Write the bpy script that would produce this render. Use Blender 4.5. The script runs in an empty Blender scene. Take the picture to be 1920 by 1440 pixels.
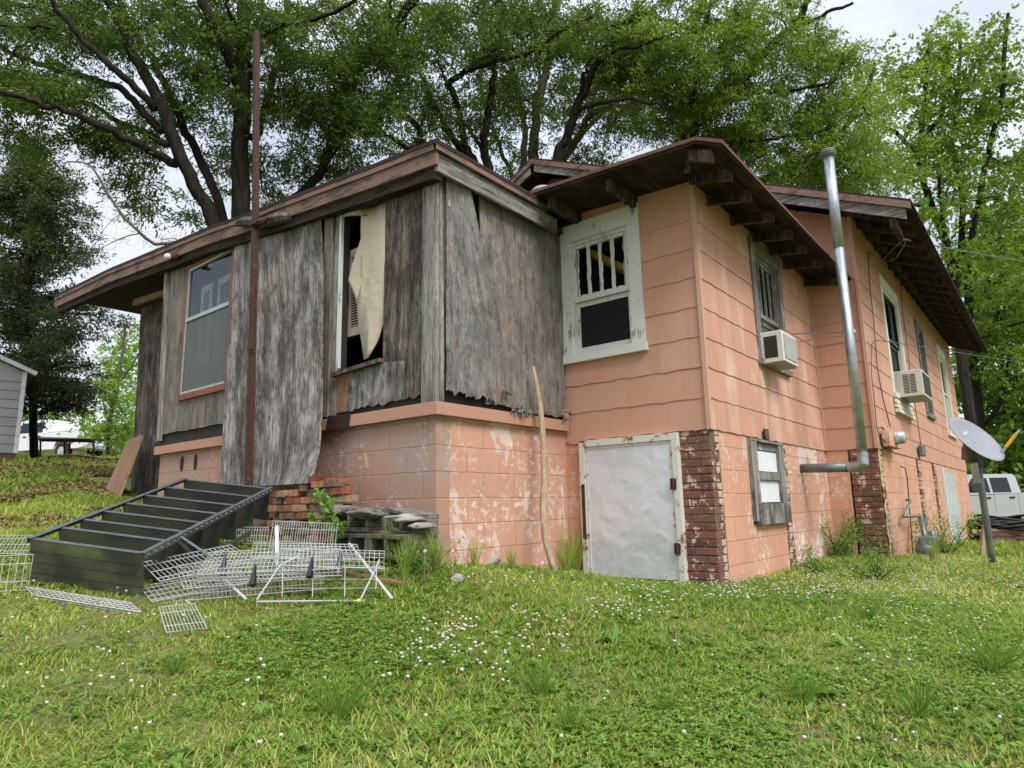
import bpy, bmesh, math, random
import numpy as np
from mathutils import Vector, Matrix, noise as mnoise
random.seed(11); rng = np.random.default_rng(11)
sc = bpy.context.scene; COL = sc.collection
R_ = math.radians
# ------------------------------------------------------------ camera
CAMP = np.array([-3.56524, -3.66296, 0.35792])
FW = np.array([0.76315375, 0.61963438, 0.18343825]); RT = np.array([0.63301734, -0.77389461, -0.01939536]); UP = np.array([-0.12994384, -0.13092123, 0.98283988])
FPX = 1230.208
cd = bpy.data.cameras.new('camera'); cam = bpy.data.objects.new('camera', cd); COL.objects.link(cam)
m = Matrix(((RT[0], UP[0], -FW[0], CAMP[0]), (RT[1], UP[1], -FW[1], CAMP[1]), (RT[2], UP[2], -FW[2], CAMP[2]), (0, 0, 0, 1)))
cam.matrix_world = m
cd.sensor_width = 36; cd.lens = FPX/1920*36; cd.clip_start = .05; cd.clip_end = 2000
sc.camera = cam
# ------------------------------------------------------------ world: bright overcast sky with thin cloud
SUN_EL, SUN_AZ = R_(50), R_(248)    # azimuth: direction towards the sun, measured from +X towards +Y
w = bpy.data.worlds.new('World'); sc.world = w; w.use_nodes = True
nt = w.node_tree; nt.nodes.clear()
def wn(t): return nt.nodes.new(t)
sky = wn('ShaderNodeTexSky'); sky.sky_type = 'NISHITA'; sky.sun_disc = False; sky.sun_elevation = SUN_EL
sky.sun_rotation = R_(90)-SUN_AZ; sky.air_density = 1.2; sky.dust_density = 2.5
tc = wn('ShaderNodeTexCoord'); mp = wn('ShaderNodeMapping'); mp.inputs['Scale'].default_value = (1.0, 1.0, 2.6)
nz = wn('ShaderNodeTexNoise'); nz.inputs['Scale'].default_value = 2.2; nz.inputs['Detail'].default_value = 7; nz.inputs['Roughness'].default_value = .58
cr = wn('ShaderNodeValToRGB'); cr.color_ramp.elements[0].position = .36; cr.color_ramp.elements[0].color = (4.9, 5.3, 6.4, 1)
cr.color_ramp.elements[1].position = .62; cr.color_ramp.elements[1].color = (7.6, 7.8, 8.3, 1)
mx = wn('ShaderNodeMix'); mx.data_type = 'RGBA'; mx.inputs['Factor'].default_value = .86
bg = wn('ShaderNodeBackground'); bg.inputs['Strength'].default_value = .10; wo = wn('ShaderNodeOutputWorld')
L = nt.links.new
L(tc.outputs['Generated'], mp.inputs['Vector']); L(mp.outputs['Vector'], nz.inputs['Vector']); L(nz.outputs['Fac'], cr.inputs['Fac'])
L(sky.outputs['Color'], mx.inputs[6]); L(cr.outputs['Color'], mx.inputs[7]); sx_ = wn('ShaderNodeSeparateXYZ'); L(tc.outputs['Generated'], sx_.inputs[0]); zr = wn('ShaderNodeMapRange'); L(sx_.outputs['Z'], zr.inputs['Value'])
for _i, _v in ((1, .45), (2, 1.0), (3, 1.0), (4, 2.4)): zr.inputs[_i].default_value = _v
ml = wn('ShaderNodeVectorMath'); ml.operation = 'SCALE'; L(mx.outputs[2], ml.inputs[0]); L(zr.outputs[0], ml.inputs['Scale']); L(ml.outputs[0], bg.inputs['Color']); L(bg.outputs['Background'], wo.inputs['Surface'])
sd = bpy.data.lights.new('sun', 'SUN'); sd.energy = 2.3; sd.angle = R_(24); sd.color = (1, .965, .91)
so = bpy.data.objects.new('sun', sd); COL.objects.link(so)
sdir = Vector((math.cos(SUN_EL)*math.cos(SUN_AZ), math.cos(SUN_EL)*math.sin(SUN_AZ), math.sin(SUN_EL)))
so.rotation_euler = sdir.to_track_quat('Z', 'Y').to_euler(); so.location = (-20, -20, 30)
sc.view_settings.view_transform = 'Standard'; sc.view_settings.look = 'None'; sc.view_settings.exposure = 0.52; sc.view_settings.gamma = 1
sc.cycles.max_bounces = 6; sc.cycles.diffuse_bounces = 3; sc.cycles.transparent_max_bounces = 8; sc.cycles.use_denoising = True

# ------------------------------------------------------------ point helpers (a ray of the reference view met with a real plane)
def at(u, v, ax, c):
    d = FW + RT*(u-960)/FPX + UP*(720-v)/FPX
    if ax == 'd': return CAMP + d*c
    i = 'xyz'.index(ax); return CAMP + d*((c-CAMP[i])/d[i])
def pj(P):
    d = np.asarray(P, float)-CAMP; D = d@FW
    return 960+FPX*(d@RT)/D, 720-FPX*(d@UP)/D, D
# ------------------------------------------------------------ object helpers
def tag(o, label=None, cat=None, group=None, kind=None):
    if label: o['label'] = label
    if cat: o['category'] = cat
    if group: o['group'] = group
    if kind: o['kind'] = kind
    return o
def thing(name, label, cat, loc=(0, 0, 0), group=None):
    o = bpy.data.objects.new(name, None); COL.objects.link(o); o.location = loc; o.empty_display_size = .2
    return tag(o, label, cat, group)
def box_uv(me):
    n = len(me.loops)
    if n == 0: return
    co = np.empty(len(me.vertices)*3, np.float32); me.vertices.foreach_get('co', co); co = co.reshape(-1, 3)
    vi = np.empty(n, np.int32); me.loops.foreach_get('vertex_index', vi)
    np_ = len(me.polygons); nor = np.empty(np_*3, np.float32); me.polygons.foreach_get('normal', nor); nor = np.abs(nor.reshape(-1, 3))
    tot = np.empty(np_, np.int32); me.polygons.foreach_get('loop_total', tot)
    ax = np.argmax(nor*np.array([1.02, 1, 1]), 1); ax = np.repeat(ax, tot); c = co[vi]
    uv = np.where((ax == 0)[:, None], c[:, [1, 2]], np.where((ax == 1)[:, None], c[:, [0, 2]], c[:, [0, 1]]))
    l = me.uv_layers.new(name='UVMap'); l.data.foreach_set('uv', np.ascontiguousarray(uv, np.float32).ravel())
def link(name, me, mat, parent=None, smooth=False, uv=True):
    if uv: box_uv(me)
    if mat is not None:
        for q in (mat if isinstance(mat, (list, tuple)) else [mat]): me.materials.append(q)
    if smooth: me.polygons.foreach_set('use_smooth', [True]*len(me.polygons))
    o = bpy.data.objects.new(name, me); COL.objects.link(o)
    if parent is not None:
        o.parent = parent; o.location = -Vector(parent.location) if parent.type == 'EMPTY' and parent.parent is None else (0, 0, 0)
    return o
class MB:
    "collects shapes in world metres and links them as ONE mesh object"
    def __init__(s): s.v = []; s.f = []; s.mi = []
    def add(s, vs, fs, mi=0):
        b = len(s.v); s.v += [tuple(map(float, q)) for q in vs]; s.f += [tuple(b+i for i in q) for q in fs]; s.mi += [mi]*len(fs); return s
    def box(s, a, b, mi=0):
        x0, y0, z0 = np.minimum(a, b); x1, y1, z1 = np.maximum(a, b)
        return s.add([(x0, y0, z0), (x1, y0, z0), (x1, y1, z0), (x0, y1, z0), (x0, y0, z1), (x1, y0, z1), (x1, y1, z1), (x0, y1, z1)],
              [(0, 3, 2, 1), (4, 5, 6, 7), (0, 1, 5, 4), (1, 2, 6, 5), (2, 3, 7, 6), (3, 0, 4, 7)], mi)
    def obox(s, o, a, b, c, mi=0):
        "box from corner o and three edge vectors"
        o, a, b, c = (np.asarray(q, float) for q in (o, a, b, c))
        if np.dot(np.cross(a, b), c) < 0: a, b = b, a
        P = [o, o+a, o+a+b, o+b, o+c, o+a+c, o+a+b+c, o+b+c]
        return s.add(P, [(0, 3, 2, 1), (4, 5, 6, 7), (0, 1, 5, 4), (1, 2, 6, 5), (2, 3, 7, 6), (3, 0, 4, 7)], mi)
    def bar(s, p, q, w, h=None, up=(0, 0, 1), mi=0):
        "rectangular bar from p to q, w wide (sideways) and h high"
        p, q = np.asarray(p, float), np.asarray(q, float); h = h or w; d = q-p; l = np.linalg.norm(d); d = d/l
        sd_ = np.cross(d, up)
        if np.linalg.norm(sd_) < 1e-4: sd_ = np.cross(d, (1, 0, 0))
        sd_ /= np.linalg.norm(sd_); u2 = np.cross(sd_, d)
        return s.obox(p-sd_*w/2-u2*h/2, sd_*w, u2*h, d*l, mi)
    def tube(s, pts, r, n=8, cap=True, mi=0):
        pts = [np.asarray(p, float) for p in pts]; k = len(pts); rs = r if hasattr(r, '__len__') else [r]*k
        vs = []; pu = None
        for i, p in enumerate(pts):
            d = pts[min(i+1, k-1)]-pts[max(i-1, 0)]; d = d/(np.linalg.norm(d)+1e-9)
            if pu is None:
                pu = np.cross(d, (0, 0, 1) if abs(d[2]) < .9 else (1, 0, 0))
            pu = pu-d*np.dot(pu, d); pu /= np.linalg.norm(pu)+1e-9; pw = np.cross(d, pu)
            for j in range(n):
                a = 2*math.pi*j/n; vs.append(p+(pu*math.cos(a)+pw*math.sin(a))*rs[i])
        fs = [(i*n+j, i*n+(j+1) % n, (i+1)*n+(j+1) % n, (i+1)*n+j) for i in range(k-1) for j in range(n)]
        if cap: fs += [tuple(range(n-1, -1, -1)), tuple((k-1)*n+j for j in range(n))]
        return s.add(vs, fs, mi)
    def lathe(s, base, axis, prof, n=16, mi=0):
        base = np.asarray(base, float); ax = np.asarray(axis, float); ax /= np.linalg.norm(ax)
        u = np.cross(ax, (0, 0, 1) if abs(ax[2]) < .9 else (1, 0, 0)); u /= np.linalg.norm(u); v = np.cross(ax, u)
        vs = [base+ax*h+(u*math.cos(2*math.pi*j/n)+v*math.sin(2*math.pi*j/n))*r for h, r in prof for j in range(n)]
        k = len(prof); fs = [(i*n+j, i*n+(j+1) % n, (i+1)*n+(j+1) % n, (i+1)*n+j) for i in range(k-1) for j in range(n)]
        fs += [tuple(range(n-1, -1, -1)), tuple((k-1)*n+j for j in range(n))]
        return s.add(vs, fs, mi)
    def build(s, name, mat, parent=None, smooth=False, bevel=0, tri=False):
        me = bpy.data.meshes.new(name); me.from_pydata(s.v, [], s.f); me.polygons.foreach_set('material_index', s.mi)
        if bevel or tri:
            bm = bmesh.new(); bm.from_mesh(me)
            if bevel: bmesh.ops.bevel(bm, geom=bm.edges[:], offset=bevel, segments=1, affect='EDGES')
            if tri: bmesh.ops.triangulate(bm, faces=[f for f in bm.faces if len(f.verts) > 4])
            bm.to_mesh(me); bm.free()
        me.update(); return link(name, me, mat, parent, smooth)
def slab(o, ux, uy, outline, th, name, mat, parent=None, hole=None, warp=None):
    "flat outlined sheet: outline in (ux,uy) coordinates, thickness th along ux x uy"
    o, ux, uy = (np.asarray(q, float) for q in (o, ux, uy)); nn = np.cross(ux, uy)
    bm = bmesh.new(); vs = [bm.verts.new(o+ux*a+uy*b) for a, b in outline]; f = bm.faces.new(vs)
    r = bmesh.ops.extrude_face_region(bm, geom=[f]); ev = [g for g in r['geom'] if isinstance(g, bmesh.types.BMVert)]
    bmesh.ops.translate(bm, verts=ev, vec=Vector(nn*th))
    bmesh.ops.triangulate(bm, faces=[f for f in bm.faces if len(f.verts) > 4]); bmesh.ops.recalc_face_normals(bm, faces=bm.faces[:])
    me = bpy.data.meshes.new(name); bm.to_mesh(me); bm.free()
    return link(name, me, mat, parent)
def grid_sheet(P, th, name, mat, parent=None):
    "curved sheet from a grid of points P[i][j], thickened along its normals"
    P = np.asarray(P, float); a, b = P.shape[:2]
    gu = np.gradient(P, axis=0); gv = np.gradient(P, axis=1); N = np.cross(gu, gv); N /= np.linalg.norm(N, axis=2, keepdims=True)+1e-9
    V = np.concatenate([P.reshape(-1, 3), (P+N*th).reshape(-1, 3)]); k = a*b; F = []
    for i in range(a-1):
        for j in range(b-1):
            q = (i*b+j, (i+1)*b+j, (i+1)*b+j+1, i*b+j+1); F.append(q[::-1]); F.append(tuple(x+k for x in q))
    ring = [i*b for i in range(a)]+[(a-1)*b+j for j in range(1, b)]+[i*b+b-1 for i in range(a-2, -1, -1)]+[j for j in range(b-2, 0, -1)]
    for i in range(len(ring)):
        p, q = ring[i], ring[(i+1) % len(ring)]; F.append((p, q, q+k, p+k))
    me = bpy.data.meshes.new(name); me.from_pydata([tuple(x) for x in V], [], F)
    bm = bmesh.new(); bm.from_mesh(me); bmesh.ops.recalc_face_normals(bm, faces=bm.faces[:]); bm.to_mesh(me); bm.free(); me.update()
    o = link(name, me, mat, parent); W_, H_ = np.linalg.norm(P[-1, b//2]-P[0, b//2]), np.linalg.norm(P[a//2, -1]-P[a//2, 0]); uvl = me.uv_layers['UVMap'].data
    for lp in me.loops:
        q = lp.vertex_index % k; uvl[lp.index].uv = (P[0, 0, 1]+P[0, 0, 0]+(q//b)/(a-1)*W_, (q % b)/(b-1)*H_)
    return o
def fast_mesh(name, V, F, mat, parent=None, col=None, smooth=False):
    "V (n,3), F (m,k) with k = 3 or 4, optional per-face colour number in 0..1 (own hue, plus tree shade on the bank grass)"
    V = np.ascontiguousarray(V, np.float32); F = np.ascontiguousarray(F, np.int32); k = F.shape[1]; m_ = len(F)
    me = bpy.data.meshes.new(name); me.vertices.add(len(V)); me.vertices.foreach_set('co', V.ravel())
    me.loops.add(m_*k); me.loops.foreach_set('vertex_index', F.ravel()); me.polygons.add(m_)
    me.polygons.foreach_set('loop_start', np.arange(0, m_*k, k, dtype=np.int32)); me.polygons.foreach_set('loop_total', np.full(m_, k, np.int32))
    if smooth: me.polygons.foreach_set('use_smooth', np.ones(m_, bool))
    me.update(calc_edges=True)
    if col is not None:
        at_ = me.attributes.new('tint', 'FLOAT', 'FACE'); at_.data.foreach_set('value', np.ascontiguousarray(col, np.float32))
    return link(name, me, mat, parent, uv=False)
def copy_thing(o, loc, label, rot=None):
    c = o.copy(); COL.objects.link(c); c.location = loc
    if rot is not None: c.rotation_euler = rot
    c['label'] = label
    for ch in o.children:
        d = ch.copy(); COL.objects.link(d); d.parent = c
    return c
# ------------------------------------------------------------ material helpers
class NT:
    def __init__(s, name):
        s.m = bpy.data.materials.new(name); s.m.use_nodes = True; s.t = s.m.node_tree; s.t.nodes.clear()
        s.out = s.n('OutputMaterial'); s.b = s.n('BsdfPrincipled'); s.l(s.b.outputs[0], s.out.inputs[0]); s.b.inputs['Specular IOR Level'].default_value = .3
    def n(s, t, **k):
        x = s.t.nodes.new('ShaderNode'+t)
        for a, b in k.items(): setattr(x, a, b)
        return x
    def l(s, a, b): s.t.links.new(a, b)
    def co(s, scale, kind='UV', loc=(0, 0, 0), rot=0):
        c = s.n('TexCoord'); m_ = s.n('Mapping'); m_.inputs['Scale'].default_value = scale if hasattr(scale, '__len__') else (scale,)*3
        m_.inputs['Location'].default_value = loc; m_.inputs['Rotation'].default_value = (0, 0, rot); s.l(c.outputs[kind], m_.inputs[0]); return m_.outputs[0]
    def noise(s, vec, scale=1, detail=5, rough=.55, dist=0):
        x = s.n('TexNoise'); s.l(vec, x.inputs['Vector']); x.inputs['Scale'].default_value = scale; x.inputs['Detail'].default_value = detail
        x.inputs['Roughness'].default_value = rough; x.inputs['Distortion'].default_value = dist; return x.outputs['Fac']
    def ramp(s, fac, stops, interp='LINEAR'):
        x = s.n('ValToRGB'); e = x.color_ramp.elements; x.color_ramp.interpolation = interp
        while len(e) < len(stops): e.new(.5)
        for q, (p, c) in zip(e, stops):
            q.position = p; q.color = (c, c, c, 1) if not hasattr(c, '__len__') else (*c, 1)
        s.l(fac, x.inputs[0]); return x.outputs[0]
    def mix(s, fac, a, b, mode='MIX'):
        x = s.n('Mix', data_type='RGBA', blend_type=mode)
        for q, i in ((fac, 0), (a, 6), (b, 7)):
            if hasattr(q, 'node'): s.l(q, x.inputs[i])
            elif i == 0: x.inputs[0].default_value = q
            else: x.inputs[i].default_value = (*q, 1) if hasattr(q, '__len__') else (q, q, q, 1)
        return x.outputs[2]
    def math(s, op, a, b=0, c=0):
        x = s.n('Math', operation=op)
        for i, q in enumerate((a, b, c)):
            if hasattr(q, 'node'): s.l(q, x.inputs[i])
            else: x.inputs[i].default_value = q
        return x.outputs[0]
    def bump(s, h, strength=.4, dist=.01, normal=None):
        x = s.n('Bump'); x.inputs['Strength'].default_value = strength; x.inputs['Distance'].default_value = dist; s.l(h, x.inputs['Height'])
        if normal is not None: s.l(normal, x.inputs['Normal'])
        s.l(x.outputs[0], s.b.inputs['Normal']); return x.outputs[0]
    def base(s, c):
        if hasattr(c, 'node'): s.l(c, s.b.inputs['Base Color'])
        else: s.b.inputs['Base Color'].default_value = (*c, 1)
    def set(s, **k):
        for a, b in k.items():
            i = s.b.inputs[a.replace('_', ' ')]
            if hasattr(b, 'node'): s.l(b, i)
            else: i.default_value = b
        return s
def simple(name, col, rough=.6, metal=0, var=.25, scale=9, spec=.3, kind='Object', bump=.1):
    t = NT(name); n1 = t.noise(t.co(scale, kind), 1, 5)
    c = t.mix(t.ramp(n1, [(.3, 1-var), (.7, 1+var*.4)]), (0, 0, 0), col); t.base(c)
    t.set(Roughness=rough, Metallic=metal, Specular_IOR_Level=spec)
    if bump: t.bump(n1, bump, .005)
    return t.m
M = {}
PINK = (.555, .305, .215)
def siding_mat(name, fade, seed=0):
    t = NT(name); uv = t.co(1, loc=(seed, seed*2, 0))
    streak = t.noise(t.co((3.2, .9, 1), loc=(seed, 3, 0)), 1, 6, .6, .3); big = t.noise(uv, .8, 4); fine = t.noise(uv, 38, 5, .6); med = t.noise(t.co((9, 2.2, 1)), 1, 5, .65)
    pinkv = t.mix(t.ramp(big, [(.3, 0), (.7, 1)]), PINK, (.49, .255, .17))
    f = t.math('MULTIPLY', t.ramp(streak, [(.62-fade*.3, 0), (.80-fade*.2, 1)]), t.ramp(med, [(.3, .35), (.65, 1)]))
    c = t.mix(t.math('MULTIPLY', f, min(1, .45+fade)), pinkv, (.76, .60, .50)); gr = t.ramp(t.noise(t.co((1.1, .7, 1), loc=(seed+3, 8, 0)), 1, 6, .65), [(.50, 0), (.66, 1)]); c = t.mix(t.math('MULTIPLY', gr, .38), c, (.38, .25, .185))
    gi = t.n('NewGeometry'); c = t.mix(.16, c, t.ramp(gi.outputs['Random Per Island'], [(0, (.50, .22, .14)), (1, (.74, .42, .30))]))
    dirt = t.ramp(t.noise(t.co((14, 1.5, 1), loc=(5, 0, 0)), 1, 6, .7), [(.55, 0), (.8, 1)])
    c = t.mix(t.math('MULTIPLY', dirt, .35), c, (.28, .17, .12)); c = t.mix(t.math('MULTIPLY', t.ramp(fine, [(.5, 0), (.75, 1)]), .18), c, (.32, .18, .12))
    t.base(c); t.set(Roughness=.75); t.bump(fine, .12, .003); return t.m
M['siding3'] = siding_mat('siding_paint', .02, 1); M['siding4'] = siding_mat('siding_paint_faded', .42, 4); M['siding6'] = siding_mat('siding_paint_chalky', .30, 9)
def cmu_mat(name, peel, grey, col=PINK):
    t = NT(name); uv = t.co(1); warp = t.noise(uv, 3, 3)
    br = t.n('TexBrick'); br.offset = .5; br.squash = 1
    for k, v in (('Scale', 1), ('Mortar Size', .006), ('Mortar Smooth', .6), ('Brick Width', .4064), ('Row Height', .2032), ('Bias', 0)): br.inputs[k].default_value = v
    br.inputs['Color1'].default_value = (1, 1, 1, 1); br.inputs['Color2'].default_value = (.0, .0, .0, 1); br.inputs['Mortar'].default_value = (.5, .5, .5, 1)
    va = t.n('VectorMath', operation='ADD'); nzv = t.n('TexNoise'); nzv.inputs['Scale'].default_value = 5; t.l(uv, nzv.inputs['Vector'])
    sc_ = t.n('VectorMath', operation='SCALE'); sc_.inputs['Scale'].default_value = .018; t.l(nzv.outputs['Color'], sc_.inputs[0]); t.l(uv, va.inputs[0]); t.l(sc_.outputs[0], va.inputs[1])
    off = t.n('VectorMath', operation='ADD'); off.inputs[1].default_value = (.05, -.034, 0); t.l(va.outputs[0], off.inputs[0]); t.l(off.outputs[0], br.inputs['Vector'])
    mort = br.outputs['Fac']; per = t.noise(uv, 2.3, 6, .62); fine = t.noise(uv, 55, 6, .65); speck = t.noise(uv, 17, 7, .72); blot = t.noise(t.co((2.2, 1.5, 1), loc=(3, 1, 0)), 1, 5, .6)
    c = t.mix(t.ramp(blot, [(.35, 0), (.65, 1)]), col, tuple(q*.86 for q in col))
    c = t.mix(t.math('MULTIPLY', t.ramp(br.outputs['Color'], [(0, 0), (1, 1)]), .12), c, tuple(min(1, q*1.25) for q in col))
    gfac = t.math('MULTIPLY', t.ramp(t.noise(t.co(1.7, loc=(8, 2, 0)), 1, 6, .65), [(.62-grey*.3, 0), (.74-grey*.2, 1)]), min(.85, grey*1.3)); c = t.mix(gfac, c, (.34, .285, .25))
    big_ = t.ramp(t.noise(t.co((2.6, 1.5, 1), loc=(5, 5, 0)), 1, 7, .68, .4), [(.60-peel*.12, 0), (.63-peel*.12, 1)]); c = t.mix(t.math('MULTIPLY', big_, min(.8, .2+peel*1.6)), c, (.70, .60, .55)) if peel > 0 else c
    pf = t.math('MULTIPLY', t.ramp(t.noise(t.co((1.3, 1.1, 1), loc=(2, 7, 0)), 1, 3), [(.52-peel*.15, 0), (.64-peel*.15, 1)]), t.ramp(speck, [(.52, 0), (.60, 1)]))
    c = t.mix(t.math('MULTIPLY', pf, .75), c, (.78, .68, .62))
    hole = t.ramp(t.noise(uv, 30, 7, .8), [(.30, 1), (.36, 0)]); c = t.mix(t.math('MULTIPLY', hole, .55), c, (.16, .09, .06))
    c = t.mix(t.math('MULTIPLY', mort, .35), c, (.36, .19, .13)); t.base(c); t.set(Roughness=.88)
    h = t.math('SUBTRACT', t.math('ADD', t.math('MULTIPLY', fine, .35), t.math('MULTIPLY', speck, .5)), t.math('MULTIPLY', mort, 1.0)); h = t.math('SUBTRACT', h, t.math('MULTIPLY', hole, .4))
    t.bump(h, .75, .007); return t.m
M['cmu'] = cmu_mat('painted_block', .25, .05); M['cmu_dirty'] = cmu_mat('painted_block_dirty', .0, .5, (.42, .25, .18)); M['cmu_side'] = cmu_mat('painted_block_side', .15, .0, (.60, .32, .21)); M['cmu_peel'] = cmu_mat('painted_block_peeling', .6, .0)
def brick_mat(name, paint):
    t = NT(name); gi = t.n('NewGeometry'); uv = t.co(1, 'Object'); n1 = t.noise(uv, 9, 6, .65); n2 = t.noise(uv, 60, 5, .7)
    c = t.ramp(gi.outputs['Random Per Island'], [(0, (.10, .045, .034)), (.35, (.17, .072, .050)), (.7, (.22, .10, .07)), (1, (.15, .09, .066))])
    c = t.mix(t.math('MULTIPLY', t.ramp(n2, [(.45, 0), (.7, 1)]), .5), c, (.09, .04, .03))
    c = t.mix(t.math('MULTIPLY', t.ramp(n1, [(.66-paint*.3, 0), (.70-paint*.3, 1)]), .85), c, (.60, .44, .36)); t.base(c); t.set(Roughness=.85); t.bump(t.math('ADD', n1, n2), .5, .004); return t.m
M['brick'] = brick_mat('old_red_brick', .34); M['brick_peeled'] = brick_mat('brick_with_old_paint', .62)
def wood_mat(name, dark=(.035, .03, .027), mid=(.15, .135, .122), light=(.36, .34, .315), horiz=False, stain=.5, tan=.1, gs=1.0, bump=.5, al=1.0):
    t = NT(name); V = (lambda a, b: (b*gs*al, a*gs, 1)) if horiz else (lambda a, b: (a*gs, b*gs*al, 1))
    d = t.noise(t.co(V(2.2, .7)), 1, 3); g1 = t.noise(t.co(V(46, 1.6)), 1, 7, .7, .25); g2 = t.noise(t.co(V(9, .55), loc=(3, 1, 0)), 1, 6, .62, 1.2); g3 = t.noise(t.co(V(2.1, .8), loc=(7, 2, 0)), 1, 6, .65, .8)
    g4 = t.noise(t.co(V(150, 5)), 1, 3, .7)
    b1 = t.noise(t.co(V(5.0, 2.2), loc=(4, 6, 0)), 1, 8, .68, .6); f = t.math('ADD', t.math('MULTIPLY', g1, .28), t.math('MULTIPLY', g2, .26)); f = t.math('ADD', f, t.math('ADD', t.math('MULTIPLY', b1, .28), t.math('MULTIPLY', g4, .18)))
    c = t.ramp(f, [(.41, dark), (.48, mid), (.575, light)])
    c = t.mix(t.math('MULTIPLY', t.ramp(g3, [(.46, 0), (.60, 1)]), stain), c, dark)
    gn = t.noise(t.co(V(7, .75), loc=(2, 5, 0)), 1, 4, .6, .35); ct = t.n('Math', operation='PINGPONG'); t.l(t.math('MULTIPLY', gn, 14), ct.inputs[0]); ct.inputs[1].default_value = .5
    c = t.mix(t.math('MULTIPLY', t.ramp(ct.outputs[0], [(.0, 1), (.14, 0)]), .65), c, dark); c = t.mix(t.math('MULTIPLY', t.ramp(ct.outputs[0], [(.36, 0), (.5, 1)]), .30), c, light)
    w2 = t.ramp(t.noise(t.co(V(13, 1.3), loc=(1, 9, 0)), 1, 7, .75, .5), [(.60, 0), (.66, 1)]); c = t.mix(t.math('MULTIPLY', w2, .35), c, tuple(min(1, q*1.5) for q in light))
    c = t.mix(t.math('MULTIPLY', t.ramp(t.noise(t.co(V(4, 1.5), loc=(11, 4, 0)), 1, 5, .6), [(.58, 0), (.70, 1)]), tan), c, (.30, .17, .10)); t.base(c); t.set(Roughness=.9, Specular_IOR_Level=.15)
    t.bump(f, bump, .006); return t.m
M['ply'] = wood_mat('weathered_plywood', stain=.75, gs=1.9, bump=.8, light=(.42, .40, .375)); M['ply2'] = wood_mat('weathered_plywood_grey', dark=(.06, .055, .052), mid=(.17, .16, .155), light=(.31, .295, .285), stain=.40, tan=.35, gs=2.0, al=1.8, bump=.7)
M['ply3'] = wood_mat('weathered_plywood_brown', dark=(.06, .052, .046), mid=(.17, .15, .135), light=(.30, .275, .25), stain=.45, tan=.75, gs=1.6, al=1.3, bump=.7)
M['ply_dark'] = wood_mat('dark_plywood', dark=(.022, .016, .013), mid=(.075, .058, .048), light=(.24, .21, .185), stain=.7, tan=.35, gs=1.8, bump=.8); M['ply_left'] = wood_mat('brown_grey_plywood', dark=(.06, .05, .042), mid=(.17, .145, .125), light=(.30, .27, .24), stain=.35, tan=.25, gs=1.8)
M['wood_h'] = wood_mat('grey_board', horiz=True, dark=(.03, .028, .026), mid=(.16, .15, .14), light=(.36, .34, .32), stain=.3); M['wood_v'] = wood_mat('grey_post', dark=(.05, .047, .043), mid=(.20, .185, .17), light=(.38, .36, .33), stain=.2)
M['wood_dark'] = wood_mat('eave_timber', dark=(.010, .007, .005), mid=(.032, .022, .016), light=(.075, .055, .04), horiz=True, stain=.5)
M['rafter'] = wood_mat('rafter_timber', dark=(.014, .010, .007), mid=(.05, .034, .024), light=(.17, .13, .10), stain=.35, tan=.2)
def painted_wood(name, paint, bare=(.22, .19, .165), amt=.5, horiz=False):
    t = NT(name); sc_ = (3, 22, 1) if horiz else (22, 3, 1); n1 = t.noise(t.co(sc_), 1, 7, .72); n2 = t.noise(t.co(3.3), 1, 5, .6); n3 = t.noise(t.co(60), 1, 4)
    f = t.math('ADD', t.math('MULTIPLY', n1, .55), t.math('MULTIPLY', n2, .45)); k = t.ramp(f, [(.62-amt*.2, 0), (.66-amt*.2, 1)])
    c = t.mix(t.ramp(n3, [(.3, 0), (.7, .25)]), paint, tuple(q*.6 for q in paint)); c = t.mix(k, c, bare); c = t.mix(t.math('MULTIPLY', t.ramp(n1, [(.25, 1), (.40, 0)]), .22), c, tuple(q*.4 for q in bare)); t.base(c); t.set(Roughness=.7)
    t.bump(t.math('SUBTRACT', n1, t.math('MULTIPLY', k, .5)), .35, .004); return t.m
M['trim_pink'] = painted_wood('peeling_pink_board', (.22, .13, .10), (.09, .062, .05), .6, True); M['ledge'] = painted_wood('pink_sill_paint', (.47, .255, .18), (.27, .18, .14), .2, True)
M['white_trim'] = painted_wood('peeling_white_paint', (.66, .665, .62), (.25, .23, .20), .35); M['white_trim_h'] = painted_wood('peeling_white_paint_flat', (.66, .665, .62), (.22, .20, .17), .35, True)
M['grey_trim'] = painted_wood('bare_grey_trim', (.42, .41, .39), (.17, .155, .14), 1.0); M['cream_trim'] = painted_wood('cream_trim_paint', (.70, .68, .58), (.33, .30, .25), .12)
M['red_trim'] = painted_wood('red_brown_frame', (.24, .09, .06), (.13, .06, .04), .4); M['corner_board'] = painted_wood('pale_pink_corner', (.56, .33, .24), (.34, .22, .17), .15)
M['door_white'] = None
def sheet_door():
    t = NT('dented_white_sheet_metal'); o = t.co(1); n1 = t.noise(o, 2.0, 2, .45, .3); n2 = t.noise(o, 6, 2, .4, .5); n3 = t.noise(o, 40, 5, .7); n4 = t.noise(t.co((20, 1.2, 1)), 1, 6)
    c = t.mix(t.ramp(n1, [(.3, 0), (.7, 1)]), (.62, .65, .70), (.70, .72, .76)); c = t.mix(t.math('MULTIPLY', t.ramp(n4, [(.5, 0), (.75, 1)]), .25), c, (.52, .52, .52)); c = t.mix(t.ramp(n3, [(.68, 0), (.74, .6)]), c, (.40, .26, .18)); t.base(c)
    t.set(Roughness=.32, Metallic=.25, Specular_IOR_Level=.5); t.bump(t.math('ADD', n1, t.math('MULTIPLY', n2, .38)), .8, .035); return t.m
M['door_white'] = sheet_door()
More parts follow.
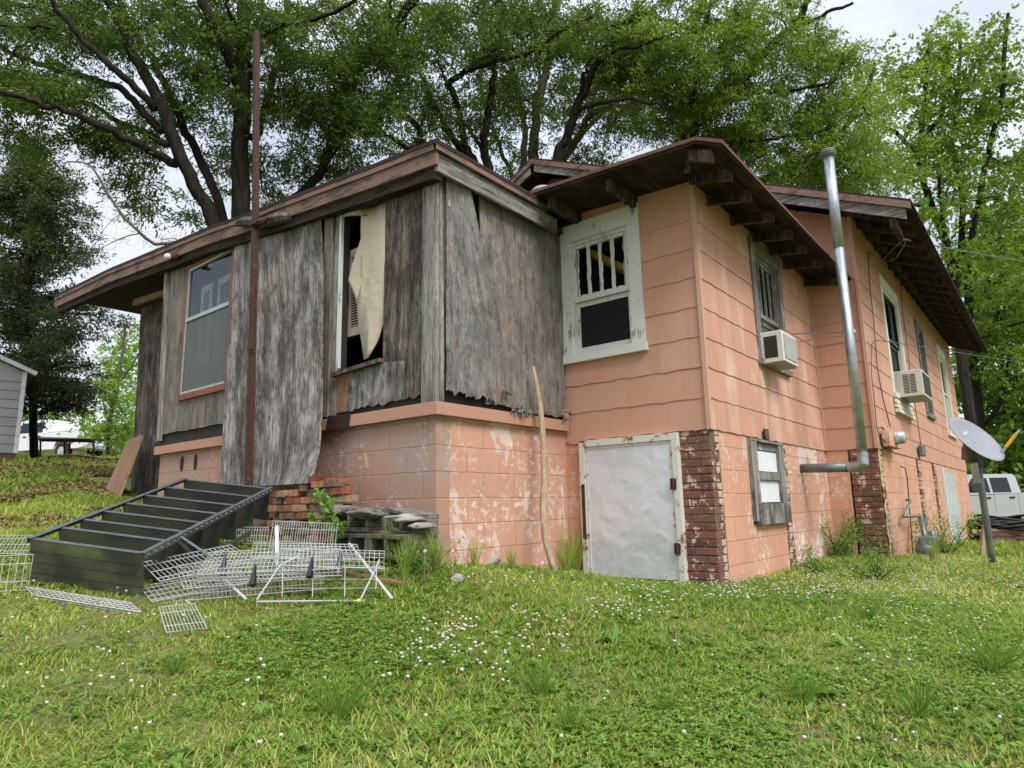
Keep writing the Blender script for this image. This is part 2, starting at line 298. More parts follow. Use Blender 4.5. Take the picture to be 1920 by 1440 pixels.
def rusty(name, paint, amt, ra=(.030, .016, .013), rb_=(.085, .036, .022)):
    t = NT(name); o = t.co(1, 'Object'); n1 = t.noise(o, 7, 7, .7); n2 = t.noise(o, 45, 4, .7)
    r = t.mix(t.ramp(n2, [(.35, 0), (.65, 1)]), ra, rb_); k = t.ramp(n1, [(.62-amt*.35, 0), (.68-amt*.35, 1)]); t.base(t.mix(k, paint, r)); t.set(Roughness=.75); t.bump(n2, .3, .002); return t.m
M['rust_white'] = rusty('rusty_white_paint', (.60, .59, .54), .22, (.16, .06, .03), (.36, .17, .09)); M['rust'] = rusty('rusted_steel', (.13, .05, .04), .8)
M['galv'] = simple('galvanised_steel', (.46, .50, .53), .38, .75, .35, 6, .5); M['galv_dull'] = simple('dull_green_steel', (.20, .23, .22), .5, .5, .3, 7)
M['white_wire'] = simple('white_coated_wire', (.44, .445, .44), .5, 0, .15, 12); M['black_plastic'] = simple('black_plastic', (.012, .012, .014), .35, 0, .2); M['cable'] = simple('black_cable', (.015, .014, .013), .5)
M['cable_grey'] = simple('grey_cable', (.10, .10, .10), .5); M['cable_pink'] = simple('cable_painted_over', (.20, .10, .07), .7)
M['ac_white'] = simple('aged_white_enamel', (.66, .66, .63), .4, 0, .15, 5); M['ac_beige'] = simple('beige_enamel', (.60, .58, .52), .4, 0, .12, 5); M['dark_vent'] = simple('dark_vent', (.03, .03, .026), .7)
M['fins'] = simple('aluminium_fins', (.22, .24, .24), .45, .5, .4, 30); M['meter_grey'] = simple('grey_meter_paint', (.17, .21, .22), .45, .2, .3, 14); M['dish_grey'] = simple('pale_grey_dish', (.25, .26, .29), .4, 0, .12, 4)
M['yellow'] = simple('yellow_paint', (.75, .42, .03), .5); M['yellow_strip'] = simple('plain_yellow', (.80, .50, .06), .4); M['shed'] = simple('grey_sheet_cladding', (.30, .31, .32), .5, .2, .15, 3); M['shed_trim'] = simple('white_shed_trim', (.62, .63, .64), .5)
M['roof'] = simple('dark_red_shingle', (.055, .03, .026), .9, 0, .5, 20, .2, bump=.6); M['roof_edge'] = simple('shingle_edge', (.035, .022, .018), .9, 0, .4, 25); M['roof_red'] = simple('red_shingle', (.16, .075, .06), .9, 0, .4, 18)
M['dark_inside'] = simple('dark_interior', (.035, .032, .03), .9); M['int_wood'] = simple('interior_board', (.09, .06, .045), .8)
M['shutter_white'] = simple('white_louvre', (.62, .66, .68), .5, 0, .1); M['shutter_beige'] = simple('beige_louvre', (.50, .38, .31), .6, 0, .15)
M['plank'] = wood_mat('brown_board', dark=(.16, .09, .055), mid=(.25, .15, .095), light=(.33, .21, .14), stain=.1, tan=0, bump=.2); M['pole_wood'] = wood_mat('bare_stick', dark=(.22, .15, .10), mid=(.40, .29, .20), light=(.52, .40, .30), stain=.15, tan=0, gs=2, bump=.3)
M['block'] = simple('weathered_concrete', (.19, .175, .15), .95, 0, .6, 14, .2, bump=.6); M['moss'] = simple('mossy_concrete', (.13, .14, .07), .95, 0, .6, 14, .2, bump=.6); M['rock'] = simple('pale_rubble', (.34, .31, .27), .95, 0, .4, 10, .2, bump=.5)
M['bark'] = wood_mat('dark_bark', dark=(.008, .007, .006), mid=(.022, .019, .015), light=(.050, .045, .036), stain=.3, tan=.1, gs=.35, bump=.9)
M['bark_grey'] = wood_mat('grey_bark', dark=(.05, .045, .038), mid=(.12, .11, .095), light=(.22, .205, .18), stain=.3, tan=.1, gs=.35, bump=.8)
M['black_shelf'] = None
def shelf_mat(nm='mildewed_black_steel', amt=.75):
    t = NT(nm); o = t.co(1, 'Object'); n1 = t.noise(o, 2.6, 4, .55); n2 = t.noise(o, 30, 5, .7)
    c = t.mix(t.math('MULTIPLY', t.ramp(n1, [(.42, 0), (.62, 1)]), amt), (.035, .038, .033), (.14, .165, .075)); c = t.mix(t.math('MULTIPLY', t.ramp(n2, [(.6, 0), (.75, 1)]), .3), c, (.10, .10, .07)); t.base(c); t.set(Roughness=.38, Specular_IOR_Level=.5); return t.m
M['black_shelf'] = shelf_mat(); M['black_inner'] = shelf_mat('black_steel', .25); M['shelf_rail'] = simple('dark_grey_angle_iron', (.15, .16, .17), .4, .5, .3, 10)
def cloth_mat():
    t = NT('stained_cream_cloth'); o = t.co(1); n = t.noise(o, 3, 5, .6); n2 = t.noise(o, 130, 2)
    t.base(t.mix(t.math('MULTIPLY', t.ramp(n, [(.52, 0), (.66, 1)]), .6), (.52, .45, .35), (.50, .38, .22))); t.set(Roughness=.95); t.bump(t.math('ADD', t.noise(o, 9, 4), t.math('MULTIPLY', n2, .1)), .6, .02); return t.m
M['cloth'] = cloth_mat()
def glass_mat(name, tint=(.02, .022, .025), alpha=.35):
    t = NT(name); t.t.nodes.remove(t.b); gl = t.n('BsdfGlossy'); gl.inputs['Roughness'].default_value = .04; gl.inputs['Color'].default_value = (.75, .78, .8, 1)
    tr = t.n('BsdfTransparent'); tr.inputs['Color'].default_value = (.84, .86, .86, 1); lw = t.n('LayerWeight'); lw.inputs['Blend'].default_value = .12; mxs = t.n('MixShader'); df = t.n('BsdfDiffuse'); df.inputs['Color'].default_value = (*tint, 1)
    m2 = t.n('MixShader'); m2.inputs[0].default_value = alpha; t.l(tr.outputs[0], m2.inputs[1]); t.l(df.outputs[0], m2.inputs[2])
    t.l(t.math('MULTIPLY', t.ramp(lw.outputs['Fresnel'], [(0, 0), (1, 1)]), .4), mxs.inputs[0]); t.l(m2.outputs[0], mxs.inputs[1]); t.l(gl.outputs[0], mxs.inputs[2]); t.l(mxs.outputs[0], t.out.inputs[0]); return t.m
M['glass'] = glass_mat('window_glass', alpha=.12); M['screen'] = glass_mat('insect_screen', (.022, .025, .025), .88); M['screen_grey'] = glass_mat('dusty_screen', (.17, .18, .165), .5); M['bright_glass'] = simple('car_glass', (.012, .014, .016), .12, 0, .1, 3, .5, bump=0)
def paint_body(name, col, rough=.3):
    return simple(name, col, rough, .15, .05, 2, .5, bump=0)
M['truck_silver'] = paint_body('silver_car_paint', (.42, .43, .44)); M['truck_white'] = paint_body('white_car_paint', (.78, .79, .80)); M['tyre'] = simple('tyre_rubber', (.02, .02, .02), .8); M['chrome'] = simple('bright_metal', (.6, .6, .6), .25, .9, .05)
def leaf_mat(name, lo, mid, hi, trans=.45, rough=.5):
    t = NT(name); a = t.n('Attribute', attribute_name='tint'); c = t.ramp(a.outputs['Fac'], [(0, lo), (.5, mid), (1, hi)])
    t.base(c); t.set(Roughness=rough, Specular_IOR_Level=.25); tr = t.n('BsdfTranslucent'); t.l(t.mix(.5, c, t.mix(1, c, (1.6, 1.7, .5), 'MULTIPLY')), tr.inputs[0]); ms = t.n('MixShader'); ms.inputs[0].default_value = trans
    t.l(t.b.outputs[0], ms.inputs[1]); t.l(tr.outputs[0], ms.inputs[2]); t.l(ms.outputs[0], t.out.inputs[0]); return t.m
M['oak_leaf'] = leaf_mat('oak_leaf', (.046, .085, .016), (.085, .143, .025), (.155, .235, .038)); M['oak_light'] = leaf_mat('light_oak_leaf', (.095, .16, .024), (.165, .255, .036), (.26, .37, .06))
M['maple_leaf'] = leaf_mat('maple_leaf', (.095, .165, .025), (.165, .26, .038), (.26, .38, .065)); M['bright_leaf'] = leaf_mat('spring_leaf', (.12, .22, .03), (.19, .32, .045), (.28, .42, .07))
M['cedar_leaf'] = leaf_mat('cedar_spray', (.035, .058, .020), (.07, .10, .032), (.13, .155, .05), .2); M['wood_leaf'] = leaf_mat('woodland_leaf', (.028, .07, .013), (.060, .13, .02), (.11, .20, .035))
M['grass'] = leaf_mat('grass_blade', (.155, .235, .036), (.29, .375, .066), (.56, .55, .19), .35, .55); M['clover'] = leaf_mat('clover_leaf', (.10, .20, .03), (.17, .28, .045), (.26, .37, .06), .35); M['dry'] = leaf_mat('dry_leaf', (.13, .075, .04), (.24, .155, .085), (.36, .27, .16), .1, .8)
M['weed'] = leaf_mat('weed_leaf', (.08, .16, .025), (.14, .25, .04), (.21, .34, .06), .35); M['flower'] = simple('clover_flower', (.60, .55, .46), .9, 0, .45, 300, .1); M['petal'] = simple('pink_petal', (.75, .42, .55), .7)
# ============================================================ ground height field (thin-plate through measured points)
GP = [(*(CAMP[:2]), -.42), (-5, -8, -.5), (1.9, -1.6, -.325), (1.777, -.5, -.31), (.9, -.1, -.16), (0, -.1, -.08), (-.6, .3, .0), (-.4, 1.6, .12), (-.3, 3.2, .22), (-.3, 4.9, .36), (.5, 6.4, .60), (4.8, -2.1, -.33), (9, -3, -.5),
      (14, -2.4, -.62), (5.6, -3.0, -.40), (2, -4.5, -.42), (6, -7, -.55), (16, -10, -.7), (25, -3, -.72), (40, 0, -.8), (40, -30, -1.0), (-2.2, -1.8, -.38), (0, -2.5, -.36), (20, 8, -.4), (5, 14, 1.0), (12, 25, 1.0), (-15, -15, -.8), (-18, 3, .4)]
for u, v, D in ((0, 1100, 4.15), (-300, 1100, 4.1), (0, 1035, 5.1), (100, 1000, 5.8), (-200, 1000, 6), (100, 929, 8), (-150, 945, 8), (250, 935, 8.8), (100, 892, 11), (-200, 900, 11), (60, 864, 15), (-300, 870, 15), (230, 868, 16), (100, 862, 21), (260, 860, 24), (40, 878, 34), (-400, 880, 34), (300, 880, 40)):
    GP.append(tuple(at(u, v, 'd', D)))
for u, v, D in ((272, 1128, 4.02), (50, 1090, 4.22), (480, 1140, 3.65), (700, 1110, 4.0), (310, 1190, 3.25), (820, 1060, 4.55)): GP.append(tuple(at(u, v, 'd', D)))
GP = np.array(GP, float)
def _k(r2): return np.where(r2 > 0, r2*np.log(np.maximum(r2, 1e-12))*.5, 0)
_n = len(GP); _A = np.zeros((_n+3, _n+3)); _A[:_n, :_n] = _k(((GP[:, None, :2]-GP[None, :, :2])**2).sum(2))+np.eye(_n)*.04; _A[:_n, _n] = 1; _A[:_n, _n+1:] = GP[:, :2]; _A[_n:, :_n] = _A[:_n, _n:].T
_W = np.linalg.solve(_A, np.concatenate([GP[:, 2], np.zeros(3)]))
def gz(x, y):
    x = np.atleast_1d(np.asarray(x, float)); y = np.atleast_1d(np.asarray(y, float)); o = np.empty(len(x))
    for s in range(0, len(x), 20000):
        X, Y = x[s:s+20000], y[s:s+20000]; K = _k((X[:, None]-GP[None, :, 0])**2+(Y[:, None]-GP[None, :, 1])**2); o[s:s+20000] = K@_W[:_n]+_W[_n]+_W[_n+1]*X+_W[_n+2]*Y
    far = np.clip((np.hypot(x-2, y-2)-38)/40, 0, 1); return np.clip(o*(1-far)+.3*far, -1.6, 3.2)
def gz1(x, y): return float(gz(x, y)[0])
def onground(u, v, zoff=0):
    "where the ray through (u,v) meets the lawn"
    d = FW + RT*(u-960)/FPX + UP*(720-v)/FPX
    for t in np.arange(1, 60, .03):
        P = CAMP+d*t
        if P[2] < gz1(P[0], P[1])+zoff: return P
    return CAMP+d*30
# ============================================================ THE HOUSE
X2, Y4, X4, Y6, X6, ZS, EX, ZL = 1.777, -1.464, 5.4, -2.048, 15.9, .972, .27, 1.171
house = thing('house', 'salmon pink old house on a block foundation with a weathered plywood back porch', 'house', (0, 0, 0))
def P3(ax, c, u, z, out=0): return (c-out, u, z) if ax == 'x' else (u, c-out, z)
def wall_boxes(mb, ax, c, th, u0, u1, z0, z1, holes=()):
    us = sorted({u0, u1, *[h[0] for h in holes], *[h[1] for h in holes]}); us = [q for q in us if u0-1e-6 <= q <= u1+1e-6]
    for a, b in zip(us, us[1:]):
        zz = [(z0, z1)]
        for h in holes:
            if h[0] < (a+b)/2 < h[1]:
                n_ = []
                for p, q in zz:
                    if h[2] > p: n_.append((p, min(q, h[2])))
                    if h[3] < q: n_.append((max(p, h[3]), q))
                zz = n_
        for p, q in zz: 
            if q-p > 1e-4: mb.box(P3(ax, c, a, p, 0), P3(ax, c, b, q, -th))
def siding(ax, c, u0, u1, nco, top, holes, mat, z0=ZS, bottom=None, seed=0, sl=.61):
    r = random.Random(seed); mb = MB(); ph = r.random()*6
    for k in range(nco):
        zb0 = z0+k*EX; edges = []; u = u0-sl*(.25+.5*(k % 2))-r.random()*.05
        while u < u1: edges.append(u); u += sl
        for e in edges:
            a0, b0 = max(e+.0005, u0), min(e+sl-.0005, u1)
            if b0-a0 < .02: continue
            o = r.uniform(0, .0018); tl = r.uniform(-.001, .001); n_ = max(2, int((b0-a0)/.045)); us = np.linspace(a0, b0, n_+1)
            cuts = sorted(set([*us, *[q for h in holes for q in h[:2] if a0 < q < b0]])); run = []
            def flush(run):
                if len(run) < 2: return
                vs = []; fs = []
                for i, (uu, zb, zt) in enumerate(run):
                    ob = .0115+o+tl*(uu-a0)/sl; ot = .004+o; full = (zb-zb0) < .03; ob2 = ob if full else ob-(ob-ot)*(zb-zb0)/EX
                    vs += [P3(ax, c, uu, zb, ob2), P3(ax, c, uu, zt, ot), P3(ax, c, uu, zb, ob2-.0055)]
                for i in range(len(run)-1):
                    q = i*3; fs += [(q, q+3, q+4, q+1), (q+2, q+5, q+3, q)]
                fs += [(0, 1, 2), ((len(run)-1)*3+2, (len(run)-1)*3+1, (len(run)-1)*3)]
                if ax == 'x': fs = [f[::-1] for f in fs]
                mb.add(vs, fs)
            segs = {}
            for i in range(len(cuts)-1):
                mid = (cuts[i]+cuts[i+1])/2; zz = [(0, 1e9)]
                for h in holes:
                    if h[0] < mid < h[1]:
                        nn = []
                        for p, q in zz:
                            if h[2] > p: nn.append((p, min(q, h[2])))
                            if h[3] < q: nn.append((max(p, h[3]), q))
                        zz = nn
                for p, q in zz: segs.setdefault((p, q), []).append(i)
            for (p, q), idx in segs.items():
                grp = []
                for i in idx+[None]:
                    if i is None or (grp and i != grp[-1]+1):
                        if grp:
                            run = []
                            for j in grp+[grp[-1]+1]:
                                uu = cuts[j]; wv = .0034*math.sin(uu*2*math.pi/.305+ph+k*.9)+.0018*math.sin(uu*33+k*2)
                                zb = zb0+wv
                                if bottom and k == 0: zb = bottom(uu)+wv
                                zb = max(zb, p); zt = min(zb0+EX+.008, q, top(uu))
                                if zt-zb > .01: run.append((uu, zb, zt))
                                else: flush(run); run = []
                            flush(run)
                        grp = []
                    if i is not None: grp.append(i)
    return mb.build('siding_wall', mat, house)
W1 = (-.934, .0, 1.739, 3.187); W2 = (3.165, 4.161, 1.749, 3.165)
def xr(u0, v0, u1, v1): return (at(u0, v0, 'y', Y6)[0]+at(u1, v1, 'y', Y6)[0])/2
W3 = (xr(1646, 512, 1670, 740), xr(1677, 546, 1692, 692)+.1, 1.78, 3.62); W4 = (xr(1712, 592, 1733, 760), xr(1728, 618, 1747, 778), 1.80, 3.62); W5 = (xr(1754, 640, 1774, 815), xr(1768, 662, 1790, 822), 1.66, 3.66)
main_top = lambda x: 4.02+.012*(x-5)
siding('x', X2, Y4, -.001, 9, lambda u: 3.30, [W1], M['siding3'], seed=1, bottom=lambda u: ZS+(.0 if u < -.25 else -.03*math.sin((u+.25)*12)))
siding('y', Y4, X2, X4, 9, lambda u: 3.30, [W2], M['siding4'], seed=2)
gable_top = lambda y: 3.74+.47*(min(y, 2.58*2-y)+2.8)-.14
siding('x', X4, Y6, Y4-.02, 13, lambda u: gable_top(u), [], M['siding3'], seed=3)
siding('x', X4, Y4-.02, 4.5, 13, lambda u: gable_top(u), [], M['siding3'], z0=ZS+EX*8, seed=5)
siding('y', Y6, X4, X6, 13, main_top, [W3, W4, W5], M['siding6'], seed=4)
# framing walls behind the siding, floors and ceilings, so the rooms are closed and dark
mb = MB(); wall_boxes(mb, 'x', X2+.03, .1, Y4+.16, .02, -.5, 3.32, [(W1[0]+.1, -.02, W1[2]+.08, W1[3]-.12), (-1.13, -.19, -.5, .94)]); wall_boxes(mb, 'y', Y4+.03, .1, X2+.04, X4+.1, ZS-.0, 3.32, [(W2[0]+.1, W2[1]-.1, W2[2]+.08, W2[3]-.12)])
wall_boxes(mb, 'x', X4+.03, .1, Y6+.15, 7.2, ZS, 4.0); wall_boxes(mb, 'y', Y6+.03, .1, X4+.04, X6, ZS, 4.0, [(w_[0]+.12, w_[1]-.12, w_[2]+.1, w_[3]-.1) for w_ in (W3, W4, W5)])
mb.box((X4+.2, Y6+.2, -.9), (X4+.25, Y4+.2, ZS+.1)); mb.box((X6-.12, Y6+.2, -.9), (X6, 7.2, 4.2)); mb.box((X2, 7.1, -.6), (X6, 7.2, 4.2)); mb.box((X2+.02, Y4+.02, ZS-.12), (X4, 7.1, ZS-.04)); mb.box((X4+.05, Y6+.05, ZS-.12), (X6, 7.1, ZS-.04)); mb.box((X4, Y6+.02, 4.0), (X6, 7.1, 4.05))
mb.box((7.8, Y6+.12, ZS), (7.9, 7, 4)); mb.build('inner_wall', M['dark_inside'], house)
# gable infill above the additions
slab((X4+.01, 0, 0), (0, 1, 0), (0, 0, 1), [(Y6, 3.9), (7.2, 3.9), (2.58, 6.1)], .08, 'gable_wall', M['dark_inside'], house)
# corner boards
for ax_, (x, y, z0, z1) in (('a', (X2, Y4, ZS-.005, 3.27)), ('b', (X4, Y6, ZS-.005, 4.02))):
    mb = MB(); mb.box((x-.030, y-.030, z0), (x+.012, y+.008, z1)); mb.build('corner_board', M['corner_board'], house)
mb = MB(); mb.box((X4-.03, Y4-.035, ZS), (X4-.005, Y4-.01, 3.2)); mb.build('corner_board', M['corner_board'], house)
# ------------------------------------------------------------ foundation
M['old_mortar'] = simple('dirty_mortar', (.17, .12, .09), .95, 0, .5, 30, .1, bump=.5)
def fnd(ax, c, pts, name, mat, th=.14):
    "foundation face, outline in (u,z)"
    return slab(P3(ax, c, 0, 0), (0, 1, 0) if ax == 'x' else (1, 0, 0), (0, 0, 1), pts, th*(1 if ax == 'x' else -1), name, mat, house)
H = lambda y: (y-.085, y+.085)
fnd('x', 0, [(0, -.5), (4.87, -.5), (4.87, 1.075), (0, 1.075)], 'foundation_wall', M['cmu_dirty'])
for yy in (4.27, 3.93):   # two round block cores as flat dark discs, their inner shade in the colour
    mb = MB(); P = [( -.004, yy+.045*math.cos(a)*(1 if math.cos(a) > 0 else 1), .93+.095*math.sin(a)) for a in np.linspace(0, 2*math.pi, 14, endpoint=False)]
    mb.add([*P, *[(-.0005, q[1], q[2]) for q in P]], [tuple(range(13, -1, -1))]+[(i, (i+1) % 14, 14+(i+1) % 14, 14+i) for i in range(14)]); mb.build('core_hole_disc', M['dark_inside'], house)
fnd('y', 0, [(.142, -.5), (X2, -.5), (X2, 1.075), (0.142, 1.075)], 'foundation_wall', M['cmu'])
fnd('x', X2, [(-.175, -.6), (0, -.6), (0, ZS+.02), (-.15, ZS+.02)], 'foundation_wall', M['cmu_side'])
fnd('y', Y4, [(1.985, -.7), (2.66, -.7), (2.66, ZS+.03), (1.965, ZS+.03)], 'foundation_wall', M['cmu_side']); fnd('y', Y4, [(2.66, -.7), (3.60, -.7), (3.60, .15), (2.66, .15)], 'foundation_wall', M['cmu_side'])
fnd('y', Y4, [(3.83, -.7), (X4, -.7), (X4, ZS+.03), (3.80, ZS+.03)], 'foundation_wall', M['cmu_peel'])
ya = at(1597, 900, 'x', X4)[1]
fnd('x', X4, [(ya+.03, -.7), (Y4, -.7), (Y4, ZS+.03), (ya+.012, ZS+.03)], 'foundation_wall', M['cmu_side'])
D6 = (xr(1772, 883, 1780, 1010)-.3, xr(1797, 893, 1805, 1030)-.3)
fnd('y', Y6, [(5.72, -.9), (D6[0], -1), (D6[0], ZS+.03), (5.72, ZS+.03)], 'foundation_wall', M['cmu_side']); fnd('y', Y6, [(D6[1], -1.1), (X6, -1.1), (X6, ZS+.03), (D6[1], ZS+.03)], 'foundation_wall', M['cmu_side'])
fnd('y', Y6, [(D6[0], ZS-.1), (D6[1], ZS-.1), (D6[1], ZS+.03), (D6[0], ZS+.03)], 'foundation_wall', M['cmu_side'])
mb = MB()   # dark sheet behind the piers, standing in for shade in the cracks
mb.box((X2+.2, Y4+.2, -.8), (X4+.3, Y4+.25, ZS+.1)); mb.build('crack_backing', M['dark_inside'], house)
def bricks(name, ax, c, u0, u1, z0, z1, mat, depth=.1, seed=0, corner=None):
    r = random.Random(seed); mb = MB(); z = z0; k = 0; h = .0665
    while z < z1:
        u = u0-(.105 if k % 2 else 0)
        while u < u1:
            a, b = max(u, u0), min(u+.2, u1)
            if b-a > .025:
                o = r.uniform(-.003, .004); zt = min(z+.056+r.uniform(-.003, .003), z1); mb.box(P3(ax, c, a+r.uniform(0, .004), z+r.uniform(-.002, .002), o), P3(ax, c, b-r.uniform(0, .003), zt, -depth))
            u += .211
        z += h; k += 1
    o_ = mb.build(name, mat, house, bevel=.004)
    m2 = MB(); m2.box(P3(ax, c, u0+.003, z0, -.007), P3(ax, c, u1-.003, z1, -depth+.002)); m2.build('mortar', M['old_mortar'], house); return o_
bricks('brick_pier', 'x', X2, -1.464, -1.16, -.6, ZS+.02, M['brick'], seed=1); bricks('brick_pier', 'y', Y4-.002, X2+.10, 1.955, -.6, ZS+.02, M['brick_peeled'], seed=2)
bricks('brick_pier', 'y', Y4-.002, 3.62, 3.80, -.7, ZS+.02, M['brick_peeled'], seed=3); bricks('brick_pier', 'x', X2, -.20, -.165, -.6, .4, M['brick'], seed=6)
bricks('brick_pier', 'x', X4, Y6, ya, -.8, ZS+.02, M['brick'], seed=4); bricks('brick_pier', 'y', Y6-.002, X4+.10, 5.69, -.9, ZS+.02, M['brick_peeled'], seed=5)
for xx in (8.3, 10.0): bricks('brick_pier', 'y', Y6-.03, xx, xx+.22, -.9, ZS-.01, M['brick_peeled'], seed=int(xx*7), depth=.05)
mb = MB(); mb.box((X4+.03, Y6-.012, -.4), (X4+.12, Y6-.006, ZS)); mb.build('yellow_paint_band', rusty('flaking_yellow_paint', (.62, .48, .18), .35), house)
# pink sill ledge under the porch walls
mb = MB(); mb.box((-.057, -.057, ZL-.1), (.02, 4.93, ZL)); mb.build('ledge', M['ledge'], house); mb = MB(); mb.box((.021, -.057, ZL-.1), (X2-.028, .02, ZL)); mb.build('ledge', M['ledge'], house)
slab((-.062, 0, 0), (0, 1, 0), (0, 0, 1), [(1.02, ZL-.12), (1.36, ZL-.11), (1.33, ZL+.02), (1.0, ZL+.01)], .006, 'tar_paper', M['roof_edge'], house)
# ------------------------------------------------------------ porch walls
WL = (3.30, 4.40, 1.76, 3.36)   # left window opening on the porch
def ptop(y): return np.interp(y, RY, RZ)-.19
RT_PX = [(800, 268), (690, 311), (560, 361), (469, 397), (388, 425.5), (310, 459.4), (205, 503), (102, 554)]
RP = [at(u, v, 'x', -.17) for u, v in RT_PX]; RY = [p[1] for p in RP]; RZ = [p[2] for p in RP]; RY[0] = -.17; RZ[0] = RP[0][2]
mb = MB(); wall_boxes(mb, 'x', .012, .07, 0.012, 4.96, ZL, 3.12, [(WL[0]+.03, WL[1]-.03, WL[2]+.02, 3.12), (.64, 1.27, 1.55, 3.12)]); wall_boxes(mb, 'x', .012, .07, 0.012, 4.96, 3.12, 3.36, [(WL[0]+.03, WL[1]-.03, 3.12, 3.32)])
wall_boxes(mb, 'y', .012, .07, .083, X2-.01, ZL, 3.25); mb.box((.083, 4.9, 1.0), (X2+.5, 4.96, 3.35)); mb.box((.083, .083, ZL-.05), (X2+2, 4.9, ZL)); mb.box((2.3, .083, ZL), (2.36, 4.9, 3.4)); mb.build('porch_framing', M['dark_inside'], house)
mb = MB(); mb.box((.09, .083, 1.0), (.14, 2.2, 1.62)); mb.build('inner_board', M['int_wood'], house)
def jag(a, b, za, zb, n, amp, seed):
    r = random.Random(seed); return [(a+(b-a)*i/n, za+(zb-za)*i/n+r.uniform(-amp, amp)*(1 if 0 < i < n else 0)) for i in range(n+1)]
# left sheet with the window, in strips around it
fx = -.012
slab((fx, 0, 0), (0, 1, 0), (0, 0, 1), [(4.40, 1.33), (4.92, 1.315), (5.0, 3.50), (4.40, 3.44)], .014, 'plywood_sheet', M['ply_left'], house)
slab((fx, 0, 0), (0, 1, 0), (0, 0, 1), [*jag(2.72, 4.399, 1.31, 1.325, 14, .008, 4), (4.399, 1.735), (2.72, 1.735)], .014, 'plywood_sheet', M['ply_left'], house)
slab((fx, 0, 0), (0, 1, 0), (0, 0, 1), [(2.72, 1.74), (3.27, 1.74), (3.27, 3.38), (2.72, 3.35)], .014, 'plywood_sheet', M['ply_left'], house)
mb = MB(); mb.bar((fx-.02, 4.86, 1.24), (fx-.02, 5.03, 3.47), .035, .07, up=(0, 1, 0)); mb.build('corner_trim', M['wood_v'], house)
# right of the opening, dark and vertical, and the broken strip below it
slab((fx, 0, 0), (0, 1, 0), (0, 0, 1), [(.13, 1.24), *jag(.13, .64, 1.235, 1.255, 9, .02, 8)[1:], (.64, 3.12), (.13, 3.07)], .014, 'plywood_sheet', M['ply_dark'], house)
slab((fx-.004, 0, 0), (0, 1, 0), (0, 0, 1), [*jag(.36, 1.10, 1.24, 1.22, 16, .018, 3), (1.12, 1.30), (1.07, 1.36), (1.13, 1.42), (1.10, 1.47), (1.02, 1.52), (1.04, 1.60), (.9, 1.575), (.62, 1.585), (.36, 1.56)], .013, 'broken_plywood', M['ply'], house)
slab((fx, 0, 0), (0, 1, 0), (0, 0, 1), [(1.29, 1.19), (1.375, 1.20), (1.37, 3.22), (1.30, 3.20)], .03, 'wall_stud', M['wood_v'], house)
slab((fx-.02, 0, 0), (0, 1, 0), (0, 0, 1), [(1.385, 1.19), (1.52, 1.21), (1.53, 3.24), (1.39, 3.22)], .035, 'wall_stud', M['ply_left'], house)
slab((fx-.012, 0, 0), (0, 1, 0), (0, 0, 1), [(1.255, 1.63), (1.288, 1.60), (1.292, 3.2), (1.265, 3.18)], .03, 'opening_trim', M['white_trim'], house)
mb = MB(); mb.bar((fx-.03, .62, 1.60), (fx-.03, 1.30, 1.565), .05, .035); mb.build('opening_sill', M['ply_dark'], house)
slab((fx+.006, 0, 0), (0, 1, 0), (0, 0, 1), [(1.10, 1.22), (1.29, 1.22), (1.29, 1.57), (1.0, 1.57)], .004, 'tan_backing_board', M['plank'], house)
# corner boards of the porch
mb = MB(); mb.box((fx-.022, .045, ZL+.003), (fx-.001, .135, 3.08)); mb.build('corner_trim', M['wood_v'], house)
mb = MB(); mb.box((-.03, -.022, ZL+.003), (.012, .043, 3.11)); mb.build('corner_post', M['wood_v'], house)
mb = MB(); mb.box((.014, -.03, ZL+.003), (.058, -.002, 3.12)); mb.build('corner_trim', M['wood_v'], house)
slab((0, -.034, 0), (1, 0, 0), (0, 0, 1), [(.03, 3.1), (.075, 3.1), (.10, 2.3), (.115, 2.06), (.085, 1.98), (.06, 2.1), (.045, 2.5)], -.016, 'splintered_batten', M['ply_dark'], house)
mb = MB(); rn = random.Random(31)
for y_ in (.17, .60, 1.33, 1.45, 2.76, 3.22, 4.45, 4.88):
    for z_ in np.arange(1.34, 3.3, .21):
        if rn.random() < .8:
            yy_, zz_ = y_+rn.uniform(-.015, .015), z_+rn.uniform(-.05, .05); ox = -.045 if y_ in (1.45,) else -.036 if y_ == 1.33 else -.0275; mb.lathe((ox+.014, yy_, zz_), (-1, 0, 0), [(0, .006), (.0035, .0055)], 6)
mb.build('nails', M['dark_vent'], house)
mb = MB()
for x_ in (.13, .46, .56, 1.08, 1.68):
    for z_ in np.arange(1.34, 3.1, .20):
        if rn.random() < .85: mb.lathe((x_+rn.uniform(-.012, .012), -.030-(.02 if x_ < .5 else 0), z_+rn.uniform(-.05, .05)), (0, -1, 0), [(0, .006), (.006, .0055)], 6)
mb.build('nails', M['dark_vent'], house)
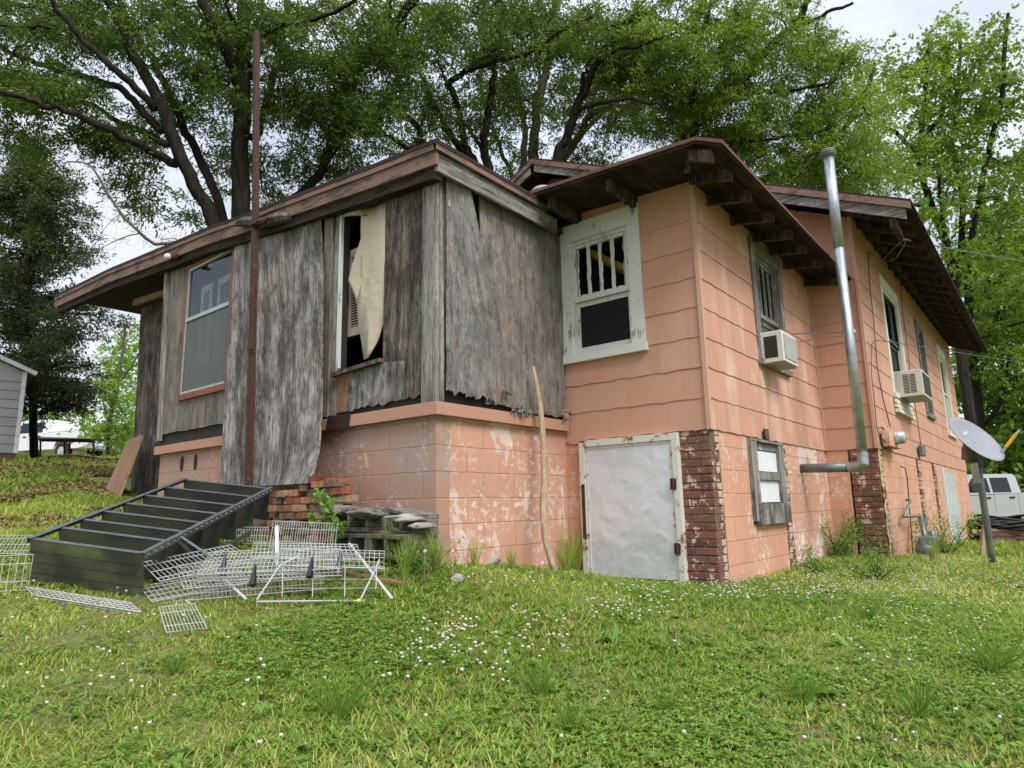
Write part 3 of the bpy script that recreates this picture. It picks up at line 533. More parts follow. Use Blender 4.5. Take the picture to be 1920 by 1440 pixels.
# face 2: two grey sheets, the left one curling at its seam and rotten along the bottom
def sheet2(ua, ub, zb, zt, out, name, mat, n=14, m_=22):
    P = []
    for i in range(n+1):
        row = []
        for j in range(m_+1):
            t, s = i/n, j/m_; x = ua(s)*(1-t)+ub(s)*t; z0, z1 = zb(x), zt(x); z = z0+(z1-z0)*s; row.append((x, -.016-out(t, s), z))
        P.append(row)
    return grid_sheet(P, .012, name, mat, house)
rj = random.Random(5); JG = [rj.uniform(-.03, .03) for _ in range(60)]
sheet2(lambda s: .062, lambda s: .66-.36*max(0, (s-.2)/.8)**1.6, lambda x: 1.255+JG[int(x*40) % 60]*.8+(.0 if x < .2 else .0), lambda x: 3.14, lambda t, s: .028+.03*t*s*s, 'plywood_sheet', M['ply2'], n=26)
sheet2(lambda s: .49+.06*(1-s), lambda s: 1.74, lambda x: 1.235-.02*x+JG[int(x*33+7) % 60]*.35, lambda x: 3.17+.02*x, lambda t, s: .004+.004*math.sin(t*9), 'plywood_sheet', M['ply3'], n=30)
for (x, z, a) in ((.09, 2.86, .035), (.11, 2.5, .02), (.14, 2.28, .016), (.14, 1.93, .014), (.34, 2.2, .012)):   # torn spots of bare wood
    slab((0, -.062, 0), (1, 0, 0), (0, 0, 1), [(x-a*.4, z-a), (x+a*.3, z-a*.9), (x+a*.45, z+a*.2), (x, z+a), (x-a*.4, z+a*.5)], -.004, 'torn_splinter', M['pole_wood'], house)
for za, zb in ((2.75, 2.69), (2.40, 2.37), (2.16, 2.18), (1.82, 1.80)):
    mb = MB(); P_ = [(.07+.45*t_, -.0505-.018*t_*((za-1.2)/2), za+(zb-za)*t_+.008*math.sin(t_*17+za)) for t_ in np.linspace(0, 1, 12)]; mb.tube(P_, .0022, 4); mb.build('crack', M['dark_vent'], house)
def rag(x, z, y, n, seed, s=.03, mat='wood_v'):
    r = random.Random(seed); mb = MB()
    for _ in range(n):
        a = np.array([x+r.uniform(-s, s)*2, y-r.uniform(0, .03), z+r.uniform(-s, s)*.6]); q = [a]
        for _ in range(4): a = a+np.array([r.uniform(-1, 1), r.uniform(-.6, .2), r.uniform(-.9, .6)])*s*.6; q.append(a)
        mb.tube(q, [.006, .008, .007, .005, .002], 5)
    return mb.build('frayed_edge', M[mat], house)
rag(.95, 1.20, -.05, 22, 2, .045); rag(1.12, 1.19, -.05, 12, 3, .035); rag(1.70, 1.25, -.06, 12, 4, .05, 'pole_wood'); rag(.79, 1.34, -.05, 6, 9, .03, 'ply_dark')
# porch roof with its weathered boards
V = []; F = []; k = len(RY)
for z_ in (0, -.035):
    for x_ in (-.17, X4):
        V += [(x_, y, z+z_) for y, z in zip(RY, RZ)]
F = [(i, i+1, k+i+1, k+i) for i in range(k-1)]+[(2*k+i, 3*k+i, 3*k+i+1, 2*k+i+1) for i in range(k-1)]+[(i, 2*k+i, 2*k+i+1, i+1) for i in range(k-1)]+[(0, k, 3*k, 2*k), (k-1, 3*k-1, 4*k-1, 2*k-1)]
mb = MB(); mb.add(V, F); mb.build('porch_roof', M['roof_edge'], house)
def strip_y(x0, x1, d0, d1, name, mat, k0=0, k1=None, y0=None):
    ys, zs = list(RY), list(RZ)
    if y0 is not None: ys[0] = y0
    V = []; n_ = len(ys)
    for x_, d_ in ((x0, d0), (x1, d0), (x1, d1), (x0, d1)): V += [(x_, y, z-d_) for y, z in zip(ys, zs)]
    F = [(a*n_+i, a*n_+i+1, ((a+1) % 4)*n_+i+1, ((a+1) % 4)*n_+i) for a in range(4) for i in range(n_-1)]+[(0, n_, 2*n_, 3*n_), (3*n_+n_-1, 2*n_+n_-1, n_+n_-1, n_-1)]
    mb = MB(); mb.add(V, F); return mb.build(name, mat, house)
strip_y(-.165, -.135, .036, .085, 'drip_board', M['trim_pink'], y0=-.16); strip_y(-.148, -.118, .088, .205, 'fascia_board', M['trim_pink'], y0=-.145); strip_y(-.116, -.03, .15, .30, 'eave_beam', M['wood_dark'], y0=-.10)
zc = RZ[0]
mb = MB(); mb.box((-.165, -.165, zc-.085), (1.36, -.135, zc-.036)); mb.build('drip_board', M['trim_pink'], house)
mb = MB(); mb.box((-.118, -.128, zc-.245), (1.56, -.098, zc-.088)); mb.build('fascia_board', M['wood_h'], house)
mb = MB(); mb.box((-.03, -.096, zc-.20), (1.70, -.0, zc-.14)); mb.build('eave_beam', M['wood_dark'], house)
# ragged old boards at the back corner of the porch, and the far wall under the long eave
slab((.5, 0, 0), (0, 1, 0), (0, 0, 1), [(5.98, .3), (6.95, .3), (7.2, 3.55), (6.2, 3.55)], .05, 'plywood_sheet', M['ply_dark'], house)
mb = MB(); mb.box((.55, 5.6, .3), (5.4, 5.7, 3.6)); mb.box((.06, 4.97, .3), (.5, 5.0, 3.4)); mb.box((X2, 5, 0.2), (X2+.1, 9, 3.7)); mb.build('porch_framing', M['dark_inside'], house)
mb = MB(); mb.bar(at(252, 568, 'x', .25), at(312, 548, 'x', .25), .05, .09); mb.build('ceiling_board', M['plank'], house)
# rough timber lintel that the rusted pipe stands against
mb = MB(); p = at(445, 420, 'x', -.20); q = at(548, 408, 'x', -.13); 
pts = [p+(q-p)*t+np.array([0, 0, .015*math.sin(t*9)]) for t in np.linspace(0, 1, 9)]; mb.tube(pts, [.03, .055, .06, .055, .05, .06, .065, .055, .035], 7); mb.build('broken_timber', M['ply_dark'], house)
# ------------------------------------------------------------ roof of the pink addition
def rsurf(y): return float(np.interp(y, [-2.0, -1.78, .25, 1.0], [3.155, 3.265, 3.375, 3.40]))
ys = [-2.0, -1.9, -1.78, -1.4, -.7, .0, .3]; V = []; n_ = len(ys); x0r = 1.15
for x_, d_ in ((x0r, 0), (X4+.02, 0), (X4+.02, .03), (x0r, .03)): V += [(x_, y, rsurf(y)-d_) for y in ys]
F = [(a*n_+i, a*n_+i+1, ((a+1) % 4)*n_+i+1, ((a+1) % 4)*n_+i) for a in range(4) for i in range(n_-1)]+[(0, n_, 2*n_, 3*n_), (3*n_+n_-1, 2*n_+n_-1, n_+n_-1, n_-1)]
mb = MB(); mb.add(V, F); mb.build('roof', M['roof_red'], house)
V = [(x0r+.02 if i < 2 else X4, y, rsurf(y)-.032-d_) for i, (y, d_) in enumerate(())]
mb = MB()
for i in range(n_-1):
    a, b = max(ys[i], -1.985), ys[i+1]; mb.add([(x0r+.015, a, rsurf(a)-.031), (X4, a, rsurf(a)-.031), (X4, b, rsurf(b)-.031), (x0r+.015, b, rsurf(b)-.031), (x0r+.015, a, rsurf(a)-.055), (X4, a, rsurf(a)-.055), (X4, b, rsurf(b)-.055), (x0r+.015, b, rsurf(b)-.055)],
       [(0, 3, 2, 1), (4, 5, 6, 7), (0, 1, 5, 4), (1, 2, 6, 5), (2, 3, 7, 6), (3, 0, 4, 7)])
mb.build('soffit', M['wood_dark'], house)
for u, v in ((1340, 283), (1375, 323), (1413, 357), (1452, 393), (1486, 426), (1513, 453), (1540, 480), (1573, 507)):
    x = at(u, v, 'y', -1.9)[0]; mb = MB(); r_ = random.uniform(-.01, .01)
    ys_ = -1.69 if x < 1.4 else -1.52 if x < 1.75 else -1.37; a = np.array([x-.045, ys_, rsurf(ys_)-.155]); mb.obox(a, (.045, 0, 0), (0, -1.89+r_-ys_, rsurf(-1.9)-rsurf(ys_)-.02), (0, 0, .10)); mb.build('rafter_tail', M['rafter'], house)
mb = MB(); mb.bar(at(1297, 268, 'x', 1.32), at(1289, 320, 'x', 1.50), .09, .05, up=(0, 1, 0)); mb.build('lookout', M['rafter'], house)
for u, v in ((1145, 345), (1035, 382)):
    y = at(u, v, 'x', 1.27)[1]; mb = MB(); mb.box((1.27, y, rsurf(y)-.056), (X2, y+.05, rsurf(y)-.17)); mb.build('lookout', M['rafter'], house)
# missing shingles above the first window: bare boards show
mb = MB()
for i in range(5): mb.box((X2-.034, -.30, 3.19+i*.026), (X2-.026, -.002, 3.213+i*.026))
mb.build('bare_boards', M['wood_dark'], house)
# flashing lump where the roofs meet
mb = MB(); p = at(1018, 352, 'x', 1.35); mb.lathe(p-np.array([0, 0, .08]), (0, 0, 1), [(0, .14), (.03, .13), (.06, .10), (.085, .05), (.09, .01)], 14); mb.build('flashing', simple('dull_tin', (.28, .27, .26), .6, .2, .3), house, smooth=True)
# ------------------------------------------------------------ main gable roof
XN, XF = 4.78, 16.45
def mz(x, y): return 3.74+.47*(min(y, 5.16-y)+2.8)+.018*(x-4.8)
def roofplane(xa, xb, y0, y1, d0, d1):
    P = [(x, y, mz(x, y)-d) for d in (d0, d1) for x, y in ((xa, y0), (xb, y0), (xb, y1), (xa, y1))]
    return P, [(0, 1, 2, 3), (7, 6, 5, 4), (0, 4, 5, 1), (1, 5, 6, 2), (2, 6, 7, 3), (3, 7, 4, 0)]
mb = MB()
for y0, y1 in ((-2.82, 2.58), (2.58, 7.98)): mb.add(*roofplane(XN, XF, y0, y1, 0, .03))
mb.build('main_roof', M['roof'], house)
mb = MB()
for y0, y1 in ((-2.80, 2.58), (2.58, 7.96)): mb.add(*roofplane(XN+.02, XF-.02, y0, y1, .031, .06))
mb.build('soffit', M['wood_dark'], house)
for y0, y1, in ((-2.81, 2.578), (2.582, 7.97)):
    mb = MB(); mb.add(*roofplane(XN-.0, XN+.03, y0, y1, .031, .115)); mb.build('rake_board', M['trim_pink'], house)
    mb = MB(); mb.add(*roofplane(XN+.03, XN+.06, y0+.06, y1-.02, .117, .245)); mb.build('rake_board', M['wood_h'], house)
x = 5.25
while x < 16.2:
    mb = MB(); za = mz(x, Y6)-.061; zb = mz(x, -2.70)-.061; e_ = random.uniform(-.02, .02)
    mb.add([(x, Y6+.1, za+.04), (x+.045, Y6+.1, za+.04), (x+.045, -2.70+e_, zb), (x, -2.70+e_, zb), (x, Y6+.1, za-.06), (x+.045, Y6+.1, za-.06), (x+.045, -2.70+e_, zb-.10), (x, -2.70+e_, zb-.10)], [(0, 1, 2, 3), (7, 6, 5, 4), (0, 4, 5, 1), (1, 5, 6, 2), (2, 6, 7, 3), (3, 7, 4, 0)])
    mb.build('rafter_tail', M['rafter'], house); x += .56
mb = MB(); mb.bar((XN+.07, Y6-.55, mz(5, Y6-.55)-.30), (X4, Y6-.55, mz(5, Y6-.55)-.30), .06, .1); mb.build('lookout', M['rafter'], house)
# ------------------------------------------------------------ windows
def window(ax, c, r, cas, sash, muntin, topw=.14, sidew=.12, sill=.06, split=.52, lites=4, glass='glass', lower='screen', depth=.05, rag_=True):
    u0, u1, z0, z1 = r; s = 1 if ax == 'y' else 1
    w_ = bpy.data.objects.new('window', None); COL.objects.link(w_); w_.parent = house
    def bx(mb, a, b, za, zb, o0, o1): mb.box(P3(ax, c, a, za, o0), P3(ax, c, b, zb, o1))
    mb = MB(); bx(mb, u0, u1, z1-topw, z1, .034, -.01); bx(mb, u0, u0+sidew, z0+sill, z1-topw-.002, .031, -.01); bx(mb, u1-sidew, u1, z0+sill, z1-topw-.002, .031, -.01); mb.build('window_frame', cas, w_)
    mb = MB(); bx(mb, u0-.015, u1+.015, z0, z0+sill-.002, .055, -.02); mb.build('sill', cas, w_)
    iu0, iu1, iz0, iz1 = u0+sidew, u1-sidew, z0+sill, z1-topw; zm = iz0+(iz1-iz0)*split
    mb = MB()   # jambs
    bx(mb, iu0-.02, iu0+.02, iz0, iz1, .008, -.08); bx(mb, iu1-.02, iu1+.02, iz0, iz1, .008, -.08); bx(mb, iu0+.02, iu1-.02, iz1-.035, iz1+.01, .008, -.08); mb.build('jamb', cas, w_)
    a, b = iu0+.021, iu1-.021; t = .035
    if lites:
        mb = MB(); z_a, z_b = zm, iz1-.036; bx(mb, a, b, z_a, z_a+.045, -.008, -.04); bx(mb, a, b, z_b-t, z_b, -.008, -.04); bx(mb, a, a+t, z_a+.0451, z_b-t-.0001, -.009, -.04); bx(mb, b-t, b, z_a+.0451, z_b-t-.0001, -.009, -.04); mb.build('upper_sash', sash, w_)
        for i in range(1, lites):
            uu = a+t+(b-a-2*t)*i/lites; mb = MB(); bx(mb, uu-.011, uu+.011, z_a+.046, z_b-t-.001, -.012, -.036); mb.build('muntin', muntin, w_)
        if rag_:   # crumbling putty edges
            mb = MB(); rr = random.Random(3)
            for i in range(lites):
                ua = a+t+(b-a-2*t)*i/lites+.011; ub = a+t+(b-a-2*t)*(i+1)/lites-.011; n_ = 9
                for (p, q, dx) in ((ua, ua, 1), (ub, ub, -1)):
                    wv = [rr.uniform(.003, .016) for _ in range(n_+1)]
                    for j in range(n_):
                        za, zb = z_a+.046+(z_b-t-z_a-.047)*j/n_, z_a+.046+(z_b-t-z_a-.047)*(j+1)/n_
                        mb.add([P3(ax, c, p, za, -.02), P3(ax, c, p+dx*wv[j], za, -.026), P3(ax, c, p+dx*wv[j+1], zb, -.026), P3(ax, c, p, zb, -.02)], [(0, 1, 2, 3)])
                mb.add([P3(ax, c, ua, z_a+.046, -.02), P3(ax, c, ub, z_a+.046, -.02), P3(ax, c, (ua+ub)/2+.01, z_a+.046+rr.uniform(.01, .03), -.026), P3(ax, c, ua, z_a+.06, -.024)], [(0, 1, 2, 3)])
            mb.build('putty', muntin, w_)
    else:
        mb = MB(); z_a, z_b = zm, iz1-.036; bx(mb, a, b, z_a, z_a+t, -.008, -.04); bx(mb, a, b, z_b-t, z_b, -.008, -.04); bx(mb, a, a+t, z_a+t+.0001, z_b-t-.0001, -.009, -.04); bx(mb, b-t, b, z_a+t+.0001, z_b-t-.0001, -.009, -.04); mb.build('upper_sash', sash, w_)
    mb = MB(); bx(mb, a+.01, b-.01, zm+.02, iz1-.045, -.03, -.033); mb.build('upper_pane', M[glass], w_)
    z_a, z_b = iz0+.001, zm-.003; mb = MB(); bx(mb, a, b, z_a, z_a+.07, -.042, -.075); bx(mb, a, b, z_b-.045, z_b, -.042, -.075); bx(mb, a, a+t, z_a+.0701, z_b-.0451, -.043, -.075); bx(mb, b-t, b, z_a+.0701, z_b-.0451, -.043, -.075); mb.build('lower_sash', sash, w_)
    if lower:
        mb = MB(); bx(mb, a+.03, b-.03, z_a+.06, z_b-.04, -.055, -.058); mb.build('lower_pane', M[lower], w_)
    return w_
window('x', X2, (W1[0], .0, W1[2], W1[3]), M['white_trim'], M['white_trim'], M['white_trim'], topw=.19, sidew=.135, sill=.085, split=.46)
window('y', Y4, W2, M['grey_trim'], M['grey_trim'], M['grey_trim'], topw=.17, sidew=.12, sill=.06, split=.42, lower='screen_grey')
window('y', Y6, W3, M['cream_trim'], M['black_plastic'], None, topw=.16, sidew=.13, sill=.07, lites=0, rag_=False); window('y', Y6, W4, M['grey_trim'], M['grey_trim'], None, topw=.12, sidew=.14, sill=.07, lites=0, rag_=False); window('y', Y6, W5, M['cream_trim'], M['cream_trim'], None, topw=.2, sidew=.16, sill=.07, lites=0, rag_=False)
for i in range(3): mb = MB(); mb.box((W3[0]-.03, Y6-.05-.012*i, W3[2]-.08-.07*i), (W3[1]-.1, Y6-.02, W3[2]-.03-.07*i)); mb.build('sill_board', M['cream_trim'], house)
# left porch window: aluminium double-hung in a red-brown frame
lw = bpy.data.objects.new('window', None); COL.objects.link(lw); lw.parent = house
a, b, c_, d_ = WL; fr = .055
mb = MB(); mb.box((-.045, a-fr, c_-.07), (.0, b+.03, c_)); mb.box((-.045, a-fr, c_+.001), (.0, a, d_+.04)); mb.box((-.04, a+.001, d_), (.0, b+.03, d_+.04)); mb.box((-.035, b, c_+.001), (0, b+.025, d_-.001)); mb.build('window_frame', M['red_trim'], lw)
mb = MB(); t = .03; zm = c_+.93
mb.box((-.03, a+.002, c_+.002), (.0, b-.002, c_+t)); mb.box((-.03, a+.002, d_-t), (0, b-.002, d_-.002)); mb.box((-.029, a+.002, c_+t+.001), (0, a+t, d_-t-.001)); mb.box((-.029, b-t, c_+t+.001), (0, b-.002, d_-t-.001)); mb.box((-.034, a+t+.001, zm-.02), (.0, b-t-.001, zm+.025)); mb.build('sash', simple('dull_aluminium', (.42, .45, .44), .4, .4, .15), lw)
mb = MB(); mb.box((-.012, a+t, zm), (-.009, b-t, d_-t)); mb.build('upper_pane', M['glass'], lw); mb = MB(); mb.box((-.02, a+t, c_+t), (-.017, b-t, zm)); mb.build('lower_pane', M['screen_grey'], lw)
mb = MB(); mb.box((1.2, a-.6, c_-.5), (1.25, b+.8, 3.3)); mb.build('inner_wall', M['int_wood'], house)
# yellow strip inside the first window: bars in one bright yellow
mb = MB(); p, q = at(1108, 474, 'x', 1.95), at(1190, 520, 'x', 1.95); mb.bar(p, q+np.array([0, -.1, -.02]), .16, .06, up=(0, 0, 1)); mb.bar(p+np.array([.03, 0, -.04]), q+np.array([.03, -.1, -.08]), .03, .03); mb.build('yellow_bar', M['yellow_strip'], house)
# ------------------------------------------------------------ cellar door
cdr = bpy.data.objects.new('cellar_door', None); COL.objects.link(cdr); cdr.parent = house
mb = MB(); xo = X2-.035; mb.box((xo-.012, -1.138, -.28), (xo, -.245, .915)); P_ = mb.build('door_leaf', M['door_white'], cdr)
mb = MB(); w_ = .05
mb.box((xo-.03, -.243, -.38), (X2+.04, -.185, .90)); mb.box((xo-.03, -1.19, -.38), (X2+.04, -1.140, .90)); mb.box((xo-.03, -1.19, .901), (X2+.04, -.185, .962)); mb.box((xo-.03, -1.139, -.38), (X2+.04, -.244, -.30)); mb.build('door_frame', M['rust_white'], cdr)
mb = MB(); mb.box((xo-.018, -1.136, -.296), (xo-.0125, -1.112, .899)); mb.box((xo-.018, -.27, -.296), (xo-.0125, -.247, .899)); mb.box((xo-.018, -1.11, .875), (xo-.0125, -.272, .899)); mb.build('door_edge', M['rust_white'], cdr)
for z in (.52, -.02): mb = MB(); mb.tube([(xo-.04, -1.139, z-.05), (xo-.04, -1.139, z+.05)], .013, 8); mb.box((xo-.036, -1.165, z-.045), (xo-.031, -1.11, z+.045)); mb.build('hinge', M['rust'], cdr)
mb = MB(); mb.box((xo-.034, -.235, .05), (xo-.031, -.20, .55)); mb.build('rust_patch', M['rust'], cdr)
# basement window boarded with white sheet
bw = bpy.data.objects.new('basement_window', None); COL.objects.link(bw); bw.parent = house
def by(mb, a, b, za, zb, o0, o1): mb.box((a, Y4-o0, za), (b, Y4-o1, zb))
mb = MB(); by(mb, 2.64, 2.80, .18, .93, .04, -.05); by(mb, 3.45, 3.60, .18, .93, .04, -.05); by(mb, 2.64, 3.6, .93, .955, .045, -.05); by(mb, 2.801, 3.449, .565, .64, .03, -.05); mb.build('window_frame', M['wood_v'], bw)
mb = MB(); by(mb, 2.70, 3.62, .145, .34, .055, -.02); mb.build('lower_board', M['ply'], bw); mb = MB(); by(mb, 2.801, 3.449, .65, .845, .005, -.01); by(mb, 2.801, 3.449, .35, .56, .005, -.01); mb.build('white_panel', simple('white_sheet', (.72, .74, .77), .5, 0, .08), bw)
mb = MB(); by(mb, 2.801, 3.449, .855, .925, .012, -.01); mb.build('top_rail', M['grey_trim'], bw)
mb = MB(); by(mb, 3.05, 3.16, .965, 1.07, .05, .03); mb.build('hook', M['ply_dark'], bw)
# white cellar door at the far end
fd = bpy.data.objects.new('far_door', None); COL.objects.link(fd); fd.parent = house
mb = MB(); mb.box((D6[0]+.12, Y6-.02, -.8), (D6[1]-.03, Y6+.03, .86)); mb.build('door_leaf', M['door_white'], fd); mb = MB(); mb.box((D6[0]+.01, Y6-.04, -.8), (D6[0]+.119, Y6+.03, .93)); mb.build('door_frame', M['white_trim'], fd)
# eave lamp at the left end of the porch
el = bpy.data.objects.new('eave_lamp', None); COL.objects.link(el); el.parent = house
p = at(323, 483, 'x', -.2); mb = MB(); mb.lathe(p+np.array([.05, 0, .02]), (-1, -.2, -.3), [(0, .05), (.04, .055), (.08, .06), (.10, .045)], 12); mb.build('lamp_housing', M['rust'], el, smooth=True)
mb = MB(); mb.lathe(p+np.array([-.04, -.02, -.01]), (-1, -.3, -.2), [(0, .035), (.03, .045), (.06, .03), (.065, .008)], 10); mb.build('lamp_bulb', M['ac_white'], el, smooth=True)
# ============================================================ things around the house
# two warped plywood sheets leaning against the porch behind the rusted pipe
def edge(px, s): 
    ss = [p[0] for p in px]; return np.interp(s, ss, [p[1] for p in px]), np.interp(s, ss, [p[2] for p in px]), np.interp(s, ss, [p[3] for p in px])
def lean_sheet(L_, R__, n, m_, name, label, mat, group):
    P = []
    for i in range(n+1):
        row = []
        for j in range(m_+1):
            s = j/m_; a = at(*edge(L_, s)[:2], 'x', edge(L_, s)[2]); b = at(*edge(R__, s)[:2], 'x', edge(R__, s)[2]); t = i/n; q = a+(b-a)*t; q[0] -= .012*math.sin(t*7+s*3); row.append(q)
        P.append(row)
    o = grid_sheet(P, .012, name, mat); tag(o, label, 'plywood sheet', group); return o
lean_sheet([(0, 441, 446, -.07), (1, 413, 909, -.30)], [(0, 470, 443, -.07), (1, 468, 911, -.30)], 3, 14, 'plywood_sheet', 'narrow grey plywood strip leaning left of the rusted pipe', M['ply'], 'plywood sheets leaning on the porch')
lean_sheet([(0, 467, 440, -.075), (1, 465, 913, -.31)], [(0, 602, 394, -.05), (.25, 607, 520, -.08), (.5, 606, 650, -.12), (.72, 604, 765, -.20), (.86, 598, 842, -.30), (.95, 588, 886, -.38), (1, 574, 906, -.42)], 16, 22, 'plywood_sheet', 'wide curled grey plywood sheet leaning right of the rusted pipe', M['ply'], 'plywood sheets leaning on the porch')
# rusted pipe
rp = thing('rusted_pole', 'tall rusted steel pole standing in front of the plywood porch', 'pole', tuple(at(466, 915, 'x', -.33)))
a, b, c_, d_ = at(481, 62, 'x', -.27), at(479, 400, 'x', -.27), at(472, 690, 'x', -.31), at(466, 925, 'x', -.345); mb = MB(); d_ = d_+(d_-c_)*.6
mb.bar(a, b, .052, .052, up=(1, 0, 0)); mb.bar(b, c_, .058, .05, up=(1, 0, 0)); mb.build('lower_pole', M['rust'], rp)
mb = MB(); mb.bar(c_, d_, .062, .05, up=(1, 0, 0)); mb.build('base_section', M['rust'], rp)
mb = MB(); mb.bar(at(474, 520, 'x', -.33), at(471, 655, 'x', -.35), .03, .03, up=(1, 0, 0)); mb.build('splice_bar', M['rust'], rp)
mb = MB(); p = at(480, 418, 'x', -.28); mb.obox(p-np.array([.045, .05, .03]), (.085, 0, 0), (0, .10, 0), (0, 0, .06)); mb.tube([p, at(495, 415, 'x', -.27), at(505, 407, 'x', -.25)], [.035, .03, .012], 7); mb.build('clamp', M['rust'], rp)
# bare stick leaning in the inner corner
pp = [(1000, 687, -.12), (1006, 720, -.13), (1013, 765, -.15), (1019, 830, -.18), (1021, 900, -.21), (1018, 955, -.25), (1022, 1010, -.29), (1034, 1055, -.33), (1049, 1092, -.38)]
P = [at(u, v, 'y', y) for u, v, y in pp]; mb = MB(); mb.tube(P, [.010, .022, .027, .029, .030, .030, .028, .026, .022], 10)
tag(mb.build('wooden_stick', M['pole_wood'], smooth=True), 'curved bare wooden stick leaning in the corner left of the white door', 'stick')
# brown board leaning at the far left end
a, b, c_, d_ = at(238, 826, 'x', .36), at(266, 815, 'x', .22), at(208, 968, 'x', -.18), at(172, 978, 'x', -.02); nn = np.cross(b-a, d_-a); nn /= np.linalg.norm(nn)
mb = MB(); mb.add([a, b, c_, d_, a+nn*.03, b+nn*.03, c_+nn*.03, d_+nn*.03], [(0, 1, 2, 3), (7, 6, 5, 4), (0, 4, 5, 1), (1, 5, 6, 2), (2, 6, 7, 3), (3, 7, 4, 0)])
tag(mb.build('wooden_board', M['plank']), 'brown board leaning on the dark left corner of the porch', 'board')
# ------------------------------------------------------------ black steel shelving unit lying on its side
A_ = at(272, 1037, 'd', 4.05); B_ = at(50, 1008, 'd', 4.20); C_ = at(511, 914, 'd', 5.66); Wv = B_-A_; Lv = C_-A_; Hn = np.cross(Wv, Lv); Hn /= np.linalg.norm(Hn); Hn = Hn if Hn[2] < 0 else -Hn; Hv = Hn*.30
su = thing('shelving_unit', 'black steel shelving unit lying tilted on the white wire racks', 'shelving unit', tuple(A_+Hv))
wn_ = Wv/np.linalg.norm(Wv); ln_ = Lv/np.linalg.norm(Lv)
for i, t in enumerate([0.004, .145, .26, .385, .52, .66, .82, .985]):
    o = A_+Lv*t+wn_*.018+Hn*.012; W_ = wn_*(np.linalg.norm(Wv)-.036); H_ = Hn*.276; mb = MB()
    mb.obox(o, W_, H_, ln_*.004); mb.obox(o+ln_*.0041, W_, Hn*.004, ln_*.026); mb.obox(o+ln_*.0041+H_-Hn*.004, W_, Hn*.004, ln_*.026)
    if i == 0:
        for k in (1, 2, 3): mb.obox(o-ln_*.003+H_*(k/4), W_, Hn*.003, ln_*.0028)
    mb.build('shelf', M['black_shelf'] if i == 0 else M['black_inner'], su)
    mb = MB(); mb.obox(o-Hn*.004-ln_*.002, W_, Hn*.0035, ln_*.033); mb.build('shelf_edge', M['shelf_rail'], su)
for wa, ha in ((0, 0), (1, 0), (0, 1), (1, 1)):
    o = A_+Wv*wa+Hv*ha; si = 1 if wa == 0 else -1; sh = 1 if ha == 0 else -1; mb = MB()
    mb.obox(o, wn_*.038*si, Hn*.003*sh, Lv*1.01); mb.obox(o, wn_*.003*si, Hn*.038*sh, Lv*1.01); mb.build('post', M['shelf_rail'], su)
mb = MB()
for t in np.linspace(.02, .98, 26): mb.lathe(A_+Lv*t+Hn*.018-wn_*.001, -wn_, [(0, .007), (.004, .006)], 7)
for t in np.linspace(.05, .95, 12): mb.lathe(A_+Lv*t+wn_*.018-Hn*.001, -Hn, [(0, .007), (.004, .006)], 7)
mb.build('bolts', M['chrome'], su)
mb = MB(); mb.bar(A_+Lv*.19-wn_*.006+Hn*.02, A_+Lv*.36-wn_*.006+Hn*.28, .025, .004, up=wn_); mb.build('brace', M['shelf_rail'], su)
# ------------------------------------------------------------ white wire racks heaped underneath
def og(u, v, h=0): p = onground(u, v, h); return p
def wire_panel(pts, label, spacing=.028, cross=4, lip=0, r=.0020, up=.04):
    p00, p10, p01 = [np.asarray(q, float) for q in pts]; U, V_ = p10-p00, p01-p00; lu, lv = np.linalg.norm(U), np.linalg.norm(V_); N = np.cross(U, V_); N /= np.linalg.norm(N); N = N if N[2] > 0 else -N
    t_ = thing('wire_shelf', label, 'wire rack', tuple(p00), 'white wire racks heaped under the shelving unit'); rr = random.Random(len(label)+int(lu*100))
    mb = MB(); mb.tube([p00, p10, p10+V_, p01, p00], r*1.5, 5, cap=False)
    for i in range(cross): q = p00+V_*((i+.5)/cross)-N*r*2; mb.tube([q, q+U], r*1.4, 5)
    mb.build('frame', M['white_wire'], t_)
    mb = MB(); n_ = max(3, int(lu/spacing))
    for i in range(1, n_):
        q = p00+U*(i/n_); w_ = N*rr.uniform(-.004, .004); e_ = [q, q+V_*.5+w_, q+V_]
        if lip: e_ = [q-N*lip]+e_
        mb.tube(e_, r, 4, cap=False)
    mb.build('wires', M['white_wire'], t_)
    if lip: mb = MB(); mb.tube([p00-N*lip, p10-N*lip], r*1.5, 5); mb.tube([p00-N*lip*.5, p10-N*lip*.5], r*1.2, 5); mb.build('lip_rail', M['white_wire'], t_)
    return t_
wire_panel([og(-90, 1038, .06), og(50, 1038, .06), og(-60, 1004, .10)], 'white wire rack lying flat at the far left behind the black shelving', .03, 3)
wire_panel([og(-60, 1112, .02), og(52, 1106, .02), og(-60, 1112, .02)+np.array([0.02, .04, .21])], 'white wire rack standing on edge at the left end of the black shelving', .035, 2)
wire_panel([og(62, 1116, .02), og(265, 1148, .02), og(48, 1100, .02)], 'white wire rack poking out below the front panel of the black shelving', .045, 4, lip=.03)
wire_panel([og(285, 1128, .03), og(480, 1092, .05), og(262, 1100, .04)], 'white wire rack low in the pile beside the front corner of the shelving', .03, 4, lip=.05)
wire_panel([og(300, 1090, .14), og(480, 1052, .16), og(265, 1055, .16)], 'white wire rack tilted under the middle of the black shelving', .026, 3)
wire_panel([og(345, 1104, .10), og(608, 1082, .12), og(330, 1060, .12)], 'white wire rack with a deep lip facing the lawn, lower middle of the pile', .024, 5, lip=.07)
wire_panel([og(370, 1078, .17), og(640, 1066, .20), og(395, 1036, .20)], 'widest white wire rack lying on top of the pile', .026, 6, lip=.04)
wire_panel([og(470, 1046, .20), og(680, 1050, .20), og(475, 1018, .22)], 'white wire rack on the pile in front of the bricks', .028, 4)
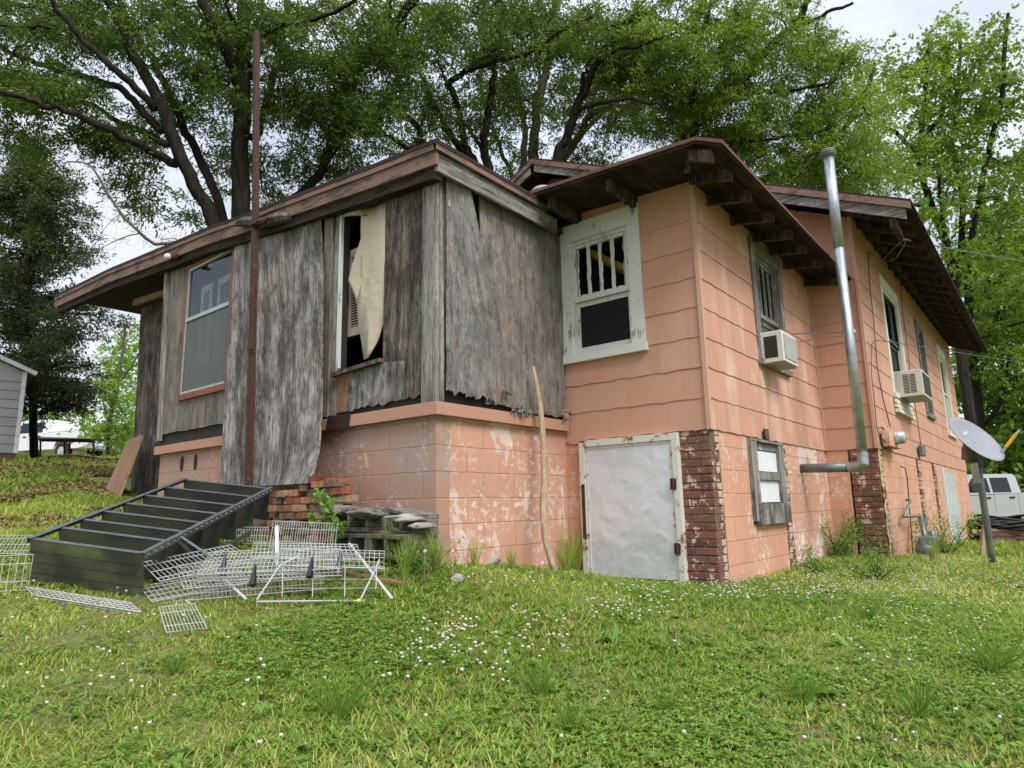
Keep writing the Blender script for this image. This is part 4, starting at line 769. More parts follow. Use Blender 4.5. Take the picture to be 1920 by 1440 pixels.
a = at(505, 1026, 'd', 4.9); b = at(627, 1034, 'd', 4.6); c_ = at(513, 977, 'd', 5.0); wire_panel([a, b, c_], 'white wire rack propped upright before the stacked bricks', .024, 2)
a = at(556, 1060, 'd', 4.35); b = at(720, 1066, 'd', 4.15); c_ = at(562, 1029, 'd', 4.5); wire_panel([a, b, c_], 'white wire basket side standing at the right end of the pile', .035, 4, lip=.02)
a = at(420, 1018, 'd', 5.4); b = at(500, 1020, 'd', 5.2); c_ = at(425, 988, 'd', 5.5); wire_panel([a, b, c_], 'small white wire rack behind the far end of the black shelving', .028, 3)
wire_panel([og(312, 1186, .03), og(388, 1178, .035), og(298, 1138, .05)], 'small white wire rack lying in the grass in front of the pile', .016, 2, r=.0018)
# folded white stand in front
fs = thing('folding_stand', 'bent white wire stand standing in the grass in front of the racks', 'wire stand', tuple(og(484, 1138)))
g0 = og(484, 1140); D0 = pj(g0)[2]; g1 = og(676, 1136); D1 = pj(g1)[2]
a_ = lambda u, v, t=0, b=0: at(u, v, 'd', D0+(D1-D0)*t+b)
mb = MB(); r = .0042
mb.tube([a_(510, 1141, 0, -.05), a_(482, 1140), a_(482, 1124), a_(525, 1060, .1, .18), a_(562, 1041, .3, .3)], r*1.2, 6); mb.tube([a_(676, 1136, 1), a_(677, 1122, 1), a_(705, 1065, 1, .18), a_(711, 1050, 1, .25)], r*1.2, 6)
mb.tube([a_(483, 1128), a_(685, 1126, 1)], r*1.2, 6); mb.tube([a_(525, 1060, .1, .18), a_(722, 1066, 1, .18)], r, 6); mb.build('frame', M['white_wire'], fs)
mb = MB()
for u, t in ((530, .12), (587, .4), (647, .75), (706, 1)): mb.tube([a_(u, 1061, t, .18), a_(u-1, 1119 if t < 1 else 1104, t, .03)], .0026, 5)
for v in (1086, 1103): mb.tube([a_(529, v, .12, .10), a_(706, v, 1, .10)], .0016, 4)
mb.build('wires', M['white_wire'], fs)
for (u0, v0, u1, v1, D, lab) in ((655, 1019, 735, 1122, 3.9, 'thin white metal bar leaning across the right end of the racks'), (392, 1060, 461, 1123, 3.9, 'white metal bar leaning from the pile to the grass left of the stand'), (335, 1003, 402, 1049, 3.95, 'short grey brace hanging off the side of the black shelving')):
    mb = MB(); mb.bar(at(u0, v0, 'd', D+.5), at(u1, v1, 'd', D-.25), .016, .006); tag(mb.build('metal_bar', M['white_wire'] if 'white' in lab else M['galv']), lab, 'metal bar')
mb = MB(); mb.bar(at(519, 986, 'd', 4.35), at(519, 1060, 'd', 4.15), .022, .01); tag(mb.build('metal_bar', M['white_wire']), 'pale upright metal strip standing in the middle of the racks', 'metal bar')
for u, v0, v1, lab in ((420, 1036, 1078, 'black plastic clip at the left of the pile of racks'), (476, 1058, 1098, 'black plastic clip lowest in the pile of racks'), (583, 1044, 1082, 'black plastic clip behind the second wire of the stand'), (636, 1034, 1078, 'black plastic clip behind the third wire of the stand')):
    D = pj(og(u, v1+6, .02))[2]-.38; mb = MB(); a, b = at(u+3, v0, 'd', D+.1), at(u-3, v1, 'd', D+.02); mb.tube([a, a+(b-a)*.3, a+(b-a)*.7, b], [.006, .010, .018, .022], 6); tag(mb.build('plastic_clip', M['black_plastic']), lab, 'clip')
def blob(p, r, name, mat, label, cat, seed=0, n=2, group=None, sc=(1, 1, .7), amp=.35):
    bm = bmesh.new(); bmesh.ops.create_icosphere(bm, subdivisions=n, radius=r)
    for v in bm.verts:
        f = 1+amp*mnoise.noise(v.co/r*1.3+Vector((seed, 0, 0)))*2*.5+amp*.4*mnoise.noise(v.co/r*4+Vector((0, seed, 0))); v.co = Vector((v.co.x*sc[0], v.co.y*sc[1], v.co.z*sc[2]))*f
    me = bpy.data.meshes.new(name); bm.to_mesh(me); bm.free(); me.transform(Matrix.Translation(Vector(p))); return tag(link(name, me, mat, smooth=n > 2), label, cat, group)
blob(og(544, 1078, .06), .016, 'plastic_scrap', simple('magenta_plastic', (.60, .05, .32), .5), 'magenta plastic scrap caught in the wire racks', 'scrap', 3)
blob(at(673, 1126, 'd', D1-.01), .014, 'plastic_scrap', simple('yellow_tape', (.72, .70, .05), .5), 'yellow tape knotted on the right foot of the stand', 'scrap', 5)
mb = MB(); mb.bar(og(640, 1072, .02), og(760, 1095, .02), .07, .02); tag(mb.build('wooden_plank', M['plank']), 'old plank lying in the weeds right of the racks', 'plank')
# ------------------------------------------------------------ stacks of bricks
BC = {'red': (.30, .105, .065), 'dark red': (.17, .06, .045), 'brown': (.20, .13, .09), 'grey-brown': (.19, .155, .125), 'tan': (.36, .25, .15), 'orange': (.42, .19, .11)}
BM = {k: simple('brick_'+k.replace(' ', '_').replace('-', '_'), v, .9, 0, .45, 24, .2, bump=.6) for k, v in BC.items()}
ORD = ['bottom', 'second', 'third', 'fourth', 'fifth', 'sixth', 'seventh', 'eighth']; rb = random.Random(21)
def brick(p, size, rz, mat, label, group):
    bm = bmesh.new(); bmesh.ops.create_cube(bm, size=1); bmesh.ops.scale(bm, vec=size, verts=bm.verts[:]); bmesh.ops.bevel(bm, geom=bm.edges[:], offset=.006, segments=2, affect='EDGES')
    for v in bm.verts: v.co += Vector((rb.uniform(-1, 1), rb.uniform(-1, 1), rb.uniform(-1, 1)))*.0022
    me = bpy.data.meshes.new('brick'); bm.to_mesh(me); bm.free(); o = link('brick', me, mat); o.location = p; o.rotation_euler = (0, rb.uniform(-.02, .02), rz); return tag(o, label, 'brick', group)
for st, (y0, y1, nr, xb, w_) in {'left': (1.12, 1.62, 7, -.36, .125), 'right': (.62, 1.10, 8, -.34, .155)}.items():
    for k in range(nr):
        nb = int((y1-y0)/w_)-(1 if k == nr-1 else 0); off = (k % 2)*w_*.35
        for i in range(nb):
            y = y1-(i+.5)*w_-off+rb.uniform(-.006, .006); c = rb.choice(list(BC)); long_ = w_ > .14 or rb.random() < .3
            brick((xb+rb.uniform(-.02, .02), y, .10+k*.062+.03), (.2 if not long_ else .11, w_-.008, .057), rb.uniform(-.06, .06), BM[c], f'{c} brick, {ORD[k]} course of the {st} brick stack, '+(['first', 'second', 'third', 'fourth'][i])+' from the left', 'bricks stacked against the porch foundation')
for i, (u, v, c, rz) in enumerate(((600, 900, 'dark red', .3), (632, 903, 'red', -.4), (585, 915, 'brown', .2))):
    brick(at(u, v, 'x', -.30), (.2, .1, .06), rz, BM[c], ['dark red brick lying askew on top of the right stack', 'red brick lying askew at the top right of the brick stacks', 'brown brick lying loose between the two brick stacks'][i], 'bricks stacked against the porch foundation')
# ------------------------------------------------------------ concrete blocks
def cblock(p, rz, mat, label, size=(.20, .40, .17), rx=0):
    sx, sy, sz = size; w_ = .032; mb = MB(); mb.box((-sx/2, -sy/2, -sz/2), (sx/2, sy/2, -sz/2+w_)); mb.box((-sx/2, -sy/2, sz/2-w_), (sx/2, sy/2, sz/2))
    for q in (-sy/2, -w_/2, sy/2-w_): mb.box((-sx/2, q, -sz/2+w_+.0005), (sx/2, q+w_, sz/2-w_-.0005))
    o = mb.build('concrete_block', mat, bevel=.004); 
    for v in o.data.vertices: v.co += Vector((rb.uniform(-1, 1), rb.uniform(-1, 1), rb.uniform(-1, 1)))*.003
    o.location = p; o.rotation_euler = (rx, 0, rz); return tag(o, label, 'concrete block', 'hollow blocks heaped below the porch')
cblock((-.40, .42, .285), .12, M['block'], 'hollow concrete block on top of the heap, nearest the bricks'); cblock((-.40, .40, .105), .05, M['block'], 'hollow concrete block at the bottom left of the heap')
cblock((-.42, -.04, .10), -.06, M['moss'], 'mossy hollow concrete block at the bottom right of the heap'); cblock((-.22, .02, .255), -.2, M['block'], 'hollow concrete block lying back against the foundation', rx=.12)
for i, (u, v, D, r, sc_, lab, mt) in enumerate(((690, 963, 4.75, .10, (1.4, 1.2, .35), 'crumbled mortar slab lying on the top concrete block', 'block'), (760, 972, 4.6, .10, (1.3, 1.1, .3), 'pale lime crust slab on the right half of the block heap', 'rock'), (792, 986, 4.55, .07, (1.5, 1, .3), 'broken flat stone at the right end of the block heap', 'rock'),
        (700, 1030, 4.3, .05, (1, 1, .8), 'grey stone in front of the block heap', 'block'), (640, 958, 5.0, .12, (1.2, .8, .35), 'grey concrete slab wedged between bricks and blocks', 'block'), (918, 1053, 5.0, .09, (1.2, .9, .8), 'pale rubble chunk in the grass below the porch corner', 'rock'), (858, 1082, 4.6, .04, (1.2, 1, .7), 'small pale stone in the grass left of the rubble chunk', 'rock'), (752, 1046, 4.4, .04, (1, 1.4, .6), 'small mossy stone at the foot of the block heap', 'moss'))):
    p = at(u, v, 'd', D); 
    if i in (3, 5, 6, 7): q = og(u, v+8); p = np.array([q[0], q[1], q[2]+r*.4])
    blob(p, r, 'rubble_stone', M[mt], lab, 'stone', i*3, 3, 'rubble stones around the porch', sc_, .5)
# ------------------------------------------------------------ stove pipe
yp = -2.13; top, el_ = at(1553, 292, 'y', yp), at(1619, 868, 'y', yp); inn = at(1520, 883, 'y', -1.50); inn[1] = -1.44; el_b = np.array([el_[0], el_[1], el_[2]])
inn = np.array([el_[0]+.12, Y4+.02, el_[2]-.02])
sp = thing('stove_pipe', 'galvanised stove pipe rising from the side wall past the eave', 'stove pipe', tuple(inn))
mid = top+(el_-top)*.32; mb = MB(); mb.tube([mid, el_+(top-el_)*.03], .052, 16); mb.build('lower_pipe', M['galv'], sp, smooth=True); mb = MB(); mb.tube([top, mid], .056, 16); mb.build('upper_pipe', M['galv'], sp, smooth=True)
mb = MB(); arc = [el_+(top-el_)*.03, el_, el_+(inn-el_)*.08+np.array([0, 0, -.03]), el_+(inn-el_)*.22+np.array([0, 0, -.035])]; mb.tube(arc, .057, 14); mb.build('elbow', M['galv'], sp); mb = MB(); mb.tube([arc[-1], inn], .05, 16); mb.build('wall_pipe', M['galv_dull'], sp, smooth=True)
mb = MB(); mb.lathe(top, (0, 0, 1), [(-.03, .058), (0, .085), (.012, .088), (.014, .075), (.024, .09), (.036, .09), (.038, .075), (.048, .088), (.06, .08), (.062, .03)], 18); mb.build('pipe_cap', M['galv_dull'], sp)
br = at(1594, 623, 'y', yp); wl = at(1490, 626, 'y', Y4-.03); mb = MB(); mb.tube([br, wl], .010, 6); mb.tube([br-np.array([0, 0, .03]), at(1500, 640, 'y', Y4-.02)], .007, 5); mb.lathe(br-np.array([0, 0, .02]), (0, 0, 1), [(0, .058), (.04, .058)], 14); mb.build('stay_bracket', M['galv'], sp)
# ------------------------------------------------------------ window air conditioners
def ac(x0, z0, w_, h, out, yw, mat, label, side, fin):
    t_ = thing('air_conditioner', label, 'air conditioner', (x0, yw, z0), 'window air conditioners'); y1 = yw-out; b = .012
    mb = MB(); mb.box((x0, y1, z0), (x0+w_, yw+.12, z0+h)); mb.build('casing', mat, t_, bevel=.008)
    mb = MB(); mb.box((x0+.035, y1-.004, z0+.035), (x0+w_-.035, y1-.001, z0+h-.035)); mb.build('coil_grille', M['fins'] if fin else M['dark_vent'], t_)
    if fin:
        mb = MB()
        for i in range(16): mb.box((x0+.04+i*(w_-.09)/15, y1-.009, z0+.04), (x0+.046+i*(w_-.09)/15, y1-.0045, z0+h-.04))
        mb.build('grille_bars', M['ac_white'], t_)
    mb = MB(); ya, yb = y1+out*side[0], y1+out*side[1]
    if fin: mb.box((x0-.003, ya, z0+.05), (x0-.0005, yb, z0+h-.05)); mb.build('side_vent', M['dark_vent'], t_)
    else:
        for k in range(2):
            for i in range(13): mb.box((x0-.003, ya+(yb-ya)*k*.52, z0+.05+i*(h-.1)/13), (x0-.0005, ya+(yb-ya)*(k*.52+.46), z0+.05+(i+.5)*(h-.1)/13))
        mb.build('side_vent', M['dark_vent'], t_)
    mb = MB(); mb.box((x0+.02, y1+.02, z0-.012), (x0+w_-.02, yw, z0-.001)); mb.build('base_pan', M['fins'], t_); return t_
q = at(1465.6, 617.5, 'y', Y4-.25); q2 = at(1465.3, 673, 'y', Y4-.25); q3 = at(1490.8, 625, 'y', Y4-.25)
ac(q[0], q2[2], max(.3, q3[0]-q[0]), q[2]-q2[2], .23, Y4-.02, M['ac_white'], 'white window air conditioner in the grey window beside the corner', (.25, .82), True)
q = at(1727, 691, 'y', Y6-.36); q2 = at(1727, 735, 'y', Y6-.36); q3 = at(1741, 702, 'y', Y6-.36)
ac(q[0], q2[2], max(.35, q3[0]-q[0]), q[2]-q2[2], .34, Y6-.02, M['ac_beige'], 'beige window air conditioner with louvred side in the cream-trimmed window', (.25, .72), False)
# ------------------------------------------------------------ meters on the far side wall
gx = at(1733, 1020, 'y', Y6-.22)[0]; gzv = at(1733, 1058, 'y', Y6-.22)[2]; gm = thing('gas_meter', 'grey gas meter with a round regulator standing by the far side wall', 'gas meter', (gx, Y6-.22, gzv))
bm_ = MB(); bm_.lathe((gx, Y6-.34, gzv+.16), (0, 1, 0), [(0, .08), (.02, .125), (.09, .135), (.10, .14), (.11, .135), (.19, .125), (.21, .08)], 16); bm_.build('meter_body', M['meter_grey'], gm, smooth=True)
mb = MB(); mb.box((gx-.11, Y6-.36, gzv+.22), (gx+.11, Y6-.18, gzv+.34)); mb.build('index_head', M['meter_grey'], gm, bevel=.015); mb = MB(); mb.box((gx-.05, Y6-.364, gzv+.24), (gx+.05, Y6-.3605, gzv+.31)); mb.build('dial_window', M['fins'], gm)
mb = MB(); mb.lathe((gx+.17, Y6-.28, gzv+.33), (0, -1, .1), [(0, .04), (.02, .075), (.035, .078), (.05, .06), (.07, .025)], 14); mb.build('regulator', M['galv_dull'], gm, smooth=True)
mb = MB(); a = at(1698, 938, 'y', Y6-.03); b = np.array([a[0], Y6-.09, a[2]]); c_ = at(1696, 968, 'y', Y6-.09); d_ = at(1726, 968, 'y', Y6-.16); mb.tube([a, b, c_], .018, 8); mb.tube([c_, d_], .018, 8); mb.tube([d_, (gx-.09, Y6-.25, gzv+.33)], .03, 8); mb.lathe(c_-np.array([0, 0, .02]), (0, 0, 1), [(0, .026), (.04, .026)], 8); mb.lathe(d_+np.array([0, 0, .03]), (0, 0, -1), [(0, .03), (.06, .035), (.10, .03)], 8); mb.build('gas_pipe', M['galv_dull'], gm, smooth=True)
ex = at(1672, 825, 'y', Y6-.06); em = thing('electric_meter', 'round glass electric meter on a pink box near the brick corner', 'electric meter', tuple(ex))
xa, xb, za, zb = at(1664, 812, 'y', Y6-.1)[0], at(1683, 812, 'y', Y6-.1)[0], at(1672, 838, 'y', Y6-.1)[2], at(1672, 809, 'y', Y6-.1)[2]; mb = MB(); mb.box((xa, Y6-.12, za), (xb, Y6-.03, zb)); mb.build('meter_box', M['cmu_side'], em, bevel=.006)
mb = MB(); mb.lathe(((xa+xb)/2, Y6-.121, (za+zb)/2+.02), (0, -1, 0), [(0, .09), (.015, .092), (.017, .08), (.10, .078), (.115, .06), (.12, .02)], 16); mb.build('meter_glass', simple('cloudy_glass', (.42, .42, .38), .15, 0, .4, 20, .6), em, smooth=True)
xc = at(1731, 845, 'y', Y6-.08); mb = MB(); mb.box((xc[0]-.12, Y6-.10, xc[2]-.09), (xc[0]+.12, Y6-.03, xc[2]+.09)); tag(mb.build('junction_box', M['galv_dull'], bevel=.015), 'small grey cable box on the pink wall above the foundation', 'junction box')
def cable(px, label, r=.006, mat='cable', name='cable', sag=0):
    P = [at(q[0], q[1], 'y', q[2]) if len(q) == 3 else at(*q) for q in px]; mb = MB(); mb.tube(P, r, 6); return tag(mb.build(name, M[mat], smooth=True), label, 'cable')
yy = Y6-.035
cable([(1639, 478, yy), (1628, 474, yy-.01), (1630, 530, yy), (1638, 600, yy), (1645, 690, yy), (1655, 745, yy), (1669, 800, yy)], 'painted-over cable running down the pink wall to the electric meter', .007, 'cable_pink')
cable([(1689, 532, yy), (1692, 580, yy), (1701, 650, yy), (1711, 730, yy), (1722, 800, yy), (1727, 838, yy)], 'painted-over cable running down between two windows to the grey box', .006, 'cable_pink')
cable([(1935, 683, 'd', 17), (1840, 668, 'd', 13.5), (1760, 655, 'd', 11), (1700, 646, 'd', 9.6), (1660, 640, yy-.12), (1642, 638, yy-.05), (1634, 646, yy), (1634, 700, yy), (1638, 740, yy), (1644, 800, yy), (1652, 835, yy-.02)], 'thin grey overhead wire dropping in a loop to the brick corner', .006, 'cable_grey')
cable([(1652, 800, yy), (1660, 806, yy-.02), (1664, 815, yy-.04), (1660, 828, yy-.03), (1653, 822, yy-.02), (1655, 838, yy-.03), (1662, 842, yy-.03), (1668, 838, yy-.02)], 'black cable coiled at the brick corner beside the electric meter', .007)
cable([(1688, 874, yy), (1697, 878, yy-.04), (1701, 896, yy-.03), (1705, 950, yy), (1709, 1000, yy), (1712, 1042, yy)], 'black cable hanging down the foundation beside the gas pipe', .007)
P = [(1695, 449, -2.70), (1712, 452, 'd', 9.3), (1745, 459, 'd', 10.5), (1790, 468, 'd', 12.3), (1850, 479, 'd', 15), (1935, 493, 'd', 19)]; cable(P, 'twisted overhead service cable leaving the far eave to the right', .012, 'cable_grey')
cable([(1655, 488, -2.4), (1672, 470, -2.5), (1690, 452, -2.7), (1698, 447, -2.75), (1696, 460, -2.72), (1680, 484, -2.5), (1666, 490, -2.4)], 'loose service wires looping under the far eave', .006, 'cable_grey')
# ------------------------------------------------------------ satellite dish
dp = thing('satellite_dish', 'grey satellite dish on a leaning steel pole in the grass', 'satellite dish', (5.64, -3.0, -.42)); Dd = pj((5.64, -3.0, -.4))[2]
P = [at(1863, 1070, 'd', Dd), at(1857, 1030, 'd', Dd), at(1847, 960, 'd', Dd), at(1840, 915, 'd', Dd), at(1835, 880, 'd', Dd)]; mb = MB(); mb.tube(P, .034, 12); mb.build('pole', M['galv_dull'], dp, smooth=True)
mb = MB(); mb.tube([at(1832, 905, 'd', Dd-.05), at(1826, 868, 'd', Dd-.05)], .035, 8); mb.build('mast_collar', M['galv'], dp)
cen = at(1831, 822, 'd', Dd); vw = (CAMP-cen)/np.linalg.norm(CAMP-cen); rr1 = RT-vw*np.dot(RT, vw); rr1 /= np.linalg.norm(rr1); uu1 = np.cross(vw, rr1); n_ = .40*vw+.916*(rr1*.70+uu1*.714); n_ /= np.linalg.norm(n_); mj = rr1*.71-uu1*.70; mj = mj-n_*np.dot(mj, n_); mj /= np.linalg.norm(mj); mn = np.cross(n_, mj)
V = []; F = []; rings = 8; seg = 32
for i in range(rings+1):
    rr_ = i/rings; z = .055*(rr_**2-1)
    for j in range(seg): a = 2*math.pi*j/seg; V.append(cen+n_*z+mj*math.cos(a)*.325*rr_+mn*math.sin(a)*.29*rr_)
for i in range(rings):
    for j in range(seg): F.append((i*seg+j, (i+1)*seg+j, (i+1)*seg+(j+1) % seg, i*seg+(j+1) % seg))
k = len(V); V += [q-n_*.008 for q in V]; F += [tuple(x+k for x in f[::-1]) for f in F]; b0 = rings*seg; F += [(b0+j, b0+k+j, b0+k+(j+1) % seg, b0+(j+1) % seg) for j in range(seg)]
mb = MB(); mb.add(V, F); mb.build('reflector', M['dish_grey'], dp, smooth=True)
mb = MB(); c2 = cen-mj*.10+n_*-.044+mn*0; mb.obox(c2-mj*.03-mn*.05, mj*.035, mn*.14, n_*.002); mb.build('faded_logo', simple('faded_grey', (.36, .38, .41), .5), dp)
mb = MB(); mb.obox(at(1812, 838, 'd', Dd+.02), RT*.10, -UP*.15, FW*.09); mb.build('mount_bracket', simple('brown_bracket', (.22, .15, .12), .7), dp, bevel=.01); mb = MB(); mb.tube([at(1822, 862, 'd', Dd+.05), cen-n_*.07], .03, 8); mb.build('mount_arm', M['dark_vent'], dp)
e0 = cen+mj*.31; tip = at(1912, 806, 'd', Dd-.1); mb = MB(); mb.tube([cen+mj*.27-n_*.03, at(1868, 862, 'd', Dd-.03), at(1886, 838, 'd', Dd-.06)], [.018, .02, .016], 8); mb.tube([at(1905, 814, 'd', Dd-.09), tip], [.014, .010], 8); mb.build('feed_arm', M['galv'], dp)
mb = MB(); mb.tube([at(1886, 838, 'd', Dd-.06), at(1905, 814, 'd', Dd-.09)], .018, 8); mb.build('feed_tip', M['yellow'], dp)
mb = MB(); mb.bar(at(1842, 1040, 'd', Dd+1.2), at(1846, 985, 'd', Dd+1.2), .09, .02); tag(mb.build('wooden_stake', M['pole_wood']), 'pale board upright in the grass behind the dish pole', 'stake')
# ------------------------------------------------------------ porch window contents
def louvre(o, U, h, n, name, mat, label):
    "louvred shutter: base corner o, width vector U, height h"
    o = np.asarray(o, float); U = np.asarray(U, float); L_ = np.linalg.norm(U); u = U/L_; nn = np.cross(u, (0, 0, 1)); t_ = thing(name, label, 'shutter', tuple(o), 'louvred shutters inside the porch'); Z = np.array([0, 0, 1.])
    mb = MB(); s_ = .05; mb.obox(o, u*s_, nn*.025, Z*h); mb.obox(o+U-u*s_, u*s_, nn*.025, Z*h); mb.obox(o+u*(s_+.0005), u*(L_-2*s_-.001), nn*.024, Z*.08); mb.obox(o+u*(s_+.0005)+Z*(h-.08), u*(L_-2*s_-.001), nn*.024, Z*.08); mb.build('shutter_frame', mat, t_)
    mb = MB()
    for i in range(n): q = o+u*(s_+.0006)+Z*(.09+(h-.18)*i/n)+nn*.002; mb.obox(q, u*(L_-2*s_-.0012), nn*.018+Z*.014, Z*.005)
    mb.build('slats', mat, t_)
louvre((.05, 3.93, 2.12), (-.0, .26, 0), .98, 24, 'shutter', M['shutter_white'], 'white louvred shutter, left one behind the left porch window'); louvre((.05, 3.42, 2.10), (.02, .40, 0), 1.02, 24, 'shutter', M['shutter_white'], 'white louvred shutter, right one behind the left porch window')
louvre((.10, .95, 1.95), (.0, .36, 0), .86, 26, 'shutter', M['shutter_beige'], 'beige louvred shutter behind the torn cloth'); louvre((.10, .52, 2.02), (0, .17, 0), .80, 26, 'shutter', M['shutter_beige'], 'beige louvred shutter at the right edge of the torn cloth')
# torn cloth
OUT = [(1.30, 3.17), (1.0, 3.20), (.64, 3.10), (.635, 2.6), (.63, 2.12), (.66, 1.98), (.74, 1.80), (.85, 1.66), (.90, 1.655), (.98, 1.95), (1.06, 2.2), (1.19, 2.46), (1.15, 2.6), (1.0, 2.85), (.93, 3.03), (.96, 3.07), (1.30, 3.11)]
bm = bmesh.new(); vs = [bm.verts.new((0, y, z)) for y, z in OUT]; bm.faces.new(vs); bmesh.ops.triangulate(bm, faces=bm.faces[:]); bmesh.ops.subdivide_edges(bm, edges=bm.edges[:], cuts=3, use_grid_fill=True)
for v in bm.verts: v.co.x = .010-.025*math.sin(v.co.y*11+v.co.z*2.5)-.03*mnoise.noise(Vector((v.co.y*3, v.co.z*2.2, 1)))
me = bpy.data.meshes.new('torn_cloth'); bm.to_mesh(me); bm.free(); o = link('torn_cloth', me, M['cloth'], smooth=True); md = o.modifiers.new('solid', 'SOLIDIFY'); md.thickness = .002; tag(o, 'torn cream cloth hanging across the broken porch opening', 'cloth')
# ------------------------------------------------------------ background: shed, table, trucks, coil
sb = at(33, 850, 'd', 15); vz = np.array([0, 0, 1.]); sb2 = (sb-CAMP)*[1, 1, 0]; sb2 /= np.linalg.norm(sb2); _a = R_(5); sb2 = np.array([sb2[0]*math.cos(_a)-sb2[1]*math.sin(_a), sb2[0]*math.sin(_a)+sb2[1]*math.cos(_a), 0]); su_ = np.array([-sb2[1], sb2[0], 0])
sh = thing('metal_shed', 'grey metal garden shed with white trim at the left edge', 'shed', tuple(sb)); Hs = 1.86; Ws = 2.8; Ds = 3.2
mb = MB(); mb.obox(sb+vz*.0, su_*Ws, sb2*Ds, vz*Hs); mb.add([sb+vz*Hs, sb+vz*Hs+su_*Ws, sb+vz*(Hs+.62)+su_*Ws/2, sb+vz*Hs+sb2*Ds, sb+vz*Hs+su_*Ws+sb2*Ds, sb+vz*(Hs+.62)+su_*Ws/2+sb2*Ds], [(0, 1, 2), (5, 4, 3), (0, 3, 4, 1), (0, 2, 5, 3), (1, 4, 5, 2)]); mb.build('wall', M['shed'], sh)
mb = MB()
for i in range(9): mb.obox(sb+vz*(i*.205+.0)-sb2*.02+su_*.08, su_*(Ws-.16), sb2*.019, vz*.185)
mb.build('cladding', M['shed'], sh); mb = MB(); mb.obox(sb-sb2*.03, su_*.085, sb2*.06, vz*(Hs+.03)); mb.build('corner_trim', M['shed_trim'], sh)
mb = MB(); a = sb+vz*(Hs+.0)-su_*.18-sb2*.06; b = sb+vz*(Hs+.68)+su_*Ws/2-sb2*.06; mb.bar(a, b, .1, .09); mb.build('roof_trim', M['shed_trim'], sh); mb = MB(); mb.add([a, b, b+sb2*(Ds+.1), a+sb2*(Ds+.1), a+vz*.05, b+vz*.05, b+vz*.05+sb2*(Ds+.1), a+vz*.05+sb2*(Ds+.1)], [(0, 3, 2, 1), (4, 5, 6, 7), (0, 1, 5, 4), (1, 2, 6, 5), (2, 3, 7, 6), (3, 0, 4, 7)]); mb.build('roof', M['shed'], sh)
mb = MB(); mb.obox(sb+vz*-.16+su_*.03, su_*(Ws-.06), sb2*Ds, vz*.155); mb.build('skid', simple('brown_skid', (.12, .06, .045), .9), sh); mb = MB(); mb.obox(sb+vz*-.75+su_*.25+sb2*.2, su_*(Ws-.5), sb2*Ds*.9, vz*.58); mb.build('underside_shade', M['dark_inside'], sh)  # the dark box stands in for shade under the shed
tb = thing('metal_table', 'rusty metal table frame with thin legs on the bank', 'table', tuple(at(125, 866, 'd', 20)))
mb = MB(); p, q, r_, s_ = at(72, 819, 'd', 20.3), at(192, 822, 'd', 20.3), at(168, 823, 'd', 18.9), at(68, 822, 'd', 18.9); mb.add([p, q, r_, s_]+[x-vz*.05 for x in (p, q, r_, s_)], [(3, 2, 1, 0), (4, 5, 6, 7), (0, 1, 5, 4), (1, 2, 6, 5), (2, 3, 7, 6), (3, 0, 4, 7)]); mb.build('table_top', M['rust'], tb)
mb = MB(); mb.bar(at(74, 825, 'd', 19.4), at(178, 827, 'd', 19.4), .03, .09); mb.build('apron', M['rust'], tb)
for u, v, D in ((76, 866, 19.4), (121, 868, 18.9), (131, 866, 20.2), (176, 868, 19.4)): mb = MB(); mb.bar(at(u, 824, 'd', D), at(u-1, v+4, 'd', D), .04, .04, up=(1, 0, 0)); mb.build('leg', M['rust'], tb)
